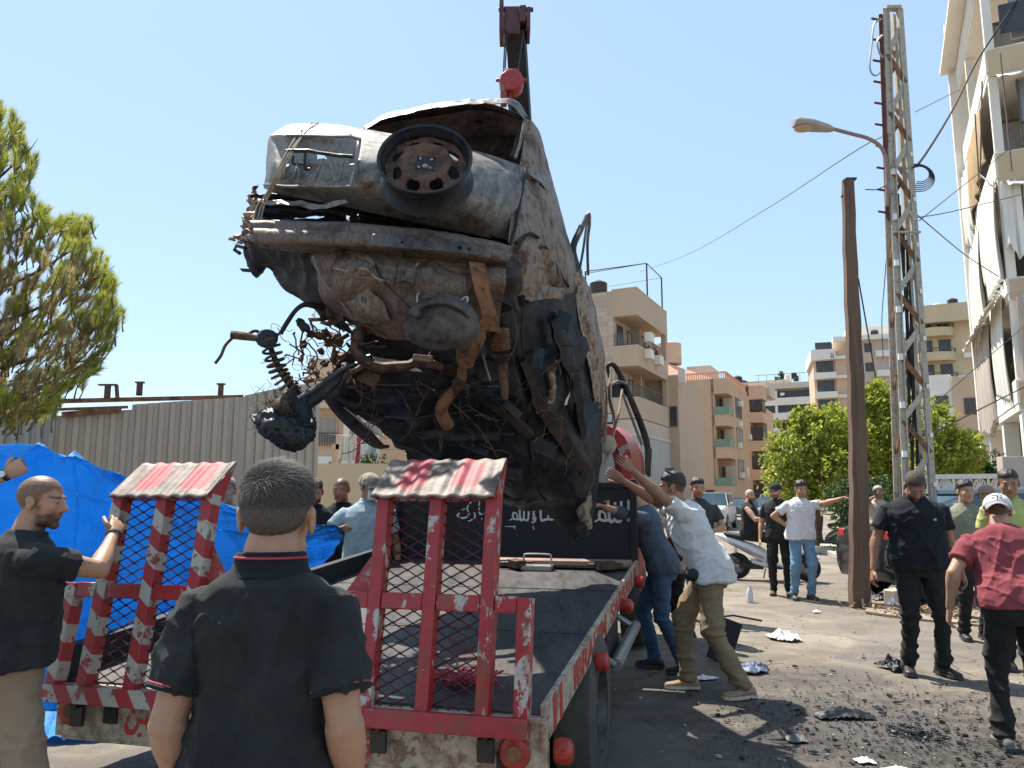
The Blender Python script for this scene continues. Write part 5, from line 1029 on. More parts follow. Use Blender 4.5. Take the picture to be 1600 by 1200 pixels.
for z, zz in zip(lv, lv[1:]): A.box(b, .02, .22, -.24, -.02, z - .25 + .6, zz - .25); A.box(b, 4.4, 4.6, -.24, -.02, z + .4, zz - .25); A.box(b, LW - .2, LW, -.24, 0.0, z + .4, zz - .25)
obj('pillar', b, M['f_white'], o, sm=0)
b = MB(); A.box(b, .05, .45, -.45, -.05, 0, 3.8); A.box(b, 3.6, 4.0, -.45, -.05, 0, 3.8); A.box(b, .1, .5, -4.2, -2.4, 0, 3.8); A.box(b, LW - .5, LW, -.45, 0, 0, 3.8); obj('ground_pillar', b, M['f_white'], o, sm=0, bevel=.02)
b = MB(); A.box(b, 3.9, 4.0, -9, -.5, 0, 3.8); A.box(b, 1.0, 1.1, -2.4, -.45, 0, 3.8); obj('metal_shutter', b, M['wincurtain'], o, sm=0)
b = MB(); A.box(b, 0, LW, -9, .5, 17.1, 17.25); obj('roof_overhang', b, M['f_white'], o, sm=0)
def curtain(name, mat, p0, p1, z0, z1, amp=.10, waves=9, slack=.1, seed=0, tornb=.0, drop=None, parent=None, hem=0):
    """hanging cloth between two plan points, folded in plan, with real depth"""
    p0 = Vector(p0); p1 = Vector(p1); d = (p1 - p0); L = d.length; d.normalize(); n = Vector((-d.y, d.x, 0)); nu, nv = 60, 26; P = np.zeros((nv, nu, 3))
    for j in range(nu):
        t = j / (nu - 1); w = math.sin(t * waves * 2 * PI + 1.3 * math.sin(t * 9 + seed)) * amp
        zb = z0 + (vnoise([[t * 5, seed, 0]])[0]) * tornb
        if drop: zb = z0 + drop(t)
        for i in range(nv):
            s = i / (nv - 1); z = z1 + (zb - z1) * s; q = p0 + d * (L * t) + n * (w * (.35 + .65 * s) + slack * math.sin(PI * s)); P[i, j] = (q.x, q.y, z + (.05 * math.sin(t * 18 + seed) if i == 0 else 0))
    b = MB(); b.grid(P); return obj(name, b, mat, parent, sm=180, solid=.012)
M['curtain'] = basic('sunbleached_cloth', (.74, .70, .63), .9, 0, .16, 4, .004, 30, stretch=(1, 1, .15)); M['curtain_str'] = basic('striped_beige_cloth', (.50, .42, .36), .9, 0, .35, 26, .004, 30, stretch=(1, 1, .02)); M['curtain_tan'] = basic('tan_reed_blind', (.42, .29, .15), .9, 0, .35, 20, .01, 60, stretch=(1, 1, .1))
curtain('curtain', M['curtain'], A.p(.0, .06, 0), A.p(3.6, .08, 0), 7.1, 10.2, .07, 7, .06, 1, .3, drop=lambda t: .3 - 1.1 * t * 0 + .6 * (t > .75), parent=o)
curtain('curtain', M['curtain'], A.p(3.9, .06, 0), A.p(7.1, .08, 0), 6.8, 10.1, .08, 8, .08, 2, .5, parent=o)
curtain('curtain', M['curtain'], A.p(.6, .06, 0), A.p(2.8, .08, 0), 4.0, 7.2, .07, 6, .06, 3, .3, drop=lambda t: .1 + .4 * t, parent=o)
curtain('curtain', M['curtain_str'], A.p(4.0, .06, 0), A.p(7.0, .1, 0), 4.0, 7.0, .08, 8, .08, 4, .6, parent=o)
curtain('curtain', M['curtain_str'], A.p(-.1, -.1, 0), A.p(-.12, -.45, 0), 4.6, 6.8, .05, 2, .06, 5, parent=o, label=None) if False else curtain('curtain', M['curtain_str'], A.p(-.14, -.15, 0), A.p(-.14, -1.1, 0), 4.3, 6.85, .07, 3, .05, 5, .2, parent=o)
curtain('curtain', M['curtain_str'], A.p(-.13, -.55, 0), A.p(-.13, -5, 0), 7.4, 10.0, .06, 14, .06, 6, 0, parent=o)
curtain('curtain', M['curtain'], A.p(-.16, -.05, 0), A.p(-.16, -.5, 0), 8.1, 10.0, .06, 2, .06, 7, .3, parent=o)
curtain('curtain', M['curtain_tan'], A.p(1.0, .06, 0), A.p(5.4, .08, 0), 11.0, 13.1, .06, 5, .05, 8, .5, parent=o); curtain('curtain', M['curtain'], A.p(5.0, .06, 0), A.p(7.0, .1, 0), 10.4, 12.9, .07, 6, .06, 9, .6, parent=o)
for zt in (10.25, 13.35):
    nn = MB(); P = np.zeros((8, 60, 3))
    for j in range(60):
        for i in range(8): q = A.p(-.1 - .35 * i / 7, -.2 - 6 * j / 59, zt - .2 - .25 * i / 7 + (.04 * math.sin(j * 1.3) * (i == 7))); P[i, j] = q
    nn.grid(P); obj('awning', nn, M['awning'] if zt < 12 else M['curtain'], o, solid=.012, sm=180)
P = np.zeros((10, 60, 3))
for j in range(60):
    for i in range(10): P[i, j] = A.p(.1 + 6.9 * j / 59, .1 + .45 * i / 9, 7.15 - .55 * i / 9 + .05 * math.sin(j * 1.1) * (i == 9) - .04 * math.sin(j * .5))
nn = MB(); nn.grid(P); obj('awning', nn, M['curtain'], o, solid=.015, sm=180)
b = MB()
for a_, c_ in (((.2, .1, 10.1), (1.6, .2, 11.0)), ((.2, .1, 13.2), (1.5, .2, 10.9)), ((1.4, .2, 12.8), (1.9, .2, 10.4)), ((-.4, -1.2, 13.6), (-.4, -1.2, 10.3)), ((-.4, -.3, 13.6), (-.4, -.3, 10.2))): b.tube([A.p(*a_), A.p(*c_)], .022, 5)
obj('blind_pole', b, M['railmetal'], o)
railing(A, (.05, .05, -8.5, -.3, 17.3, 17.9), o, 30, sub=False, name='roof_railing'); b = MB(); A.box(b, -.08, -.03, -8.5, -.4, 14.35, 15.2); obj('railing_glass', b, M['winddark'], o, sm=0)
b = MB(); A.box(b, .28, .34, -9, -.7, 11.2, 13.05); A.box(b, .28, .34, -9, -.7, 14.3, 16.1); gz = obj('glazing', b, basic('dusty_grey_glass', (.26, .27, .28), .25, 0, .2, 1.5), o, sm=0); b = MB()
for k in range(8): A.box(b, .22, .28, -.75 - k * 1.1, -.69 - k * 1.1, 11.2, 13.05)
A.box(b, .22, .28, -9, -.69, 11.75, 11.82); obj('window_frame', b, M['railmetal'], gz, world=False, sm=0)
# decorative pierced garden wall
gw = empty('garden_wall', (9.3, 17, 0), 'white garden wall pierced with fan-shaped openings behind the standing men', 'wall')
g0 = W(1440, 772, 17.2); g1 = W(1574, 772, 16.4); gd = Vector((g1.x - g0.x, g1.y - g0.y, 0)); GL = gd.length; gd.normalize(); gn = Vector((-gd.y, gd.x, 0)); GM = Matrix((gd, gn, Vector((0, 0, 1)))).transposed(); g0.z = 0
def gp(s, z, o=0): return Vector((g0.x, g0.y, 0)) + gd * s + gn * o + Vector((0, 0, z))
b = MB(); b.box(gp(GL / 2, .75), (GL, .12, 1.5), GM); b.box(gp(GL / 2, 2.02), (GL + .1, .16, .10), GM); b.box(gp(GL / 2, 1.52), (GL, .15, .06), GM); obj('wall_panel', b, M['f_white'], gw, sm=0)
for k in range(5):
    b = MB(); cx = GL * (k + .5) / 5; hw = GL / 10
    for a in range(-3, 4):
        aa = a * .36; e = (cx + math.sin(aa) * hw * .95, 1.55 + math.cos(aa) * .42); b.tube(curve([gp(cx, 1.55), gp(cx + math.sin(aa * .5) * hw * .6, 1.75), gp(*e)], 8), .022, 5)
    b.box(gp(cx + hw, 1.76), (.05, .12, .44), GM); b.tube([gp(cx + math.sin(a_) * hw, 1.55 + .42 * math.cos(a_)) for a_ in np.linspace(-1.45, 1.45, 14)], .025, 5); obj('fan_grille', b, M['f_white'], gw)
b = MB(); b.box(W(1592, 790, 15.2) * 1 + Vector((1.3, 0, -.2)), (3.2, .2, 2.3)); single('boundary_wall', b, M['f_pink'], 'plain pinkish boundary wall at the right edge behind the man in yellow-green', 'wall', bevel=.01, sm=0)
# ------------------------------------------------------------------ left: corrugated fence and the small house behind it
def corr(name, x0, x1, tops, Y0, Y1, mat, rib=.205):
    """profiled sheet between two plan points; tops = list of (px, py)"""
    pass
fl = [(-420, 13.0), (0, 13.6), (85, 13.8), (200, 14.4), (378, 15.6), (432, 16.1), (498, 16.8)]
def fy(px): return float(np.interp(px, [p[0] for p in fl], [p[1] for p in fl]))
fence = empty('corrugated_fence', (-9, 14, 0), 'tall beige corrugated sheet fence with rusty top rails', 'fence')
M['fence'] = basic('beige_profiled_sheet', (.43, .37, .30), .55, .25, .16, 1.2, .002, 8, stretch=(1, 1, .4)); M['fence2'] = basic('grey_profiled_sheet', (.31, .31, .29), .55, .25, .2, 1.2, stretch=(1, 1, .4))
def topz(px, py): return W(px, py, fy(px)).z
panels = [((-420, 640), (-10, 622), 'fence2'), ((-10, 626), (84, 624), 'fence2'), ((84, 650), (202, 640), 'fence'), ((202, 632), (378, 620), 'fence'), ((378, 618), (432, 606), 'fence'), ((432, 604), (497, 598), 'fence')]
for (xa, ya), (xb, yb), mt in panels:
    pa = W(xa, 700, fy(xa)); pb = W(xb, 700, fy(xb)); d = Vector((pb.x - pa.x, pb.y - pa.y, 0)); L = d.length; d.normalize(); n = Vector((d.y, -d.x, 0)); za = topz(xa, ya); zb = topz(xb, yb); b = MB(); k = 0; prof = []
    s = 0; r_ = .20
    while s < L:
        for ds_, o_ in ((0, 0), (.055, 0), (.075, .04), (.155, .04), (.175, 0)):
            if s + ds_ <= L: prof.append((s + ds_, o_))
        s += r_
    prof.append((L, 0)); vs = []
    for s_, o_ in prof:
        q = Vector((pa.x, pa.y, 0)) + d * s_ + n * o_; zz = za + (zb - za) * s_ / L; vs.append((q.x, q.y, 0.0)); vs.append((q.x, q.y, zz))
    b.add(vs, [(2 * i, 2 * i + 2, 2 * i + 3, 2 * i + 1) for i in range(len(prof) - 1)]); obj('sheet_panel', b, M[mt], fence, sm=0, solid=.004)
b = MB()
def rail(px0, py0, px1, py1, off=.08, h=.07): b.beam(W(px0, py0, fy(px0) + off), W(px1, py1, fy(px1) + off), .06, h)
rail(84, 627, 380, 620, .05, .08); rail(-10, 630, 84, 627, .05); rail(84, 640, 200, 636, -.08, .05); obj('top_rail', b, M['orange_rust'], fence)
for px, py, kind in ((168, 612, 2), (218, 608, 1), (345, 610, 1), (75, 620, 1)):
    b = MB(); q = W(px, py, fy(px) + .12); b.box(q, (.09, .07, .25)); b.box(q + Vector((0, 0, .13)), (.16 if kind == 1 else .34, .08, .03))
    if kind == 2: b.beam(q + Vector((.16, 0, .12)), q + Vector((.2, 0, -.15)), .06, .05)
    obj('post_top', b, M['rust'], fence)
b = MB(); q0 = W(96, 648, fy(96) - .1); q1 = W(190, 640, fy(190) - .1); b.beam(q0, q1, .05, .10); obj('rusty_flashing', b, M['orange_rust'], fence)
hs = empty('small_house', (-3.5, 24, 0), 'small orange-tan house behind the end of the corrugated fence', 'house')
def hbx(name, px0, px1, py0, py1, Y, dpt, mat, parent=hs, sub=False, bevel=0):
    a = W(px0, py1, Y); c = W(px1, py0, Y); b = MB(); b.box(((a.x + c.x) / 2, Y + dpt / 2, (a.z + c.z) / 2), (abs(c.x - a.x), abs(dpt), abs(c.z - a.z))); return obj(name, b, mat, parent, world=not sub, sm=0, bevel=bevel)
hbx('wall', 480, 700, 636, 800, 24, 5, M['f_orange2']); hbx('roof_slab', 470, 706, 630, 637, 23.6, 5.6, M['f_cream']); hbx('upper_floor', 480, 545, 560, 630, 25, 4, M['f_orange2'])
w = hbx('window', 494, 528, 650, 694, 23.95, .04, M['f_tan']); hbx('pane', 497, 525, 653, 691, 23.93, .02, M['wincurtain'], w, True); b = MB()
for k in range(9): b.tube([W(495 + k * 4.1, 676, 23.85), W(495 + k * 4.1, 697, 23.85)], .015, 4)
b.tube([W(493, 677, 23.85), W(530, 677, 23.85)], .015, 4); obj('window_grille', b, M['railmetal'], w, world=False)
w = hbx('window', 536, 600, 656, 684, 23.95, .04, M['f_white']); hbx('pane', 546, 598, 659, 683, 23.93, .02, M['wincurtain'], w, True)
hbx('white_door', 495, 519, 713, 748, 23.95, .05, M['whitepaint']); hbx('white_door', 532, 562, 720, 745, 23.95, .05, M['whitepaint']); hbx('pillar', 521, 531, 678, 800, 22.6, .3, M['f_orange2']); hbx('porch_beam', 519, 640, 694, 702, 22.6, .25, M['f_orange2'])
cl0 = W(530, 681, 22.2); cl1 = W(592, 682, 21.6); b = MB(); b.tube(curve([cl0 + Vector((-.3, 0, .05)), (cl0 + cl1) / 2 + Vector((0, 0, -.04)), cl1 + Vector((.6, 0, .08))], 20), .006, 4); ln = single('washing_line', b, M['darksteel'], 'thin line of washing hung across the porch of the small house', 'washing line')
cols = [(.55, .52, .42), (.60, .58, .50), (.62, .60, .56), (.58, .50, .44), (.50, .06, .10), (.62, .60, .56), (.55, .6, .58), (.30, .34, .34), (.65, .64, .62)]
for k, c in enumerate(cols):
    t0 = k / len(cols); a = cl0.lerp(cl1, t0); e = cl0.lerp(cl1, t0 + .13); mt = basic('cloth_%d' % k, c, .9, 0, .12, 8); z1 = a.z - .02; ln_ = .62 + .12 * ((k * 7) % 3) - (.2 if k > 5 else 0)
    cu = curtain('hanging_cloth', mt, (a.x, a.y - .04 - .03 * (k % 2), 0), (e.x, e.y - .04 - .03 * (k % 2), 0), z1 - ln_, z1, .03, 2, .03, k, .05)
    lab = ['yellowish cloth at the left end of the washing line', 'off-white cloth next to the yellowish one on the washing line', 'pale cloth hanging third from the left on the washing line', 'beige cloth just left of the red one on the washing line', 'dark red cloth in the middle of the washing line', 'white cloth just right of the red one on the washing line', 'pale green-white cloth on the right half of the washing line', 'dark grey cloth on the washing line', 'white cloth at the right end of the washing line'][k]
    tag(cu, lab, 'laundry', 'washing hung on the line')
b = MB(); b.box(W(570, 790, 20.5) + Vector((0, 0, .1)), (5.5, .25, 2.0)); single('low_wall', b, M['f_yellow'], 'low sandy yellow wall behind the three men holding the tarpaulin', 'wall', sm=0)

# small fittings that break up the far fronts
rr_ = np.random.default_rng(31)
for fr, n_, us, zs_, side in ((F, 3, (1, 6), (6.5, 11), 'v'), (E_, 5, (3.5, 11), (3, 11), 'v'), (E_, 4, (-.2, -.2), (3, 11), 'u'), (E2, 4, (-.2, -.2), (2, 11), 'u'), (Cc, 7, (-.3, -.3), (3, 23), 'u'), (D, 5, (-.2, -.2), (4, 22), 'u'), (B_, 5, (-.3, -.3), (4, 19), 'u')):
    host = [x for x in bpy.data.objects if x.name.startswith('apartment_building') and (Vector((x.location.x, x.location.y, 0)) - fr.C).length < .5][0]
    for k in range(n_):
        z = rr_.uniform(*zs_); b = MB()
        if side == 'u': v = (rr_.uniform(-3.6, -1.8) if fr is B_ else rr_.uniform(2, 5.5)) if fr is not Cc else rr_.uniform(-7, -3); fr.box(b, -.35, 0, v, v + .8, z, z + .55)
        else: u = rr_.uniform(*us); fr.box(b, u, u + .8, -.4, -.02, z, z + .55)
        obj('air_conditioner', b, M['f_white'], host, sm=0)
for fr, zt in ((F, 13.5), (D, 25), (Cc, 26.3), (B_, 22.6), (E2, 14.6)):
    host = [x for x in bpy.data.objects if x.name.startswith('apartment_building') and (Vector((x.location.x, x.location.y, 0)) - fr.C).length < .5][0]
    for k in range(3): b = MB(); b.lathe(fr.p(2 + k * 1.9, 3.0 + (k % 2) * 1.5 - (6 if fr is Cc else 4.5 if fr is B_ else 0), zt), (0, 0, 1), [(.55, 0), (.55, 1.1), (.15, 1.3)], 12, cap=True); obj('water_tank', b, M['f_white'] if k % 2 else M['darksteel'], host)
# ------------------------------------------------------------------ trees and plants
def leaf_tree(name, label, cat, base, blobs, nleaf, lsz, mat, seed, trunk=True, group=None, th=.09):
    r = np.random.default_rng(seed); root = empty(name, base, label, cat, group); base = Vector(base)
    tot = sum(b[3] ** 2 for b in blobs); V = []; Fc = []; T = []
    for (cx, cy, cz, br, sz) in blobs:
        n = int(nleaf * br * br / tot); 
        # clumps first, leaves round each clump
        nc = max(6, int(n / 22)); d = r.normal(0, 1, (nc, 3)); d /= np.linalg.norm(d, axis=1, keepdims=True); rr = br * (.55 + .5 * r.random(nc) ** .6); cc = d * rr[:, None] * np.array([1, 1, sz]) + np.array([cx, cy, cz])
        for q in range(nc):
            m = 22; p = cc[q] + r.normal(0, .5, (m, 3)) * br * .20; tint = .25 + .75 * r.random(); 
            for k in range(m):
                a = r.normal(0, 1, 3); a[2] -= .5; a /= np.linalg.norm(a); b_ = np.cross(a, r.normal(0, 1, 3)); b_ /= np.linalg.norm(b_) + 1e-9; s = lsz * r.uniform(.6, 1.25); i = len(V)
                V += [p[k], p[k] + a * s * .5 + b_ * s * .26, p[k] + a * s, p[k] + a * s * .5 - b_ * s * .26]; Fc.append((i, i + 1, i + 2, i + 3)); t_ = min(1, max(0, tint * r.uniform(.6, 1.25))); T += [t_] * 4
    me = bpy.data.meshes.new('crown'); me.from_pydata([tuple(v) for v in V], [], Fc); at = me.attributes.new('tint', 'FLOAT', 'POINT'); at.data.foreach_set('value', T); obj('crown', me, M[mat], root, sm=0)
    if trunk:
        b = MB(); top = Vector(blobs[0][:3]); b.tube(curve([base, base.lerp(top, .4) + Vector((.08, 0, 0)), top], 12), list(np.linspace(th, th * .45, 12)), 9)
        for bl in blobs: c = Vector(bl[:3]); b.tube(curve([base.lerp(top, .35), base.lerp(c, .7) + Vector((0, 0, .1)), c + Vector((0, 0, bl[3] * .4))], 8), list(np.linspace(th * .5, .012, 8)), 6)
        for bl in blobs:
            c = Vector(bl[:3])
            for k in range(5): d = Vector(r.normal(0, 1, 3)).normalized() * bl[3] * .8; b.tube([c, c + d * .5 + Vector((0, 0, .05)), c + d], [.018, .012, .005], 5)
        obj('trunk', b, M['bark'], root)
    return root
def bl(px, py, Y, r, sz=1.0): p = W(px, py, Y); return (p.x, p.y, p.z, r, sz)
TY = 23
leaf_tree('street_tree', 'bright green round tree left of the bare pole, over the parked motorbike', 'tree', G(1275, 860), [bl(1272, 705, TY, 1.0), bl(1240, 715, TY, .85), bl(1300, 680, TY, .9), bl(1235, 755, TY, .7), bl(1300, 745, TY - .5, .95), bl(1262, 665, TY, .55), bl(1330, 700, TY + .4, .9), bl(1225, 660, TY, .25, .4), bl(1250, 646, TY, .25, .4)], 15000, .15, 'leaf', 11)
leaf_tree('street_tree', 'tall bright green tree between the bare pole and the lattice tower', 'tree', W(1385, 800, TY + 1) * Vector((1, 1, 0)) if False else (W(1385, 800, TY + 1).x, TY + 1, 0), [bl(1385, 660, TY + 1, 1.0), bl(1365, 700, TY + 1, 1.0), bl(1410, 700, TY + 1, 1.0), bl(1385, 632, TY + 1, .75), bl(1352, 640, TY + 1, .6), bl(1395, 745, TY + 1, 1.0), bl(1350, 750, TY + 1, .9), bl(1362, 622, TY + 1, .45), bl(1420, 650, TY + 1, .7), bl(1330, 760, TY + 1, .8)], 17000, .15, 'leaf', 12)
leaf_tree('street_tree', 'bright green tree rising over the garden wall right of the lattice tower', 'tree', (W(1470, 740, 20).x, 20, 0), [bl(1470, 700, 20, .75), bl(1462, 665, 20, .55), bl(1498, 715, 20, .6), bl(1450, 725, 20, .6), bl(1512, 690, 20, .35), bl(1458, 640, 20, .3)], 6500, .13, 'leaf', 13)
leaf_tree('dark_hedge', 'dark green clipped shrub against the ground floor of the white building', 'shrub', (W(1520, 740, 22).x, 22, 0), [bl(1512, 725, 22, .5), bl(1530, 722, 22, .5), bl(1520, 745, 22, .5), bl(1534, 745, 22, .4)], 3500, .10, 'leafdark', 14)
leaf_tree('climbing_plant', 'dark leafy creeper hanging down beside the bare pole', 'plant', (W(1312, 850, 19).x, 19, 0), [bl(1318, 800, 19, .35), bl(1322, 830, 19, .32), bl(1314, 770, 19.5, .4), bl(1325, 850, 19, .28), bl(1330, 790, 19, .4), bl(1345, 800, 19.5, .5), bl(1350, 770, 19.5, .5), bl(1375, 775, 20, .5)], 5000, .10, 'leafdark', 15)
leaf_tree('balcony_plant', 'leafy green plant on the first-floor balcony of the white building', 'plant', A.p(1.2, -1.0, 4.1), [tuple(A.p(.6, -.55, 5.4)) + (.32, 1.0), tuple(A.p(.5, -.75, 5.2)) + (.35, 1.0), tuple(A.p(.9, -.3, 5.1)) + (.25, 1.0)], 1500, .09, 'leaf', 16, th=.03)
leaf_tree('roadside_weeds', 'small green weeds at the kerb behind the man in the black polo', 'plant', G(1495, 920), [bl(1492, 893, 10.5, .10), bl(1495, 905, 10.3, .10), bl(1488, 915, 10.2, .08)], 500, .06, 'leaf', 17, trunk=False)
leaf_tree('back_garden_bush', 'dusty green bush between the porch and the washing of the small house', 'shrub', (W(570, 760, 21).x, 21.4, 0), [bl(575, 728, 21.4, .35), bl(590, 722, 21.6, .3), bl(512, 750, 21, .3), bl(516, 735, 21, .22)], 1500, .09, 'leafdark', 18, trunk=False)
# far tree line hints
leaf_tree('distant_tree', 'dark little tree on the skyline above the far buildings', 'tree', (W(1220, 600, 165).x, 165, 22), [tuple(W(1219, 592, 165)) + (1.1, 1.2)], 400, .6, 'leafdark', 19, th=.2)
# pine on the left, long upturned shoots of needles
def pine():
    r = np.random.default_rng(5); root = empty('pine_tree', W(-110, 800, 9.6) * 1, 'large pine with green and browning needles at the left edge', 'tree'); root.location.z = 0
    out = [(-260, 60), (-120, 90), (-20, 130), (6, 160), (30, 178), (45, 200), (44, 230), (60, 240), (58, 262), (38, 275), (52, 300), (75, 320), (85, 345), (108, 335), (145, 335), (145, 365), (128, 385), (168, 392), (178, 420), (190, 440), (176, 455), (200, 482), (186, 500), (180, 528), (165, 545), (160, 570), (120, 590), (100, 612), (90, 640), (0, 650), (-120, 655), (-260, 600)]
    def inside(x, y):
        c = False; n = len(out)
        for i in range(n):
            x1, y1 = out[i]; x2, y2 = out[(i + 1) % n]
            if (y1 > y) != (y2 > y) and x < (x2 - x1) * (y - y1) / (y2 - y1) + x1: c = not c
        return c
    ctr = W(-60, 560, 9.6); V = []; Fc = []; T = []; Vd = []; Fd = []; Td = []; st = MB(); tips = []
    def shoot(px, py, Y, L, dry):
        tip = W(px, py, Y); d = (tip - ctr); d.normalize(); d = (d * .55 + Vector((0, 0, .75)) + Vector(r.normal(0, .28, 3))).normalized(); base = tip - d * L
        if not dry or r.random() < .5: st.tube([base - d * .12 + Vector(r.normal(0, .03, 3)), base, tip], [.011, .008, .004], 4, cap=False)
        x = np.array(d.orthogonal().normalized()); y = np.cross(np.array(d), x); dn = np.array(d); b_ = np.array(base); m = 130; tint = r.uniform(.15, 1.0)
        VV, FF, TT = (Vd, Fd, Td) if dry else (V, Fc, T)
        for k in range(m):
            t = r.uniform(0, 1); a = r.uniform(0, 2 * PI); q = b_ + dn * L * t; o = x * math.cos(a) + y * math.sin(a); dr = dn * r.uniform(.5, 1.0) + o * (.85 - .35 * t) + np.array([0, 0, .1]); dr /= np.linalg.norm(dr); ln = .125 * r.uniform(.7, 1.15); w = np.cross(dr, o); w /= np.linalg.norm(w) + 1e-9; i = len(VV)
            VV += [q - w * .0044, q + w * .0044, q + dr * ln]; FF.append((i, i + 1, i + 2)); TT += [min(1, tint * r.uniform(.7, 1.3))] * 3
    n = 0
    while n < 1500:
        x, y = r.uniform(-200, 200), r.uniform(90, 650)
        if not inside(x + 6, y - 4): continue
        Yd = 9.6 + r.normal(0, .55); edge = not inside(x + 26, y - 16); low = (y > 400 and x < 150 and r.random() < .4) or (y > 330 and x < 90 and r.random() < .35)
        shoot(x, y, Yd, r.uniform(.14, .26), (low and not edge)); n += 1
    # outline shoots
    for i in range(2, len(out) - 3):
        (x1, y1), (x2, y2) = out[i], out[i + 1]; m = max(1, int(math.hypot(x2 - x1, y2 - y1) / 8))
        for k in range(m): t = k / m; shoot(x1 + (x2 - x1) * t - r.uniform(2, 10), y1 + (y2 - y1) * t + r.uniform(0, 8), 9.6 + r.normal(0, .4), .2, False)
    for nm, a, f, t_, mt in (('needles', V, Fc, T, 'needle'), ('dry_needles', Vd, Fd, Td, 'needledry')):
        me = bpy.data.meshes.new(nm); me.from_pydata([tuple(v) for v in a], [], f); at = me.attributes.new('tint', 'FLOAT', 'POINT'); at.data.foreach_set('value', t_); obj(nm, me, M[mt], root, sm=0)
    tb_ = W(-110, 800, 9.6); tb_.z = 0; st.tube(curve([tb_, tb_ + Vector((.1, 0, 2.2)), W(-80, 400, 9.6), W(-60, 200, 9.6)], 14), list(np.linspace(.2, .05, 14)), 9)
    for px, py in ((150, 560), (120, 590), (180, 500), (80, 600), (160, 430), (130, 380), (60, 330), (50, 230), (30, 620), (90, 470), (40, 400), (0, 560), (150, 480)):
        s0 = W(-75 + r.uniform(-10, 10), min(640, py + 90), 9.6 + r.normal(0, .2)); e = W(px, py, 9.6 + r.normal(0, .35)); m_ = (s0 + e) / 2 + Vector((0, 0, -.12)); c = curve([s0, m_, e], 12); st.tube(c, list(np.linspace(.035, .008, 12)), 6)
        for k in range(4, 12): q = c[k]; st.tube([q, q + Vector(r.normal(0, .12, 3)) + Vector((.05, 0, .1))], [.008, .003], 4)
    obj('trunk', st, M['bark'], root)
pine()
# ------------------------------------------------------------------ people
def sstep(a, b, x): t = np.clip((x - a) / (b - a), 0, 1); return t * t * (3 - 2 * t)
def remesh(mb, voxel, smo=3, disp=None):
    me = mb.mesh('tmp'); o = bpy.data.objects.new('tmp', me); C.objects.link(o)
    m = o.modifiers.new('r', 'REMESH'); m.mode = 'VOXEL'; m.voxel_size = voxel; m.adaptivity = 0
    if smo: s = o.modifiers.new('s', 'SMOOTH'); s.factor = .5; s.iterations = smo
    dg = bpy.context.evaluated_depsgraph_get(); out = bpy.data.meshes.new_from_object(o.evaluated_get(dg)); bpy.data.objects.remove(o); bpy.data.meshes.remove(me)
    n = len(out.vertices); co = np.zeros(n * 3); out.vertices.foreach_get('co', co); co = co.reshape(-1, 3)
    if disp is not None:
        no = np.zeros(n * 3); out.vertices.foreach_get('normal', no); no = no.reshape(-1, 3); co = co + no * disp(co, no)[:, None]; out.vertices.foreach_set('co', co.ravel()); out.update()
    return out, co
def ik(a, t, l1, l2, hint):
    a = Vector(a); t = Vector(t); d = t - a; L = min(d.length, (l1 + l2) * .999); L = max(L, abs(l1 - l2) + .02); dn = d.normalized(); t = a + dn * L
    x = (l1 * l1 - l2 * l2 + L * L) / (2 * L); h = math.sqrt(max(0, l1 * l1 - x * x)); hint = Vector(hint); p = hint - dn * hint.dot(dn)
    if p.length < 1e-4: p = dn.orthogonal()
    return a + dn * x + p.normalized() * h, t
TORSO = [(.80, .125, .105, 0), (.86, .165, .125, -.008), (.93, .178, .128, -.012), (1.00, .168, .120, -.006), (1.08, .152, .112, .0), (1.17, .158, .115, .004), (1.27, .176, .124, .006), (1.34, .182, .118, .0), (1.385, .166, .104, -.008), (1.42, .134, .090, -.014), (1.45, .092, .074, -.016), (1.50, .060, .060, -.008), (1.56, .057, .060, .004), (1.60, .05, .055, .01)]
TZ = [t[0] for t in TORSO]
def tors(z, b=1, belly=0):
    hw = np.interp(z, TZ, [t[1] for t in TORSO]); hd = np.interp(z, TZ, [t[2] for t in TORSO]); yo = np.interp(z, TZ, [t[3] for t in TORSO])
    k = 1 + (b - 1) * float(sstep(1.55, 1.40, np.array(z))); bl_ = belly * math.exp(-((z - 1.07) / .13) ** 2); return hw * k + bl_ * .35, hd * k + bl_ * .6, yo + bl_ * .55
def sring(cx, cy, z, a, b, n=28, e=2.5, T=None):
    out = []
    for i in range(n):
        t = 2 * PI * i / n; c, s = math.cos(t), math.sin(t); p = Vector((cx + a * math.copysign(abs(c) ** (2 / e), c), cy + b * math.copysign(abs(s) ** (2 / e), s), z)); out.append(T(p) if T else p)
    return out
def taper(mb, a, b, r0, r1, n=14, bulge=0, at=.35, m=7, c=None):
    a = Vector(a); b = Vector(b); P = []; R = []
    for i in range(m):
        t = i / (m - 1); P.append(a.lerp(b, t)); R.append(r0 + (r1 - r0) * t + bulge * math.exp(-((t - at) / .25) ** 2))
    mb.tube(P, R, n)
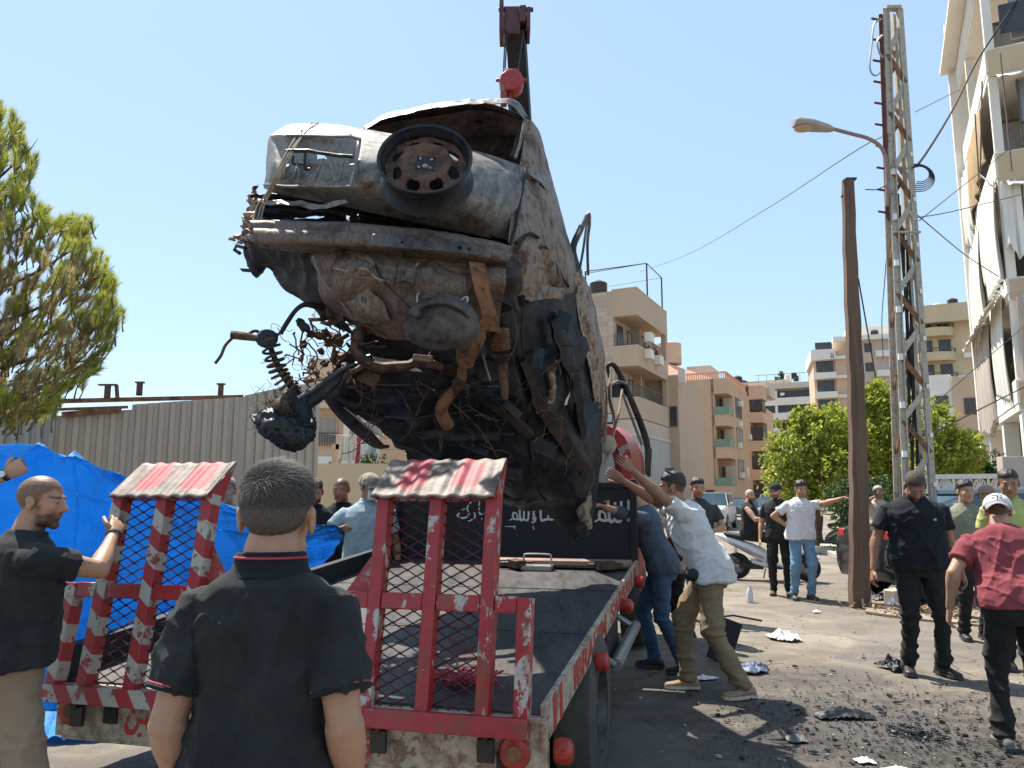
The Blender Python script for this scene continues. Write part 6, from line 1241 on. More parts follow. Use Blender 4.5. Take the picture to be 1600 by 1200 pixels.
def add_hand(mb, w, d, nrm, k, curl=.5, side=1, spread=.1, fist=False):
    """palm and five fingers; d along the hand, nrm out of the back of the hand"""
    d = Vector(d).normalized(); nrm = Vector(nrm); nrm = (nrm - d * nrm.dot(d)).normalized(); x = d.cross(nrm) * side; s = k * 1.0
    RR = []
    for t, hw, ht in ((-.02, .024, .020), (.0, .027, .018), (.03, .036, .016), (.06, .041, .015), (.088, .040, .012), (.095, .036, .008)):
        c = w + d * (t * s); RR.append([c + x * (hw * s * math.cos(a)) + nrm * (ht * s * math.sin(a)) for a in np.linspace(0, 2 * PI, 13)[:-1]])
    mb.rings(RR)
    for i, (off, ln, r) in enumerate(((-.030, .066, .0078), (-.010, .076, .0085), (.011, .072, .0085), (.031, .060, .0076))):
        p = w + d * (.084 * s) + x * (off * s); dd = (d + x * (off * 3.5 * spread)).normalized(); pts = [p - dd * .015 * s, p]; cu = curl * (1 + .12 * (i - 1.5)) * (1.6 if fist else 1)
        for q, fr in enumerate((.42, .32, .26)):
            a = cu * (1.0 if q else .75); dd = (dd * math.cos(a) - nrm * math.sin(a)).normalized(); nrm2 = nrm; pts.append(pts[-1] + dd * ln * fr * s); nrm_ = nrm
            nr = (nrm * math.cos(a) + dd * 0); 
        # bend progressively
        pts = [p - d * .015 * s, p]; ang = 0
        for fr in (.42, .32, .26): ang += cu; pts.append(pts[-1] + (d * math.cos(ang) - nrm * math.sin(ang) + x * off * 2 * spread) * ln * fr * s)
        mb.tube(pts, [r * 1.1 * s, r * 1.12 * s, r * s, r * .92 * s, r * .7 * s], 8)
    p = w + d * (.028 * s) - x * (.030 * s) - nrm * .004 * s; t1 = (d * .75 - x * .65 - nrm * .25).normalized(); t2 = (d * .95 - x * (.1 if fist else .3) - nrm * (.55 if fist else .25)).normalized()
    mb.tube([p - t1 * .012 * s, p + t1 * .030 * s, p + t1 * .030 * s + t2 * .028 * s, p + t1 * .030 * s + t2 * .05 * s], [.013 * s, .0115 * s, .0095 * s, .007 * s], 9)
def person(label, base, h, face, top=None, bottom=None, skin='skin', shoe='blackshoe', build=1.0, belly=0, pel=(0, 0, 0), lean=(0, 0, 0), head=(0, 0, 0), Rh=None, Lh=None, Re=(.3, -.8, -.5), Le=(-.3, -.8, -.5),
           Rf=(.11, .0, 0), Lf=(-.11, .0, 0), toe=(8, -8), kn=((.1, 1, 0), (-.1, 1, 0)), hair='short', haircol='hair_black', beard=0, sleeve=.62, vox=.010, hem=.86, collar=None, curl=(.35, .35), fist=(False, False), hd=None, group=None, extra=None, cap=None, folds=.010, armr=1.0, eyes=False, seated=False, loose=0, handn=(None, None), sleeveless=False, legw=1.0, necks=1.0, hs=1.06, drop=.008):
    k = h / 1.75; base = Vector(base); fa = rad(face); fv = Vector((math.sin(fa), math.cos(fa), 0)); rv = Vector((math.cos(fa), -math.sin(fa), 0)); uz = Vector((0, 0, 1))
    BM = Matrix((rv, fv, uz)).transposed(); seed = int(abs(base.x * 131 + base.y * 17 + h * 7)) % 97
    root = empty('person', base, label, 'person', group)
    LW_ = lambda p: base + BM @ (Vector(p) * k)
    hip = Vector((pel[0], pel[1], .93 + pel[2])); RT = Matrix.Rotation(rad(lean[2]), 3, 'Z') @ Matrix.Rotation(rad(lean[1]), 3, 'Y') @ Matrix.Rotation(-rad(lean[0]), 3, 'X')
    def TT(p):                                     # local standing coordinates -> posed local -> world (torso bends smoothly from the hip up)
        p = Vector(p); q = p - Vector((0, 0, .93)); w = float(sstep(-.06, .16, np.array(q.z)))
        r_ = RT @ q; return LW_(hip + q.lerp(r_, w))
    # joints
    sh = {1: TT((.172 * build, -.008, 1.365)), -1: TT((-.172 * build, -.008, 1.365))}
    hipj = {1: LW_(hip + Vector((.088, 0, -.02))), -1: LW_(hip + Vector((-.088, 0, -.02)))}
    l1, l2 = .295 * k, .265 * k; arms = {}
    for s, tg_, el in ((1, Rh, Re), (-1, Lh, Le)):
        if tg_ is None: tg_ = TT((s * .27 * build, .05, .84))
        elif isinstance(tg_, tuple): tg_ = LW_(tg_)
        arms[s] = ik(sh[s], tg_, l1, l2, BM @ Vector(el))
    legs = {}
    for s, ft, kh in ((1, Rf, kn[0]), (-1, Lf, kn[1])):
        an = LW_((ft[0], ft[1] - .03, ft[2] + .085)); legs[s] = ik(hipj[s], an, .43 * k, .425 * k, BM @ Vector(kh)) 
    hy, hp, hr = head; HR = BM @ Matrix.Rotation(-rad(hy), 3, 'Z') @ Matrix.Rotation(-rad(hp), 3, 'X') @ Matrix.Rotation(rad(hr), 3, 'Y')
    nb = TT((0, -.008, 1.47)); hk = k * hs; hc = TT((0, .012, 1.485 - drop)) + HR @ Vector((0, .012, .118)) * hk if hd is None else hd
    HL = lambda p: hc + HR @ (Vector(p) * hk)
    # --- body, one continuous surface
    b = MB()
    RR = [sring(0, tors(z, build, belly)[2], z, tors(z, build, belly)[0] - .014, tors(z, build, belly)[1] - .014, 24, 2.4, TT) for z in (.82, .88, .95, 1.02, 1.1, 1.2, 1.3, 1.37, 1.41, 1.44)]; b.rings(RR)
    taper(b, TT((0, -.02, 1.40)), TT((0, -.014, 1.47)), .085 * k * build, .062 * k * necks, 16, m=4); b.tube([TT((0, -.014, 1.45)), TT((0, -.006, 1.50)), hc + HR @ Vector((0, -.018, -.05)) * hk, hc + HR @ Vector((0, -.01, -.01)) * hk], [.066 * k * necks, .061 * k * necks, .058 * k * necks, .055 * k], 16)
    for s in (1, -1):
        el, wr = arms[s]; ar = armr * build ** .5; b.ell(sh[s] + (el - sh[s]) * .05 - Vector((0, 0, .006)), .048 * k * ar); taper(b, sh[s], el, .050 * k * ar, .040 * k * ar, bulge=.007 * k * ar, at=.45)
        taper(b, el + (sh[s] - el).normalized() * .01, wr, .041 * k * ar, .025 * k, bulge=.008 * k * ar, at=.22, m=9); b.ell(el, .0405 * k * ar)
        if not seated or True:
            kn_, an = legs[s]; taper(b, hipj[s], kn_, .074 * k * build, .048 * k, bulge=0); taper(b, kn_, an, .044 * k, .032 * k, bulge=.006 * k, at=.3); b.ell(kn_, .046 * k); b.tube([an, an + Vector((0, 0, -.05 * k))], .034 * k, 10)
    E = lambda c, r, R_=None: b.ell(HL(c), tuple(q * hk for q in r), HR if R_ is None else R_, 18, 12)
    E((0, -.012, .032), (.0745, .094, .083)); E((0, .028, -.015), (.063, .066, .085)); E((0, .030, -.066), (.052, .052, .040)); E((0, .066, -.092), (.024, .022, .020)); E((0, .074, .026), (.048, .016, .010))
    for s in (1, -1):
        E((s * .037, .062, -.018), (.022, .024, .020)); E((s * .047, .02, -.07), (.014, .04, .026)); E((s * .078, -.004, -.006), (.008, .020, .031)); E((s * .080, -.012, .008), (.008, .014, .018)); E((s * .031, .0755, .006), (.013, .009, .008))
    b.tube([HL((0, .084, .018)), HL((0, .097, -.005)), HL((0, .110, -.026)), HL((0, .102, -.033))], [.008 * hk, .010 * hk, .0125 * hk, .010 * hk], 8); E((.010, .094, -.030), (.008, .010, .007)); E((-.010, .094, -.030), (.008, .010, .007))
    E((0, .083, -.050), (.022, .012, .006)); E((0, .081, -.060), (.019, .012, .0065)); E((0, .055, -.055), (.036, .034, .028))
    me, co = remesh(b, vox * (.62 if eyes else .85) if vox < .02 else vox, 2)
    hb_ = MB()
    for s, cu, fi, hn in ((1, curl[0], fist[0], handn[0]), (-1, curl[1], fist[1], handn[1])):
        el, wr = arms[s]; d = (wr - el).normalized(); nn_ = Vector(hn) if hn else (rv * s * .9 + fv * .1 - uz * 0.0 if abs(d.z) > .5 else uz + rv * .2 * s)
        add_hand(hb_, wr, d, nn_, k, cu, s if True else 1, .1, fi)
    # merge head colour data
    bmv = len(me.vertices); hm = hb_.mesh('h'); import bmesh
    bm = bmesh.new(); bm.from_mesh(me); bm.from_mesh(hm); bm.to_mesh(me); bm.free(); bpy.data.meshes.remove(hm)
    n = len(me.vertices); co = np.zeros(n * 3); me.vertices.foreach_get('co', co); co = co.reshape(-1, 3)
    Hi = np.array(HR.transposed()); q = (co - np.array(hc)) @ Hi.T / hk; x, y, z = q[:, 0], q[:, 1], q[:, 2]; ax = np.abs(x); near = (np.abs(z) < .16) & (ax < .12) & (np.abs(y) < .15)
    nz_ = vnoise(q * 60, seed) * .007 + vnoise(q * 150, seed + 1) * .005
    lip = np.exp(-((z + .055) / .008) ** 2 - (x / .022) ** 2) * (y > .065)
    bd = np.maximum(sstep(-.030, -.048, z + nz_ + ax * .10) * sstep(-.005, .03, y), np.exp(-((z + .042) / .005) ** 2 - (x / .028) ** 2) * (y > .07)); bd = np.maximum(bd, sstep(.0, -.02, z + 0 * x) * sstep(.055, .066, ax) * sstep(-.0, .012, y) * sstep(.045, .03, y))
    bd = bd * (1 - lip) * sstep(-.135, -.115, z) * beard * near
    br = np.exp(-((z - .026 - .05 * (ax - .03) * 0) / .0055) ** 2) * sstep(.010, .016, ax) * sstep(.056, .046, ax) * (y > .05) * .9 * near
    ey = np.exp(-((z - .006) / .0055) ** 2 - ((ax - .031) / .012) ** 2) * (y > .05) * (.9 if not eyes else .45) * near
    hm_ = 0 * x
    if hair in ('buzz', 'short', 'thick', 'fade'):
        hl = np.where(y > 0, .012 + .62 * np.clip(y, 0, .1), .008 + np.clip(y, -.11, 0) * .85); hl = np.where((ax > .050) & (y > -.10) & (y < .040), np.minimum(hl, -.002 + np.clip(y - .02, 0, 1) * 2.2), hl); hm_ = sstep(-.010, .014, z - hl + nz_) * near * (.72 if hair == 'buzz' else .95)
        hm_ = np.where((ax > .0785) & (z < .028) & (y > -.035) & (y < .03), 0, hm_)
    colr = np.zeros((n, 4)); colr[:, 0] = np.clip(np.maximum.reduce([bd, br, ey, hm_]), 0, 1); colr[:, 1] = np.clip(lip * near, 0, 1); colr[:, 3] = 1
    at = me.attributes.new('face', 'FLOAT_COLOR', 'POINT'); at.data.foreach_set('color', colr.ravel())
    body = obj('body', me, M[skin], root, sm=180)
    if eyes:
        for s in (1, -1):
            e_ = MB(); e_.ell(HL((s * .031, .0765, .0055)), .0086 * hk); eo = obj('eye', e_, M['eye'], root, sm=180); e_ = MB(); e_.ell(HL((s * .031, .0828, .004)), .0048 * hk); obj('iris', e_, M['iris'], eo, world=False, sm=180)
    # --- hair
    if hair in ('thick', 'grey', 'fade') or (hair == 'short' and haircol in ('hair_white', 'hair_brown', 'hair_buzz')):
        off = {'short': .006, 'thick': .017, 'grey': .012, 'fade': .011}[hair]; nu, nv = (64, 40) if vox < .015 else (32, 20); P = np.zeros((nv, nu + 1, 3))
        for i in range(nv):
            th = PI * i / (nv - 1)
            for j in range(nu + 1):
                ph = 2 * PI * (j % nu) / nu; dx, dy, dz = math.sin(th) * math.cos(ph), math.sin(th) * math.sin(ph), math.cos(th); p = np.array([.0745 * dx, -.012 + .094 * dy, .032 + .083 * dz])
                hl = .030 + .36 * max(0, p[1]) if p[1] > 0 else .030 + max(p[1], -.11) * .55
                hl += vnoise([[p[0] * 40, p[1] * 40, seed]])[0] * .006
                m = float(sstep(-.004, .026, np.array(p[2] - hl))); topk = float(sstep(.04, .10, np.array(p[2]))); o_ = off * ((.45 + .75 * topk) if hair != 'fade' else (.25 + 1.1 * topk)); nz1 = vnoise([[p[0] * 60, p[1] * 60, p[2] * 60 + seed]])[0] * .32 + vnoise([[p[0] * 150, p[1] * 150, p[2] * 150 + seed]])[0] * .28
                d_ = -.010 + m * (.010 + o_ * (1 + nz1)); P[i, j] = HL(p + np.array([dx, dy, dz]) * d_)
        hb2 = MB(); hb2.grid(P); obj('hair', hb2, M[haircol], root, sm=180)
    # --- clothes
    def fold(kind):
        def f(c, nn):
            L = (c - np.array(base)) @ np.array(BM) / k; z = L[:, 2]
            if kind == 's':
                a = 1 - np.abs(vnoise(L @ np.array([[1, 0, .35], [0, 1, 0], [-.35, 0, 1]]) * np.array([9, 9, 2.6]) + seed, 1)); b2 = 1 - np.abs(vnoise(L @ np.array([[1, 0, .7], [0, 1, .3], [-.7, -.3, 1]]) * np.array([6, 6, 14]) + seed, 2)); return folds * (1 - .7 * sstep(1.33, 1.42, z) * (np.abs(L[:, 0]) < .3)) * (1.2 * a ** 4 + .9 * b2 ** 5 + .4 * (1 - np.abs(vnoise(L * np.array([22, 22, 9]) + seed, 8))) ** 6 - .5) + vnoise(L * 5, 3) * .004
            a = 1 - np.abs(vnoise(L * np.array([7, 7, 15]) + seed, 4)); w = .35 + .65 * np.exp(-((z - .48) / .14) ** 2) + .9 * np.exp(-((z - .14) / .1) ** 2); c2 = 1 - np.abs(vnoise(L @ np.array([[1, 0, .6], [0, 1, .2], [-.6, -.2, 1]]) * np.array([9, 9, 12]) + seed, 6)); return folds * 1.5 * w * (a ** 3 + .7 * c2 ** 5 - .12) + vnoise(L * 6, 5) * .005
        return f
    if top:
        g = .013 + loose; b = MB(); zs_ = [hem, hem + .05, .97, 1.03, 1.1, 1.18, 1.26, 1.33, 1.385, 1.42, 1.45, 1.472]; zs_ = [z for i, z in enumerate(zs_) if i < 1 or z > hem + .02]; RR = []
        for z in zs_:
            a_, c_, y_ = tors(max(z, .88), build, belly); gg_ = g + (.012 + loose * .6) * float(sstep(1.15, .9, np.array(z))); 
            if z > 1.43: gg_ = .010
            RR.append(sring(0, y_, z, a_ + gg_, c_ + gg_, 30, 2.5, TT))
        b.rings(RR)
        if not sleeveless:
            for s in (1, -1):
                el, wr = arms[s]; ar = armr * build ** .5; b.ell(sh[s] - Vector((0, 0, .004)), (.058 * k * ar, .060 * k * ar, .054 * k)); d = el - sh[s]
                if sleeve <= 1: taper(b, sh[s] - d.normalized() * .015, sh[s] + d * sleeve, (.056 + g * .4) * k * ar, (.056 + g * .5) * k * ar, 18, bulge=.002)
                else: taper(b, sh[s] - d.normalized() * .03, el, .064 * k * ar, .055 * k * ar, 16); taper(b, el, el.lerp(wr, sleeve - 1), .055 * k * ar, .042 * k * ar, 16); b.ell(el, .056 * k * ar)
        sm_, _ = remesh(b, vox, 2, fold('s')); shirt = obj('shirt', sm_, M[top], root, sm=180)
        if collar:
            cb = MB(); r0 = []; 
            for z, a_, c_ in ((1.440, .092, .082), (1.462, .079, .073), (1.500, .072, .070), (1.503, .066, .064), (1.47, .070, .063), (1.45, .075, .066)): r0.append(sring(0, -.010, z, a_ * necks, c_ * necks, 28, 2.2, TT))
            cb.rings(r0, False, closed=True); obj('collar', cb, M[collar], root, sm=60)
    if bottom:
        b = MB(); g = .010; RR = [sring(0, tors(z, build)[2], z, tors(z, build)[0] + (.004 if z > .95 else g), tors(z, build, belly * .3)[1] + (.004 if z > .95 else g), 26, 2.5, TT) for z in (.80, .86, .92, .97, 1.0)]; b.rings(RR)
        for s in (1, -1):
            kn_, an = legs[s]; taper(b, hipj[s] + Vector((0, 0, .02)), kn_ + (kn_ - hipj[s]).normalized() * .025, .090 * k * build, .067 * k * legw, 18, m=8); taper(b, kn_ + (kn_ - an).normalized() * .025, an + (kn_ - an).normalized() * .0 - Vector((0, 0, .02)), .063 * k * legw, .049 * k * legw, 18, m=8); b.ell(kn_ + Vector((.001, .002, .003)), .069 * k * legw)
        pm, _ = remesh(b, vox, 2, fold('p')); obj('trousers', pm, M[bottom], root, sm=180)
    for s, ft, ta in ((1, Rf, toe[0]), (-1, Lf, toe[1])):
        if shoe is None: continue
        kn_, an = legs[s]; a_ = fa + rad(ta); d = Vector((math.sin(a_), math.cos(a_), 0)); x_ = Vector((math.cos(a_), -math.sin(a_), 0)); c0 = Vector((an.x, an.y, an.z - .085 * k)); b = MB(); RR = []
        for t, w, hh, z0 in ((-.085, .020, .03, .012), (-.075, .032, .065, .008), (-.03, .036, .085, .006), (.02, .038, .08, .006), (.07, .044, .058, .006), (.12, .046, .045, .007), (.155, .038, .036, .010), (.175, .02, .024, .014)):
            RR.append([c0 + d * t * k + x_ * (w * k * math.cos(q)) + Vector((0, 0, (z0 + hh / 2 + hh / 2 * math.sin(q)) * k)) for q in np.linspace(0, 2 * PI, 15)[:-1]])
        b.rings(RR); b.tube([an + Vector((0, 0, .0)), an - Vector((0, 0, .04 * k))], .043 * k, 12); so_ = obj('shoe', b, M[shoe], root, sm=60)
        b = MB(); b.rings([[c0 + d * t * k + x_ * (w * k * sx) + Vector((0, 0, zz * k)) for t, w, sx in ((-.088, .03, -1), (0, .038, -1), (.08, .048, -1), (.14, .046, -1), (.18, .02, -1), (.18, .02, 1), (.14, .046, 1), (.08, .048, 1), (0, .038, 1), (-.088, .03, 1))] for zz in (0, .022)]); obj('sole', b, M['sole'] if shoe != 'tanshoe' else M['solelight'], so_, world=False, sm=30)
    if cap:
        cm_, bm_, back = cap; cb = MB(); P = np.zeros((16, 33, 3))
        for i in range(16):
            th = PI * .5 * i / 15 * 1.12
            for j in range(33): ph = 2 * PI * j / 32; P[i, j] = HL((.086 * math.sin(th) * math.cos(ph), -.010 + .108 * math.sin(th) * math.sin(ph), .040 + .086 * math.cos(th)))
        cb.grid(P); co_ = obj('cap', cb, M[cm_], root, sm=180, solid=.004); sg = -1 if back else 1; P = np.zeros((8, 20, 3))
        for i in range(8):
            for j in range(20):
                t = (j / 19 - .5) * 2; e = i / 7; P[i, j] = HL((.078 * t * (1 - .12 * e), sg * ((.066 + .036 * (1 - t * t)) * (1) + .062 * e * (1 - .55 * t * t)) - .010 * (1), .030 - (.042 if back else .010) * e - .020 * t * t * (.6 + .4 * e)))
        cb = MB(); cb.grid(P); obj('brim', cb, M[bm_], co_, world=False, sm=180, solid=.004)
    info = dict(root=root, HL=HL, HR=HR, TT=TT, LW=LW_, arms=arms, sh=sh, legs=legs, k=k, BM=BM, hc=hc)
    return info
M['t_black'] = fabric('faded_black_cotton', (.022, .023, .024), .3); M['t_black2'] = fabric('black_polo_cotton', (.012, .014, .018), .25); M['t_charcoal'] = fabric('charcoal_cotton', (.05, .052, .056)); M['t_white'] = fabric('white_cotton', (.66, .65, .66), .05)
M['t_offwhite'] = fabric('offwhite_cotton', (.60, .585, .57), .05); M['t_blue'] = fabric('light_blue_cotton', (.30, .38, .42)); M['t_slate'] = fabric('slate_blue_cotton', (.065, .09, .125)); M['t_maroon'] = fabric('maroon_cotton', (.235, .052, .062), .1)
M['t_olive'] = fabric('grey_green_cotton', (.21, .21, .15)); M['t_lime'] = fabric('yellow_green_cotton', (.40, .42, .15)); M['t_beige'] = fabric('beige_cotton', (.52, .42, .32)); M['t_teal'] = fabric('teal_cotton', (.06, .13, .17)); M['t_brown'] = fabric('brown_cotton', (.08, .045, .04))
M['khaki'] = fabric('khaki_trousers', (.23, .165, .10)); M['khaki2'] = fabric('tan_trousers', (.27, .20, .135)); M['denim'] = fabric('blue_denim', (.045, .085, .15), .3, 5); M['denimlight'] = fabric('light_blue_denim', (.15, .26, .38), .25, 5); M['blacktr'] = fabric('black_trousers', (.018, .018, .018), .3)
M['t_pattern'] = fabric('pink_white_print', (.5, .3, .3), .5, 60)
M['blackshoe'] = basic('black_shoe', (.025, .024, .024), .5, var=.4); M['brownshoe'] = basic('dark_brown_shoe', (.07, .045, .035), .55, var=.3); M['tanshoe'] = basic('tan_suede_shoe', (.34, .23, .14), .85, var=.2); M['greyshoe'] = basic('grey_canvas_shoe', (.16, .15, .13), .8)
M['sole'] = basic('dark_sole', (.05, .05, .05), .8); M['solelight'] = basic('pale_rubber_sole', (.55, .48, .38), .7)
M['tipping'] = basic('pink_red_knit_stripe', (.42, .05, .07), .85); M['cap_black'] = fabric('black_cap_cloth', (.03, .03, .03)); M['cap_white'] = fabric('white_cap_cloth', (.66, .64, .66), .05); M['cap_tan'] = fabric('tan_cap_cloth', (.26, .19, .13)); M['cap_camo'] = fabric('blotchy_tan_cap', (.30, .26, .2), .5, 30)
M['brimgrey'] = fabric('mauve_grey_brim', (.30, .27, .30)); M['mask'] = basic('white_face_mask', (.6, .6, .62), .9, var=.05)
def Bp(px, py, Y): p = W(px, py, Y); return Vector((p.x, p.y, 0))
# foreground man seen from behind
p1 = person('greying man in a black red-tipped polo, seen from behind in the foreground', Bp(421, 900, 2.0), 1.70, 2, 't_black', 'blacktr', build=.94, lean=(2, 0, 0), head=(-4, -3, 1), hair='none', vox=.0062, folds=.0125, hem=.84, sleeve=.70,
            Rh=(.232, .05, .85), Lh=(-.215, .06, .85), collar='t_black2', armr=1.12, necks=1.22, loose=.006, beard=.0, hs=1.2, drop=.036)
def more_p1():
    I = p1; root = I['root']; HL = I['HL']; k = I['k']; r = np.random.default_rng(3)
    # strands: short, combed forward and to the right over the crown
    V = []; Fc = []; n = 26000; d = r.normal(0, 1, (n, 3)); d /= np.linalg.norm(d, axis=1, keepdims=True)
    for q in range(n):
        dx, dy, dz = d[q]; p = np.array([.0745 * dx, -.012 + .094 * dy, .032 + .083 * dz]); hl = .040 + .35 * max(0, p[1]) if p[1] > 0 else .016 + max(p[1], -.11) * .74
        if abs(p[0]) > .058 and -.03 < p[1] < .03: hl = max(hl, .026)
        if p[2] < hl - r.uniform(0, .006): continue
        t = float(sstep(.02, .09, np.array(p[2]))); nrm = np.array([dx, dy, dz]); fl = np.array([.55 * t + .3 * math.sin(p[2] * 60 + p[0] * 30), .7 * t - .05, -.75 * (1 - t) + .1]) + r.normal(0, .32, 3); fl -= nrm * fl.dot(nrm); fl /= np.linalg.norm(fl) + 1e-9
        ln = (.010 + .032 * t) * r.uniform(.6, 1.3); lift = .22 + .5 * t * r.uniform(.2, 1); a = p; b_ = p + (fl * .6 + nrm * lift * .8) * ln * .55; c = b_ + (fl * 1.0 + nrm * .15 - np.array([0, 0, .12])) * ln * .55; w = np.cross(nrm, fl) * .00075
        i = len(V); V += [HL(a - w), HL(a + w), HL(b_ + w * .9), HL(b_ - w * .9), HL(c)]; Fc += [(i, i + 1, i + 2, i + 3), (i + 3, i + 2, i + 4)]
    # scalp under the strands
    P = np.zeros((40, 65, 3))
    for i in range(40):
        for j in range(65):
            th = PI * i / 39; ph = 2 * PI * (j % 64) / 64; dd = np.array([math.sin(th) * math.cos(ph), math.sin(th) * math.sin(ph), math.cos(th)]); p = np.array([.0745 * dd[0], -.012 + .094 * dd[1], .032 + .083 * dd[2]]); hl = .040 + .35 * max(0, p[1]) if p[1] > 0 else .016 + max(p[1], -.11) * .74
            if abs(p[0]) > .058 and -.03 < p[1] < .03: hl = max(hl, .026)
            m = float(sstep(-.006, .012, np.array(p[2] - hl))); P[i, j] = HL(p + dd * (-.01 + m * (.0125 + .006 * float(sstep(.03, .1, np.array(p[2]))))))
    b = MB(); b.grid(P); b.add(V, Fc); obj('hair', b, M['hair_grey'], root, sm=180)
    # knitted stripes
    TT = I['TT']; b = MB(); ring = sring(0, -.010, 1.488, .0745 * 1.22, .0722 * 1.22, 48, 2.2, TT); b.tube(ring, .0032, 6, closed=True); obj('collar_stripe', b, M['tipping'], root)
    for s in (1, -1):
        el, wr = I['arms'][s]; sh = I['sh'][s]; d = (el - sh); L = .70; ar = 1.12 * .94 ** .5; x = d.normalized().orthogonal().normalized(); y = d.normalized().cross(x)
        for f, mt, rr, nm in ((L - .012, 'tipping', .0028, 'sleeve_stripe'), (L + .014, 't_black2', .0065, 'sleeve_cuff')):
            c = sh + d * f; R_ = (.0635 + .0065) * k * ar * .985; b = MB(); b.tube([c + (x * math.cos(a) + y * math.sin(a)) * R_ for a in np.linspace(0, 2 * PI, 41)[:-1]], rr, 6, closed=True); obj(nm, b, M[mt], root)
more_p1()
p2 = person('bearded man in a black T-shirt and khaki trousers reaching to the striped ramp', Bp(26, 900, 3.30), 1.73, 52, 't_black', 'khaki2', shoe='brownshoe', build=.98, belly=.03, lean=(4, 0, 0), head=(36, 4, 0), hair='buzz', beard=.96, hs=1.0, vox=.0075, folds=.011, eyes=True, hem=.93,
            Rh=W(178, 834, 3.62), Re=(.86, -.04, -.75), Lh=None, curl=(.3, .4), loose=.006, skin='skin')
b = MB(); el, wr = p2['arms'][1]; b.lathe(wr + (el - wr) * .08, (wr - el), [(.031, 0), (.034, .006), (.034, .016), (.031, .022)], 20); obj('bracelet', b, M['black'], p2['root'])
p3 = person('man at the left edge whose raised hand with a wristwatch holds the tarpaulin', (-3.15, 3.95, 0), 1.8, 50, 't_pattern', 'denim', shoe='brownshoe', vox=.0085, Rh=W(26, 733, 3.92), Re=(.6, .2, -1), fist=(True, False), curl=(.85, .3), skin='skin_l')
b = MB(); el, wr = p3['arms'][1]; d = (wr - el).normalized(); b.lathe(wr - d * .012, d, [(.029, 0), (.032, .004), (.032, .018), (.029, .022)], 20); wt = obj('wristwatch', b, M['black'], p3['root']); b = MB(); b.disc(wr - d * 0 + Vector((.004, -.030, .004)), (.1, -1, .1), .017, 18, .008); obj('watch_face', b, M['chrome'], wt, world=False)
p4 = person('heavy bearded man in a black T-shirt just right of the foreground head', Bp(489, 800, 8.1), 1.80, 140, 't_black2', 'blacktr', build=1.15, belly=.04, head=(20, 18, 0), hair='fade', beard=1, vox=.012, skin='skin')
p5 = person('man in a black T-shirt with white letters beside the masked man', Bp(534, 800, 8.3), 1.82, 178, 't_black2', 'blacktr', head=(8, 8, 0), hair='buzz', haircol='hair_black', beard=.3, vox=.012, skin='skin_d')
p6 = person('man in a light blue polo, tan cap and white face mask holding the tarpaulin', Bp(574, 800, 7.5), 1.84, 172, 't_blue', 'denim', build=1.1, belly=.03, head=(-38, 8, 0), hair='short', haircol='hair_white', vox=.012, skin='skin_d', collar='t_blue', cap=('cap_camo', 'cap_camo', False), Rh=W(531, 826, 7.15), Re=(1, -.2, -.8), curl=(.6, .4), fist=(True, False))
HL = p6['HL']; b = MB(); P = np.zeros((8, 14, 3))
for i in range(8):
    for j in range(14): t = (j / 13 - .5) * 2.2; P[i, j] = HL((.066 * math.sin(t), .03 + .066 * math.cos(t) * (1 + .12 * math.sin(i / 7 * PI)), -.012 - .085 * i / 7))
b.grid(P); obj('face_mask', b, M['mask'], p6['root'], sm=180, solid=.003)
p21 = person('grey-haired man almost hidden behind the left ramp, looking over the tarpaulin', Bp(352, 800, 6.9), 1.80, 170, 't_charcoal', 'denim', hair='short', haircol='hair_white', vox=.014, skin='skin')
# lettering on the black T-shirt
def chest_text(I, body, w, h, z, x0, mat, name='shirt_print', off=.145, dy=0):
    k = I['k']; me = text_mesh(body, 1.0, .001); xs = [v.co.x for v in me.vertices]; ys = [v.co.y for v in me.vertices]; me.transform(Matrix.Translation((-(min(xs) + max(xs)) / 2, -min(ys), 0))); me.transform(Matrix.Diagonal((w / (max(xs) - min(xs)), h / (max(ys) - min(ys)), 1, 1)))
    xa = -(I['BM'] @ Vector((1, 0, 0))); place_mesh(me, I['TT']((x0, off, z)), xa, (0, 0, 1)); return obj(name, me, M[mat], I['root'], sm=0)
chest_text(p5, 'NICE', .20, .055, 1.26, -.0, 'signwhite', off=.158)
# the two men pushing the wreck
p8 = person('man in an off-white T-shirt and khaki trousers pushing the wreck with both raised hands', (1.60, 6.62, 0), 1.93, 282, 't_offwhite', 'khaki', shoe='tanshoe', build=1.02, pel=(.02, -.06, -.03), lean=(25, 0, 4), head=(0, 6, 0), hair='fade', beard=.75, vox=.0088, folds=.013, eyes=True, hem=.84, loose=.012, legw=1.12,
            Rh=W(951, 738, 6.75), Re=(.6, .0, -.9), Lh=W(972, 722, 6.3), Le=(-.5, .1, -.9), Rf=(.10, .16, 0), Lf=(-.10, -.24, 0), toe=(-4, -28), curl=(.10, .08), skin='skin_d', handn=((-.1, -.3, -.0), (.3, -.9, .1)), kn=((.05, 1, 0), (-.2, 1, 0)))
b = MB(); TT = p8['TT']; b.rings([sring(0, -.005, z, a, c, 30, 2.5, TT) for z, a, c in ((.965, .19, .145), (.93, .196, .15), (.93, .19, .145), (.965, .185, .14))], False, closed=True); obj('belt', b, M['black'], p8['root'])
b = MB(); b.ell(p8['TT']((-.16, .12, .90)), (.09, .05, .055)); obj('waist_bag', b, M['blackpaint'], p8['root'])
b = MB(); b.box(p8['HL']((0, .0, .135)), (.07, .05, .03)); b.tube([p8['HL']((-.07, -.02, .10)), p8['HL']((-.04, .02, .128)), p8['HL']((.04, .02, .128)), p8['HL']((.07, -.02, .10))], .008, 6); obj('sunglasses_on_head', b, M['winddark'], p8['root'])
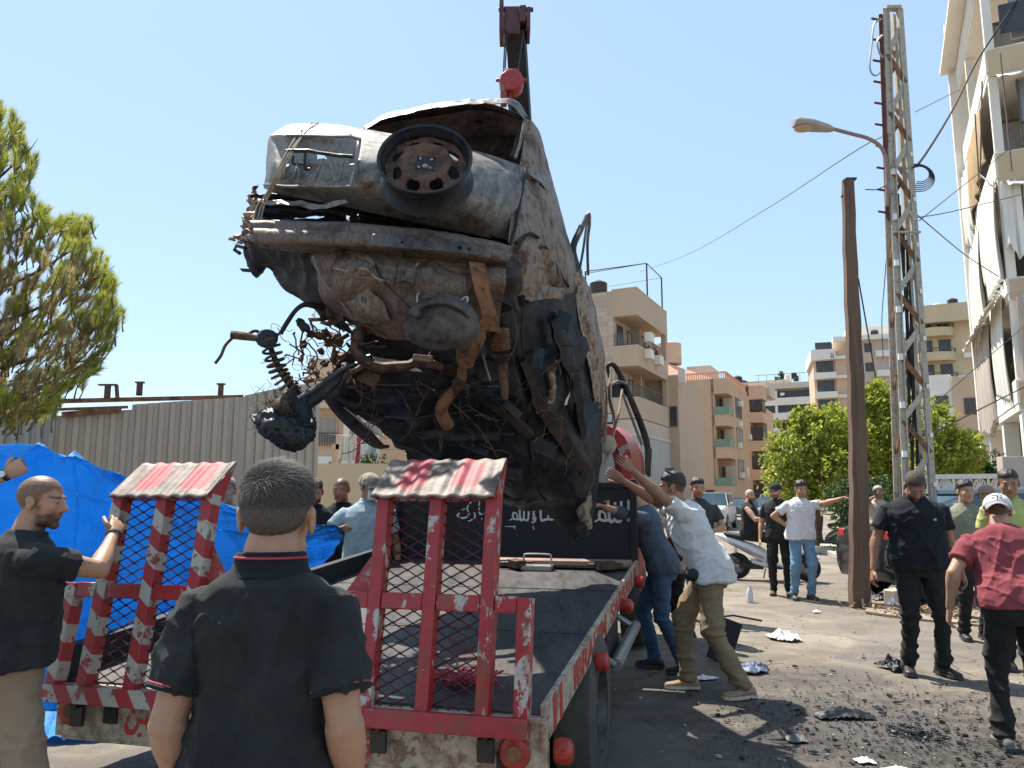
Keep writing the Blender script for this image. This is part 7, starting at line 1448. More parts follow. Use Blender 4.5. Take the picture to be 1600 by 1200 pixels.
p9 = person('man in a slate blue shirt and jeans pushing the wreck behind the off-white T-shirt', (1.42, 7.45, 0), 1.84, 284, 't_slate', 'denim', shoe='blackshoe', pel=(0, 0, -.02), lean=(20, 0, 0), head=(0, 25, 0), hair='short', vox=.011, sleeve=1.5, Rh=W(931, 775, 7.0), Lh=W(944, 792, 6.9), Re=(.4, 0, -1), Le=(-.4, 0, -1), Rf=(.1, .12, 0), Lf=(-.1, -.16, 0), curl=(.2, .2), skin='skin')
p10 = person('man with cropped brown hair in profile just behind the raised arms and white shoulder', Bp(1060, 800, 9.2), 1.80, 262, 't_brown', 'blacktr', head=(0, 5, 0), hair='short', haircol='hair_brown', beard=.5, vox=.013, skin='skin_l', sleeve=.8, curl=(.4, .4))
p11 = person('young man in a charcoal T-shirt and jeans with clasped hands, left of the white jeep', Bp(1092, 850, 10.4), 1.86, 186, 't_charcoal', 'denim', build=1.05, head=(-6, 6, 0), hair='thick', beard=.5, vox=.012, Rh=(.10, .30, 1.10), Lh=(-.12, .27, 1.08), Re=(.9, -.5, -.5), Le=(-.9, -.5, -.5), curl=(.5, .5), skin='skin')
p13 = person('man in a dark T-shirt, track trousers and black cap standing beside the scooter', G(1221, 930), 1.84, 200, 't_black', 'blacktr', shoe='brownshoe', build=1.03, head=(30, 5, 0), hair='short', beard=.95, vox=.0125, cap=('cap_black', 'cap_black', False), Lh=(-.20, .28, 1.12), Le=(-.8, -.6, -.6), Rh=None, curl=(.4, .4), skin='skin')
p14 = person('young man in a white T-shirt and light jeans leaning one hand on the bare pole', G(1256, 936) , 1.87, 178, 't_white', 'denimlight', shoe='brownshoe', build=.98, lean=(0, -3, 0), head=(2, 10, 0), hair='thick', beard=.45, vox=.0115, folds=.014, Lh=W(1318, 778, 11.85), Le=(-.2, -.1, -1), Rh=(.16, -.04, 1.04), Re=(1, -.4, .1), curl=(.5, .4), skin='skin', loose=.012, Rf=(.14, .02, 0), Lf=(-.10, .06, 0), kn=((.1, 1, 0), (-.15, 1, 0)))
p15 = person('older man in a beige shirt holding a phone to his ear beside the dark car', Bp(1377, 850, 14.6), 1.82, 176, 't_beige', 'khaki', build=1.1, hair='short', haircol='hair_white', vox=.014, Rh=(.13, .08, 1.52), Re=(.9, .1, -.9), curl=(.7, .4), skin='skin_d', collar='t_beige')
b = MB(); b.box(p15['HL']((.088, .02, -.01)), (.012, .06, .11)); single('mobile_phone', b, M['blackpaint'], 'phone held to the ear of the older man in the beige shirt', 'phone', sm=0)
p16 = person('stocky man in a black polo with a white chest mark, looking down', G(1447, 1052), 1.90, 190, 't_black2', 'blacktr', shoe='blackshoe', build=1.20, belly=.045, head=(6, 44, 0), hair='short', haircol='hair_buzz', beard=.7, vox=.0088, folds=.013, eyes=True, collar='t_black2', Rh=(.37, .02, .84), Re=(.5, -.8, -.2), Lh=None, toe=(14, -25), Rf=(.13, .03, 0), Lf=(-.13, .06, 0), curl=(.5, .4), skin='skin_d', loose=.006)
k_ = p16['k']; o_ = p16['TT']((-.10, .168, 1.27)); xa = -(p16['BM'] @ Vector((1, 0, 0))); b = MB(); n_ = (p16['BM'] @ Vector((0, 1, 0)))
for i in range(3): x0 = -.022 + i * .014; b.prism([o_ + xa * x0, o_ + xa * (x0 + .010), o_ + xa * (x0 + .016 + .0), o_ + xa * (x0 + .008 - .0) + Vector((0, 0, .010 + i * .008))], n_ * .002)
obj('chest_mark', b, M['signwhite'], p16['root'], sm=0)
p17 = person('man in a maroon T-shirt and white backwards cap leaning forward at the right', G(1582, 1170) + Vector((.10, .05, 0)), 1.70, 20, 't_maroon', 'blacktr', shoe='greyshoe', build=1.13, pel=(.02, -.05, 0), lean=(25, 0, 0), head=(10, 26, 0), hair='short', vox=.0082, folds=.012, hem=.90, cap=('cap_white', 'brimgrey', True),
              Lh=(-.36, .06, .86), Le=(-.5, -.8, .1), Rh=None, curl=(.5, .5), skin='skin', Rf=(.14, .10, 0), Lf=(-.12, -.06, 0), loose=.008)
def ny():
    HL = p17['HL']; b = MB(); R_ = lambda x, z: HL((x, -.010 - .1085 * math.sqrt(max(0, 1 - (x / .086) ** 2)) * math.sqrt(max(0, 1 - ((z - .040) / .086) ** 2)) - .003, z))
    def st(pts, w): 
        b.tube(curve([R_(x, z) for x, z in pts], 12) if len(pts) > 2 else [R_(pts[0][0] + (pts[1][0] - pts[0][0]) * i / 8, pts[0][1] + (pts[1][1] - pts[0][1]) * i / 8) for i in range(9)], w, 5, flat=1.0)
    st([(-.024, .055), (-.024, .083)], .0016); st([(-.024, .083), (.024, .055)], .0019); st([(.024, .055), (.024, .083)], .0016); st([(0, .046), (0, .070)], .0019); st([(0, .070), (-.014, .094)], .0018); st([(0, .070), (.014, .094)], .0018)
    for x, z in ((-.024, .055), (-.024, .083), (.024, .055), (.024, .083), (0, .046), (-.014, .094), (.014, .094)): st([(x - .005, z), (x + .005, z)], .0018)
    obj('cap_emblem', b, M['blackpaint'], p17['root'])
ny()
p18 = person('young man in a grey-green T-shirt standing in front of the garden wall', Bp(1513, 850, 9.0), 1.80, 186, 't_olive', 'blacktr', build=1.02, head=(-4, 2, 0), hair='thick', vox=.0115, skin='skin', folds=.012)
p19 = person('man in a teal shirt and tan cap between the grey-green and the yellow-green shirts', Bp(1547, 850, 10.2), 1.76, 150, 't_teal', 'blacktr', head=(30, 0, 0), hair='short', vox=.013, cap=('cap_tan', 'cap_tan', True), skin='skin_d')
p20 = person('young man with short black hair in a yellow-green polo at the right edge', Bp(1583, 850, 7.5), 1.88, 196, 't_lime', 'blacktr', build=1.0, head=(12, 12, 0), hair='fade', vox=.0105, skin='skin_d', collar='t_lime', folds=.010)
# people on the far balcony
for i, (u_, lab, c_, fc) in enumerate(((3.0, 'leftmost onlooker on the far balcony, in a pinkish top', 't_brown', 200), (3.9, 'onlooker in dark blue second from the left on the far balcony', 't_slate', 190), (5.0, 'onlooker in black third from the left on the far balcony', 't_black', 220), (5.9, 'rightmost onlooker on the far balcony, in a pale top', 't_beige', 230))):
    q = F.p(u_, .45, 9.15); person(lab, q, 1.72, fc, c_, 'blacktr', vox=.03, skin='skin_d', group='onlookers on the balcony', eyes=False, Rh=(.2, .3, 1.15), folds=0)
# rider sitting on the scooter comes with the scooter below
# ------------------------------------------------------------------ blue tarpaulin
rows = [[(-330, 700, 3.7), (-120, 715, 3.8), (38, 690, 3.93), (110, 712, 4.2), (190, 742, 4.6), (270, 765, 5.1), (360, 790, 5.7), (450, 812, 6.4), (531, 828, 7.13)],
        [(-330, 760, 3.9), (-120, 760, 4.0), (38, 730, 4.12), (110, 745, 4.35), (190, 775, 4.75), (270, 800, 5.2), (360, 820, 5.75), (450, 832, 6.4), (534, 838, 7.1)],
        [(-330, 860, 4.2), (-120, 860, 4.3), (38, 860, 4.45), (110, 860, 4.65), (190, 870, 4.95), (270, 880, 5.3), (360, 870, 5.8), (450, 860, 6.4), (527, 852, 7.1)],
        [(-330, 960, 4.3), (-120, 970, 4.45), (38, 985, 4.6), (110, 990, 4.8), (190, 985, 5.1), (270, 975, 5.4), (360, 930, 5.9), (450, 885, 6.45), (512, 870, 7.08)],
        [(-330, 1060, 4.3), (-120, 1090, 4.4), (38, 1110, 4.65), (110, 1110, 4.85), (190, 1090, 5.15), (270, 1055, 5.5), (360, 980, 6.0), (440, 905, 6.5), (500, 888, 7.05)]]
def tf(u, v, x, y): 
    return .035 * np.sin(v * 26 + 2.5 * np.sin(u * 4) + u * 5) * (1 - np.abs(2 * u - 1) * .3) * .5 + .03 * np.sin(u * 16 + v * 22) * .4 + .05 * np.exp(-((u - .045) / .03) ** 2) * np.sin(v * 60) - .012 * np.exp(-(((u * 5) % 1 - .5) / .03) ** 2) - .012 * np.exp(-(((v * 9) % 1 - .5) / .03) ** 2) + .03 * np.abs(np.sin(np.arctan2(u + .02, 1.03 - v) * 14)) * np.exp(-(1 - v) * 5)
b = patch(rows, 110, 240, .020, 2.4, 61, tf, fine=.5); single('tarpaulin', b, M['tarp'], 'crumpled bright blue tarpaulin held up beside the truck', 'tarpaulin', sm=180, solid=.002)
rows = [[(70, 1095, 4.9), (140, 1110, 5.1), (230, 1115, 5.3), (300, 1100, 5.5)], [(60, 1150, 4.6), (130, 1158, 4.95), (215, 1152, 5.1), (300, 1140, 5.3)]]
b = MB(); P = np.zeros((20, 60, 3))
for i in range(20):
    for j in range(60):
        u, v = i / 19, j / 59; q = G(40 + 185 * v, 1120 + 45 * u - 10 * v); P[i, j] = (q.x, q.y, .02 + .03 * abs(math.sin(v * 20 + u * 3)) + .15 * (1 - u) ** 3)
b.grid(P); single('tarpaulin', b, M['tarp'], 'loose end of blue tarpaulin lying on the ground beyond the truck tail', 'tarpaulin', sm=180, solid=.003)
# thin blue sheeting on the left under the man
# ------------------------------------------------------------------ bare pole, lattice tower, lamp, cables
pb = G(1343, 948); ptop = W(1328, 281, 11.4); b = MB(); d = (ptop - pb); N = 24; RR = []
for i in range(N):
    t = i / (N - 1); c = pb + d * t + Vector((.03 * math.sin(t * 5), 0, 0)); w = .135 - .055 * t; RR.append([c + Vector((sx * w * (1 + .08 * math.sin(i * 2.1 + sx)), sy * w * .8, 0)) for sx, sy in ((-1, -.8), (-.6, -1), (.7, -1), (1, -.7), (1, .8), (.6, 1), (-.6, 1), (-1, .7))])
b.rings(RR); M['polewood'] = basic('weathered_brown_pole', (.13, .08, .055), .85, 0, .45, 9, .006, 30, stretch=(1, 1, .06))
pole = single('utility_pole', b, M['polewood'], 'bare brown timber pole rising from the edge of the road', 'pole', sm=40)
b = MB(); b.prism([ptop + Vector((-.14, 0, -.25)), ptop + Vector((-.06, 0, -.2)), ptop + Vector((-.06, 0, -.35))], (0, .06, 0)); b.box(ptop + Vector((0, 0, -.0)), (.16, .13, .03)); obj('pole_fitting', b, M['darksteel'], pole, world=False)
b = MB(); b.tube(curve([W(1341, 435, 11.45), W(1356, 520, 12.5), W(1364, 565, 14), W(1368, 590, 15)], 14), .012, 5); single('stay_cable', b, M['black'], 'dark cable slanting down behind the bare pole', 'cable')
tw = empty('lattice_tower', (W(1428, 900, 12.4).x, 12.4, 0), 'rusty pale lattice pylon with bundled cables and a street lamp on it', 'pylon')
tb0 = W(1429, 772, 12.4); tt0 = W(1391, 18, 12.2); ax_ = (tt0 - tb0) / (tt0.z - tb0.z)
def tp(z, sx, sy): c = tb0 + ax_ * (z - tb0.z); w = .235 - .11 * min(1, max(0, z / tt0.z)); return Vector((c.x + sx * w, c.y + sy * w * .7, z))
M['towersteel'] = worn('tower_steel', (.42, .385, .32), (.26, .17, .12), .33, 5, .7, 0, rustamt=.33)
for sx, sy in ((-1, -1), (1, -1), (1, 1), (-1, 1)):
    b = MB(); 
    for i in range(10): z0, z1 = tt0.z * i / 10, tt0.z * (i + 1) / 10; a, c = tp(z0, sx, sy), tp(z1, sx, sy); b.beam(a, c, .10 if sy < 0 else .08, .018, (0, 1, 0)); b.beam(a + Vector((-sx * .045, 0, 0)), c + Vector((-sx * .045, 0, 0)), .018, .09, (0, 1, 0))
    obj('leg', b, M['towersteel'], tw, sm=0)
z = .2; k = 0; ch = []
while z < tt0.z - .4:
    dz = .52; b = MB(); s = 1 if k % 2 else -1
    b.beam(tp(z, -s, -1) + Vector((0, -.012, 0)), tp(z + dz, s, -1) + Vector((0, -.012, 0)), .085, .012, (0, 1, 0)); b.beam(tp(z, s, 1), tp(z + dz, -s, 1), .06, .012, (0, 1, 0)); b.beam(tp(z, s, -s), tp(z + dz, s, s), .05, .012, (1, 0, 0))
    obj('brace', b, M['orange_rust'] if k % 2 == 0 else M['towersteel'], tw, sm=0); z += dz; k += 1
b = MB(); b.beam(tp(tt0.z, -1, -1), tp(tt0.z, 1, -1), .12, .05); b.beam(tp(5.9, -1.2, -1.2), tp(5.9, 1.4, -1.2), .05, .03); obj('top_plate', b, M['towersteel'], tw)
b = MB()
for q in range(7):
    zs2 = np.linspace(.4, 6.6 - q * .2, 24); b.tube([tp(zz, -.1 + .08 * q + .12 * math.sin(zz * 1.7 + q), -.2 + .15 * math.cos(zz * 1.3 + q * 2)) for zz in zs2], .016, 5)
obj('cable_bundle', b, M['black'], tw)
b = MB(); a = tp(7.75, -1.5, -.6); c = tp(6.15, -1.5, -.6); b.beam(tp(tt0.z - .1, -1.6, -.7), tp(6.15, -1.5, -.7), .05, .05)
for i in range(10): p = tp(tt0.z - .2, -1.6, -.7).lerp(tp(6.25, -1.5, -.7), i / 9); b.beam(p, p + Vector((-.17, -.02, .02)), .022, .03)
obj('insulator_rack', b, basic('dark_red_steel', (.10, .025, .03), .6, .2, .3), tw, sm=0)
b = MB(); b.tube(curve([W(1377, 30, 12.0), W(1366, 38, 12.0), W(1362, 70, 12.0), W(1359, 105, 12.0), W(1366, 118, 12), W(1376, 113, 12)], 24), .016, 6); b.tube(curve([W(1379, 55, 12), W(1371, 65, 12), W(1374, 82, 12), W(1380, 90, 12)], 16), .018, 6); obj('cable_loop', b, M['steel'], tw)
b = MB()
for q in range(6): r_ = .16 + .025 * q; cx = W(1437, 272, 12.1); b.tube([cx + Vector((.05 * q / 6 + r_ * math.cos(a), .03 * q, r_ * .85 * math.sin(a))) for a in np.linspace(-1.9, 2.2, 24)], .009, 5)
obj('coiled_cable', b, M['black'], tw)
b = MB()
for i in range(9): zz = .7 + i * .78; b.box(tp(zz, -1.05, -1.2), (.07, .05, .10)); b.box(tp(zz + .3, 1.05, -1.2), (.05, .05, .07))
obj('insulator', b, M['whitepaint'], tw, sm=0)
# lamp
b = MB(); lp_ = [W(1386, 322, 12.0), W(1386, 290, 12), W(1385, 258, 12), W(1378, 232, 12), W(1358, 217, 11.95), W(1330, 209, 11.9), W(1300, 201, 11.85)]; b.tube(curve(lp_, 30), .032, 8); b.beam(W(1386, 300, 12), W(1397, 300, 12.1), .05, .06); b.beam(W(1386, 262, 12), W(1396, 258, 12.1), .05, .06)
lam = empty('street_lamp', W(1386, 322, 12.0), 'grey street lamp on a curved arm fixed to the lattice pylon', 'street lamp'); obj('arm', b, basic('rusty_grey_pipe', (.26, .19, .17), .6, .3, .3, 9), lam)
q0 = W(1302, 203, 11.85); q1 = W(1240, 193, 11.75); d = (q1 - q0); b = MB(); RR = []
for t, hw, hh, dz in ((0, .05, .04, 0), (.12, .09, .075, 0), (.4, .13, .10, .0), (.55, .15, .11, 0.0), (.9, .145, .10, 0), (1, .10, .07, 0)):
    c = q0 + d * t; RR.append([c + Vector((0, hw * math.cos(a), dz + hh * (math.sin(a) if math.sin(a) > 0 else .55 * math.sin(a)))) for a in np.linspace(0, 2 * PI, 17)[:-1]])
b.rings(RR); obj('lamp_housing', b, basic('aged_lamp_housing', (.36, .33, .29), .5, .2, .2), lam); b = MB(); c = q0 + d * .76 + Vector((0, 0, -.06)); b.ell(c, (.15, .12, .045)); obj('lens', b, basic('yellowed_lamp_lens', (.42, .34, .22), .3, 0, .1), lam)
def cable(pts, r, lab, mt='black', n=24): b = MB(); b.tube(curve([W(*p) for p in pts], n), r, 5); return single('overhead_cable', b, M[mt], lab, 'cable')
cable([(1432, 260, 12.1), (1450, 235, 13), (1478, 190, 15), (1500, 150, 17.5), (1530, 90, 19), (1590, 0, 19.5)], .022, 'thick dark cable rising from the pylon past the top of the white building')
cable([(1386, 210, 12.2), (1330, 240, 14), (1200, 325, 22), (1080, 395, 32), (1000, 425, 42)], .010, 'long thin wire running left from the pylon to the stone building', 'greysteel')
cable([(1434, 340, 12.2), (1490, 330, 15), (1600, 303, 19)], .010, 'thin wire from the middle of the pylon rising slightly to the right edge', 'greysteel'); cable([(1432, 335, 12.2), (1508, 398, 16), (1560, 432, 18)], .010, 'thin wire from the pylon sloping down to the white balcony', 'greysteel')
cable([(1436, 345, 12.2), (1505, 290, 16), (1600, 215, 20)], .009, 'thin wire from the pylon rising steeply to the right edge', 'greysteel'); cable([(1452, 680, 12.4), (1520, 645, 15), (1600, 605, 18.5)], .014, 'dark cable crossing in front of the lower balcony at the right'); cable([(1450, 640, 12.4), (1530, 570, 15), (1600, 510, 18.8)], .009, 'thin wire crossing the plant on the lower balcony', 'greysteel')
cable([(1390, 330, 12.3), (1383, 430, 13), (1378, 500, 14), (1380, 560, 15)], .008, 'thin wire hanging straight down left of the pylon', 'greysteel'); cable([(1430, 175, 12.2), (1470, 155, 15), (1500, 140, 17.5)], .007, 'faint wire near the top of the pylon going to the white building', 'greysteel'); cable([(1352, 296, 12), (1370, 296, 12), (1384, 290, 12)], .009, 'short loose wire end left of the pylon')
# ------------------------------------------------------------------ parked cars
def loft_car(name, label, cat, c, yaw, L, Wd, prof, glassz, paint, group=None, tail=None, wr=.34, wpos=(.8, -.75), suv=False, grille=False):
    """prof: list of (x along the length, bottom z, shoulder z, roof z or None, half width, roof half width)"""
    root = empty(name, c, label, cat, group); c = Vector(c); R_ = Matrix.Rotation(rad(yaw), 3, 'Z'); P = lambda x, y, z: c + R_ @ Vector((x, y, z))
    b = MB(); RR = []
    for x, zb, zs_, hw in prof:
        RR.append([P(x, hw * a, zb + (zs_ - zb) * e) for a, e in ((-.90, 0), (-.99, .15), (-1, .5), (-.97, .85), (-.86, .98), (-.5, 1.0), (.5, 1.0), (.86, .98), (.97, .85), (1, .5), (.99, .15), (.90, 0))])
    b.rings(RR); obj('body', b, paint, root, sm=40, norm=True, bevel=.01)
    g = MB(); RR = []
    for x, z, hw in glassz['rings']: RR.append([P(x, -hw, z), P(x, hw, z)])
    x0, x1, x2, x3, zs_, zr, hb, hr = glassz['box']; b = MB()
    b.rings([[P(x0, -hb, zs_), P(x0, hb, zs_), P(x3, hb, zs_), P(x3, -hb, zs_)], [P(x1, -hr, zr), P(x1, hr, zr), P(x2, hr, zr), P(x2, -hr, zr)]]); obj('glasshouse', b, M['carglass'], root, sm=0, norm=True)
    b = MB(); b.rings([[P(x1 - .05, -hr - .02, zr - .03), P(x1 - .05, hr + .02, zr - .03), P(x2 + .05, hr + .02, zr - .03), P(x2 + .05, -hr - .02, zr - .03)], [P(x1, -hr + .05, zr + .045), P(x1, hr - .05, zr + .045), P(x2, hr - .05, zr + .045), P(x2, -hr + .05, zr + .045)]])
    obj('roof', b, paint, root, sm=0, norm=True, bevel=.02)
    for s in (-1, 1):
        for xa, xb in ((x0, x1), (x3, x2), ((x0 + x3) / 2, (x1 + x2) / 2)): b = MB(); b.beam(P(xa, s * (hb + .004), zs_), P(xb, s * (hr + .004), zr), .07, .03, R_ @ Vector((0, 1, 0))); obj('pillar', b, paint, root, sm=0)
        for wx in wpos: wheel(root, P(wx * L / 2, s * (Wd / 2 - .10), wr), R_ @ Vector((0, s, 0)), wr, .21, wr * .62, tyre='black')
    return root, P, R_
def std_car(label, c, yaw, paint, kind='sedan', name='parked_car', cat='car', group='cars parked along the street', front=True):
    if kind == 'suv':
        prof = [(2.3, .42, .95, .78), (2.22, .30, 1.05, .88), (1.9, .28, 1.12, .91), (1.0, .28, 1.15, .92), (-2.0, .28, 1.15, .92), (-2.28, .32, 1.1, .88), (-2.34, .45, .9, .8)]; gl = dict(rings=[], box=(1.05, .55, -2.0, -2.25, 1.13, 1.72, .84, .70) if paint is not M['carblack'] else (1.2, .5, -.9, -1.5, 1.13, 1.6, .84, .68)); r = loft_car(name, label, cat, c, yaw, 4.6, 1.84, prof, gl, paint, group, wr=.38)
    else:
        prof = [(2.2, .40, .66, .70), (2.1, .24, .78, .83), (1.6, .20, .86, .87), (.9, .20, .93, .88), (-1.2, .20, .97, .88), (-2.0, .22, .98, .86), (-2.18, .30, .9, .80), (-2.22, .42, .75, .76)]; gl = dict(rings=[], box=(1.0, .25, -.95, -1.65, .93, 1.40, .80, .62)); r = loft_car(name, label, cat, c, yaw, 4.4, 1.76, prof, gl, paint, group, wr=.32)
    root, P, R_ = r; fx = 2.27 if kind == 'suv' else 2.14; z = .86 if kind == 'suv' else .66
    for s in (-1, 1):
        b = MB(); b.box(P(fx - .03, s * .62, z), (.10, .34, .17), R_); obj('headlight', b, M['chrome'], root, bevel=.02); b = MB(); b.box(P(-fx, s * .66, z + .1), (.10, .20, .22), R_); obj('tail_lamp', b, M['lensred'], root, bevel=.02)
        b = MB(); b.box(P(.75, s * .98, 1.05 if kind == 'sedan' else 1.25), (.10, .16, .11), R_); obj('wing_mirror', b, paint, root, bevel=.02)
        for dx in (-.2, .75): b = MB(); b.box(P(dx - .3, s * (.885 if kind == 'sedan' else .925), .80 if kind == 'sedan' else .95), (.16, .02, .03), R_); obj('door_handle', b, M['chrome'], root)
    b = MB(); b.box(P(fx, 0, z - .02), (.06, .8, .18), R_); b.box(P(fx, 0, .45), (.06, 1.3, .14), R_); obj('grille', b, M['blackpaint'], root, bevel=.01); b = MB(); b.box(P(fx + .06, 0, .50), (.02, .5, .11), R_); b.box(P(-fx - .1, 0, .7), (.02, .5, .11), R_); obj('number_plate', b, M['whitepaint'], root)
    return root
M['carwhite'] = basic('white_car_paint', (.62, .58, .53), .25, 0, .05); M['carsilver'] = basic('silver_car_paint', (.38, .38, .37), .3, .5, .05); M['carblack'] = basic('black_car_paint', (.02, .022, .028), .15, .2, .1, spec=.8); M['cargrey'] = basic('dark_grey_blue_car_paint', (.07, .08, .10), .2, .2, .1)
jx = Bp(1118, 800, 37); std_car('white jeep with its front towards the viewer, behind the young man in charcoal', jx + Vector((.35, 1.8, 0)), -112, M['carwhite'], 'suv')
std_car('silver car behind the head of the scooter rider', Bp(1190, 800, 50), -112, M['carsilver'], 'sedan'); std_car('dark car between the cap and the white T-shirt, beyond the scooter', Bp(1243, 800, 44), -112, M['cargrey'], 'sedan'); std_car('pale car at the far end of the row near the tree', Bp(1205, 800, 66), -114, M['carwhite'], 'suv'); std_car('grey car far down the street in front of the orange building', Bp(1150, 800, 62), -112, M['cargrey'], 'sedan')
std_car('dark blue-grey car in front of the garden wall behind the grey-green T-shirt', Bp(1548, 800, 15.2), 96, M['cargrey'], 'suv')
bc = std_car('shiny black hatchback with a red tail lamp behind the man in the black polo', Vector((7.85, 12.6, 0)), 6, M['carblack'], 'suv')
b = MB(); q = W(1378, 818, 12.0); b.ell(q, (.15, .06, .11)); tl = obj('tail_lamp', b, basic('bright_red_lamp', (.62, .03, .06), .25, 0, .1), bc); b = MB(); b.box(q + Vector((-.02, -.062, -.01)), (.17, .012, .035)); obj('lamp_strip', b, M['whitepaint'], tl, world=False)
# ------------------------------------------------------------------ scooter with its rider
def scooter(label, c, yaw, paint, group=None, dirty=False):
    root = empty('scooter', c, label, 'scooter', group); c = Vector(c); R_ = Matrix.Rotation(rad(yaw), 3, 'Z'); P = lambda x, y, z: c + R_ @ Vector((x, y, z)); 
    for wx in (.66, -.62): wheel(root, P(wx, 0, .25), R_ @ Vector((0, 1, 0)), .25, .12, .15, tyre='black', rim='steel')
    def lo(nm, secs, mat, e=2.6):
        b = MB(); b.rings([sring(0, 0, 0, 1, 1, 18, e) and [P(x + .0, hw * math.copysign(abs(math.cos(a)) ** (2 / e), math.cos(a)), z + hh * math.copysign(abs(math.sin(a)) ** (2 / e), math.sin(a)) + 0) for a in np.linspace(0, 2 * PI, 19)[:-1]] for x, z, hw, hh in secs]); return obj(nm, b, mat, root, sm=50)
    lo('seat', [(-.85, .86, .05, .03), (-.8, .85, .11, .06), (-.5, .80, .15, .06), (-.2, .77, .14, .06), (.0, .75, .10, .05)], M['black'])
    lo('side_panel', [(-1.0, .84, .03, .03), (-.9, .80, .10, .06), (-.6, .68, .15, .09), (-.3, .55, .17, .13), (-.05, .42, .16, .14), (.1, .34, .12, .10)], paint); lo('belly_panel', [(-.35, .34, .10, .06), (0, .27, .14, .06), (.35, .25, .14, .05), (.5, .30, .10, .04)], paint); lo('grey_side', [(-.75, .70, .165, .04), (-.4, .56, .18, .06), (-.1, .42, .17, .05)], M['steel'])
    b = MB(); b.rings([[P(x, y * w, z) for y in (-1, 1)] + [P(x - .06, y * w, z) for y in (1, -1)] for x, z, w in ((.42, .28, .14), (.50, .5, .19), (.46, .75, .20), (.38, .95, .14), (.34, 1.03, .08))]); obj('leg_shield', b, paint, root, sm=40, norm=True, bevel=.01)
    lo('front_mudguard', [(.42, .48, .05, .02), (.6, .53, .08, .03), (.78, .50, .06, .02), (.9, .42, .03, .02)], paint)
    b = MB(); b.tube([P(.66, .08, .25), P(.52, .08, .6)], .022, 8); b.tube([P(.66, -.08, .25), P(.52, -.08, .6)], .022, 8); b.tube([P(.52, 0, .55), P(.36, 0, 1.03)], .03, 8); b.tube(curve([P(.22, -.33, 1.04), P(.33, -.15, 1.07), P(.36, 0, 1.05), P(.33, .15, 1.07), P(.22, .33, 1.04)], 16), .016, 8); obj('handlebar', b, M['black'], root)
    b = MB(); b.ell(P(.46, 0, .98), (.09, .12, .08)); obj('headlight', b, M['chrome'], root)
    for s in (-1, 1): b = MB(); b.tube([P(.32, s * .2, 1.06), P(.34, s * .28, 1.24)], .008, 5); b.ell(P(.34, s * .3, 1.27), (.02, .07, .045)); obj('mirror', b, M['black'], root)
    b = MB(); b.tube([P(-.2, -.16, .25), P(-.45, -.18, .28), P(-.6, -.19, .35)], .025, 8); b.tube([P(-.55, -.19, .33), P(-.98, -.19, .52)], [.055, .07], 14); obj('exhaust', b, M['greysteel'], root)
    b = MB(); b.box(P(-.35, .0, .28), (.45, .2, .16), R_); b.tube(coil(P(-.62, -.12, .35), P(-.62, -.12, .65), .03, 7, .005), .007, 5); b.prism([P(-.9, -.07, .5), P(-.9, .07, .5), P(-1.02, .07, .30), P(-1.02, -.07, .30)], (.0, .0, .02)); obj('engine', b, M['darksteel'], root, bevel=.01)
    b = MB(); b.tube([P(-.1, .12, .2), P(-.15, .22, .01)], .012, 6); obj('side_stand', b, M['darksteel'], root); return root, P
sc_p = Bp(1204, 890, 15.2); syaw = -22; scooter('white scooter ridden by the bald man in the street', sc_p, syaw, M['whitepaint'])
fdir = 90 - syaw
p12 = person('bald grey-bearded man in a black sleeveless top sitting on the white scooter', sc_p + Vector((-.36 * math.cos(rad(syaw)), -.36 * math.sin(rad(syaw)), 0)), 1.80, fdir + 6, 't_black', 'blacktr', shoe='blackshoe', build=1.12, belly=.03, pel=(0, 0, -.04), lean=(2, 0, 0), head=(40, 2, 0), hair='none', beard=.9, vox=.0135, skin='skin_l', sleeveless=True, sleeve=0,
             Rf=(.17, .46, .22), Lf=(-.17, .46, .22), kn=((.15, 1, .6), (-.15, 1, .6)), Rh=(.20, .42, 1.12), Lh=(-.22, .42, 1.12), Re=(.8, -.6, -.6), Le=(-.8, -.6, -.6), curl=(.5, .5), seated=True)
scooter('dusty dark motor scooter parked under the tree left of the bare pole', Bp(1298, 850, 23), 118, M['greysteel'])
b = MB(); q = Bp(1246, 800, 15.5); b.ell(q + Vector((.0, 0, 1.22)), (.13, .15, .12)); 
# ------------------------------------------------------------------ litter, burnt scraps, roadside rubbish
def blob_sheet(name, label, cat, c, sx, sy, hgt, mat, seed, n=26, kind=None, group=None, solid=.003):
    b = MB(); P = np.zeros((n, n, 3)); c = Vector(c)
    for i in range(n):
        for j in range(n):
            u, v = (i / (n - 1) - .5) * 2, (j / (n - 1) - .5) * 2; r_ = math.hypot(u, v); a = math.atan2(v, u); k = (.75 + .25 * vnoise([[math.cos(a) * 1.5, math.sin(a) * 1.5, seed]])[0]) ; x = u * sx * k; y = v * sy * k; z = hgt * max(0, 1 - r_ * .8) * (.6 + .6 * vnoise([[u * 3, v * 3, seed]])[0]) + hgt * .25 * abs(vnoise([[u * 8, v * 8, seed + 3]])[0]); P[i, j] = (c.x + x, c.y + y, c.z + max(.004, z))
    b.grid(P); return single(name, b, mat, label, cat, group=group, sm=60, solid=solid, kind=kind)
M['plasticwhite'] = basic('white_plastic_film', (.72, .70, .68), .4, 0, .05)
blob_sheet('plastic_bag', 'white plastic bag lying crumpled in the middle of the road', 'bag', G(1228, 998), .20, .22, .12, M['plasticwhite'], 2); b = MB(); b.prism([G(1240, 1003) + Vector((0, 0, .01)), G(1262, 1003) + Vector((0, 0, .01)), G(1258, 997) + Vector((0, 0, .06))], (0, .01, .01))
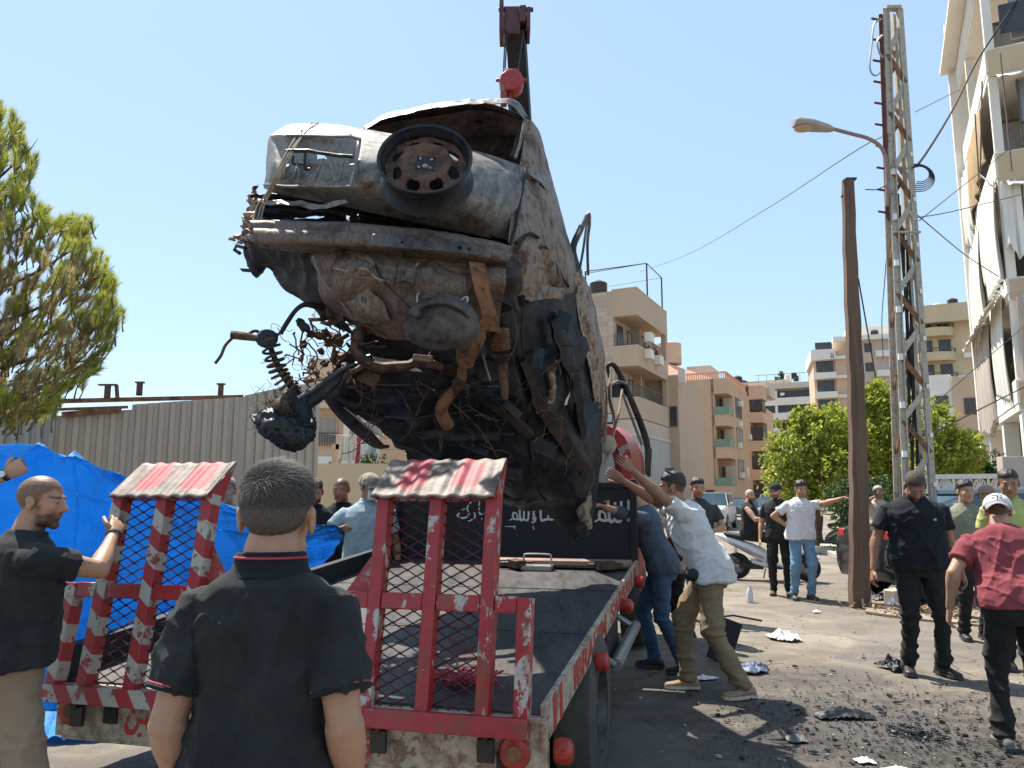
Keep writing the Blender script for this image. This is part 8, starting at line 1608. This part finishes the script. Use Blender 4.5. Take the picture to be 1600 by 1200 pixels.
bq = G(1172, 940); b = MB(); b.lathe(bq, (0, 0, 1), [(.0, .0), (.045, .002), (.048, .02), (.046, .14), (.03, .19), (.016, .22), (.016, .245)], 16, cap=True); single('water_bottle', b, basic('clear_plastic', (.6, .62, .62), .15, 0, .05), 'small clear water bottle standing on the damp road', 'bottle')
blob_sheet('blue_scrap', 'crumpled blue and black scrap behind the shoe of the pushing man', 'scrap', G(1170, 1047), .25, .2, .10, basic('blue_grey_scrap', (.07, .09, .15), .5, 0, .7, 14), 5)
blob_sheet('burnt_scrap', 'curled charred scrap standing in front of the shoes of the man in the black polo', 'scrap', G(1400, 1045), .13, .18, .15, M['char'], 6); blob_sheet('burnt_scrap', 'heap of charred twisted scraps in the middle of the burn mark', 'scrap', G(1318, 1118), .24, .13, .07, M['char'], 8)
blob_sheet('paper_cup', 'small white crushed paper near the bottom of the road', 'litter', G(1350, 1190), .06, .05, .03, M['plasticwhite'], 9); blob_sheet('paper_scrap', 'small yellowish paper scrap on the road between the bag and the pole', 'litter', G(1276, 956), .07, .06, .03, M['plasticwhite'], 10); blob_sheet('oily_rag', 'greenish grey rag at the edge of the shadow on the road', 'rag', G(1243, 1156), .10, .10, .05, basic('grey_green_rag', (.12, .13, .12), .8, 0, .4, 20), 12); blob_sheet('white_scrap', 'thin white scrap at the bottom of the road near the burn mark', 'litter', G(1400, 1205), .09, .05, .03, M['plasticwhite'], 14)
b = MB(); r_ = np.random.default_rng(9)
for q in range(3600):
    a = r_.uniform(0, 2 * PI); rr = abs(r_.normal(0, 1.25)); x, y = 2.75 + rr * math.cos(a) * 1.05, 5.5 + rr * math.sin(a) * 1.1
    if x < 1.35: continue
    s = r_.exponential(.0045) + .002; s = min(s, .024); n_ = 5; az = r_.uniform(0, 6.28); pts = []
    for i in range(n_): t = az + 2 * PI * i / n_; pts.append(Vector((x + math.cos(t) * s * r_.uniform(.5, 1.6), y + math.sin(t) * s * r_.uniform(.5, 1.3), r_.uniform(-.004, .006))))
    b.prism(pts, (r_.normal(0, s * .2), r_.normal(0, s * .2), s * r_.uniform(.1, .6)))
single('burnt_debris', b, M['char'], 'scattered black burnt crumbs on the road', 'debris', kind='stuff', sm=0, norm=True)
b = MB()
for q in range(1500):
    x, y = r_.uniform(-2, 9), r_.uniform(3, 16)
    s = min(r_.exponential(.004) + .002, .018); pts = [Vector((x + math.cos(t) * s * r_.uniform(.5, 1.3), y + math.sin(t) * s, 0)) for t in (0, 1.3, 2.5, 3.8, 5)]; b.prism(pts, (0, 0, s * .7))
single('road_grit', b, M['concrete'], 'small pale stones and grit scattered over the road', 'grit', kind='stuff', sm=0, norm=True)
b = MB()
for q in range(700):
    x, y = r_.normal(5.75, .42), r_.normal(11.2, .45); a = r_.uniform(0, 6.28); d = Vector((math.cos(a), math.sin(a), r_.uniform(-.2, .5))) * r_.uniform(.03, .08); p = Vector((x, y, .03 + r_.uniform(0, .05))); w = Vector((-math.sin(a), math.cos(a), 0)) * r_.uniform(.006, .02); b.add([p - d, p + w, p + d, p - w], [(0, 1, 2, 3)])
single('dry_leaves', b, basic('dry_leaf_litter', (.30, .19, .09), .9, 0, .5, 20), 'dry brown leaves and straw at the foot of the bare pole', 'leaves', kind='stuff', sm=0)
for i, (px, py, c_) in enumerate(((1358, 935, 'white plastic rubbish left of the heap by the pole'), (1392, 950, 'white crumpled packaging right of the bare pole foot'), (1376, 940, 'grey crumpled rubbish in the middle of the heap by the pole'))): blob_sheet('rubbish', c_, 'rubbish', G(px, py) + Vector((0, 0, .03)), .16, .14, .10, M['plasticwhite'] if i != 2 else M['greysteel'], 20 + i)
b = MB(); q = G(1349, 948); b.beam(q + Vector((.02, -.12, 0)), q + Vector((.09, -.05, .24)), .05, .02); b.beam(q + Vector((-.07, -.16, 0)), q + Vector((-.07, -.14, .13)), .03, .02); single('wooden_wedge', b, basic('pale_split_wood', (.42, .33, .24), .9, 0, .2, 12), 'pale split wood wedge leaning at the foot of the bare pole', 'wood', sm=0)
b = MB(); b.box(G(1402, 948) + Vector((0, 0, .12)), (.32, .2, .26), Matrix.Rotation(.5, 3, 'Z')); single('broken_block', b, M['f_pink'], 'broken beige concrete block beside the heap of rubbish', 'block', bevel=.02)
q = G(1133, 1030); b = MB(); b.box(q + Vector((0, 0, .18)), (.24, .05, .42), Matrix.Rotation(.35, 3, 'Y')); b.tube([q + Vector((-.1, 0, .4)), q + Vector((.1, 0, .42)), q + Vector((.4, .05, .36))], .012, 5); single('bent_panel', b, M['blackpaint'], 'bent black plate behind the legs of the pushing man', 'scrap', bevel=.01)
blob_sheet('loose_rag', 'dirty white rag on the ground between the feet of the pushing man', 'rag', G(1098, 1060), .16, .09, .03, M['plasticwhite'], 31)

# ------------------------------------------------------------------ separate pieces that share one mesh become parts of their own
def split_loose(o):
    me = o.data; n = len(me.vertices); par = list(range(n))
    def fd(a):
        while par[a] != a: par[a] = par[par[a]]; a = par[a]
        return a
    for e in me.edges:
        a, b_ = fd(e.vertices[0]), fd(e.vertices[1])
        if a != b_: par[a] = b_
    comp = {}
    for p in me.polygons: comp.setdefault(fd(p.vertices[0]), []).append(p)
    if len(comp) < 2: return
    first = True
    for ps in comp.values():
        ids = sorted({v for p in ps for v in p.vertices}); mp = {v: i for i, v in enumerate(ids)}; m2 = bpy.data.meshes.new(me.name); m2.from_pydata([me.vertices[v].co[:] for v in ids], [], [tuple(mp[v] for v in p.vertices) for p in ps])
        for mt in me.materials: m2.materials.append(mt)
        if first: keep = m2; first = False
        else: c = o.copy(); c.data = m2; C.objects.link(c); c.parent = o.parent
    o.data = keep
for o in list(bpy.data.objects):
    if o.type == 'MESH' and o.parent is not None and o.name.split('.')[0] in ('pillar', 'ground_pillar', 'top_plate', 'rear_socket', 'metal_shutter', 'insulator', 'cab_panel_marking', 'glazing', 'blind_pole', 'air_conditioner') and not o.children: split_loose(o)
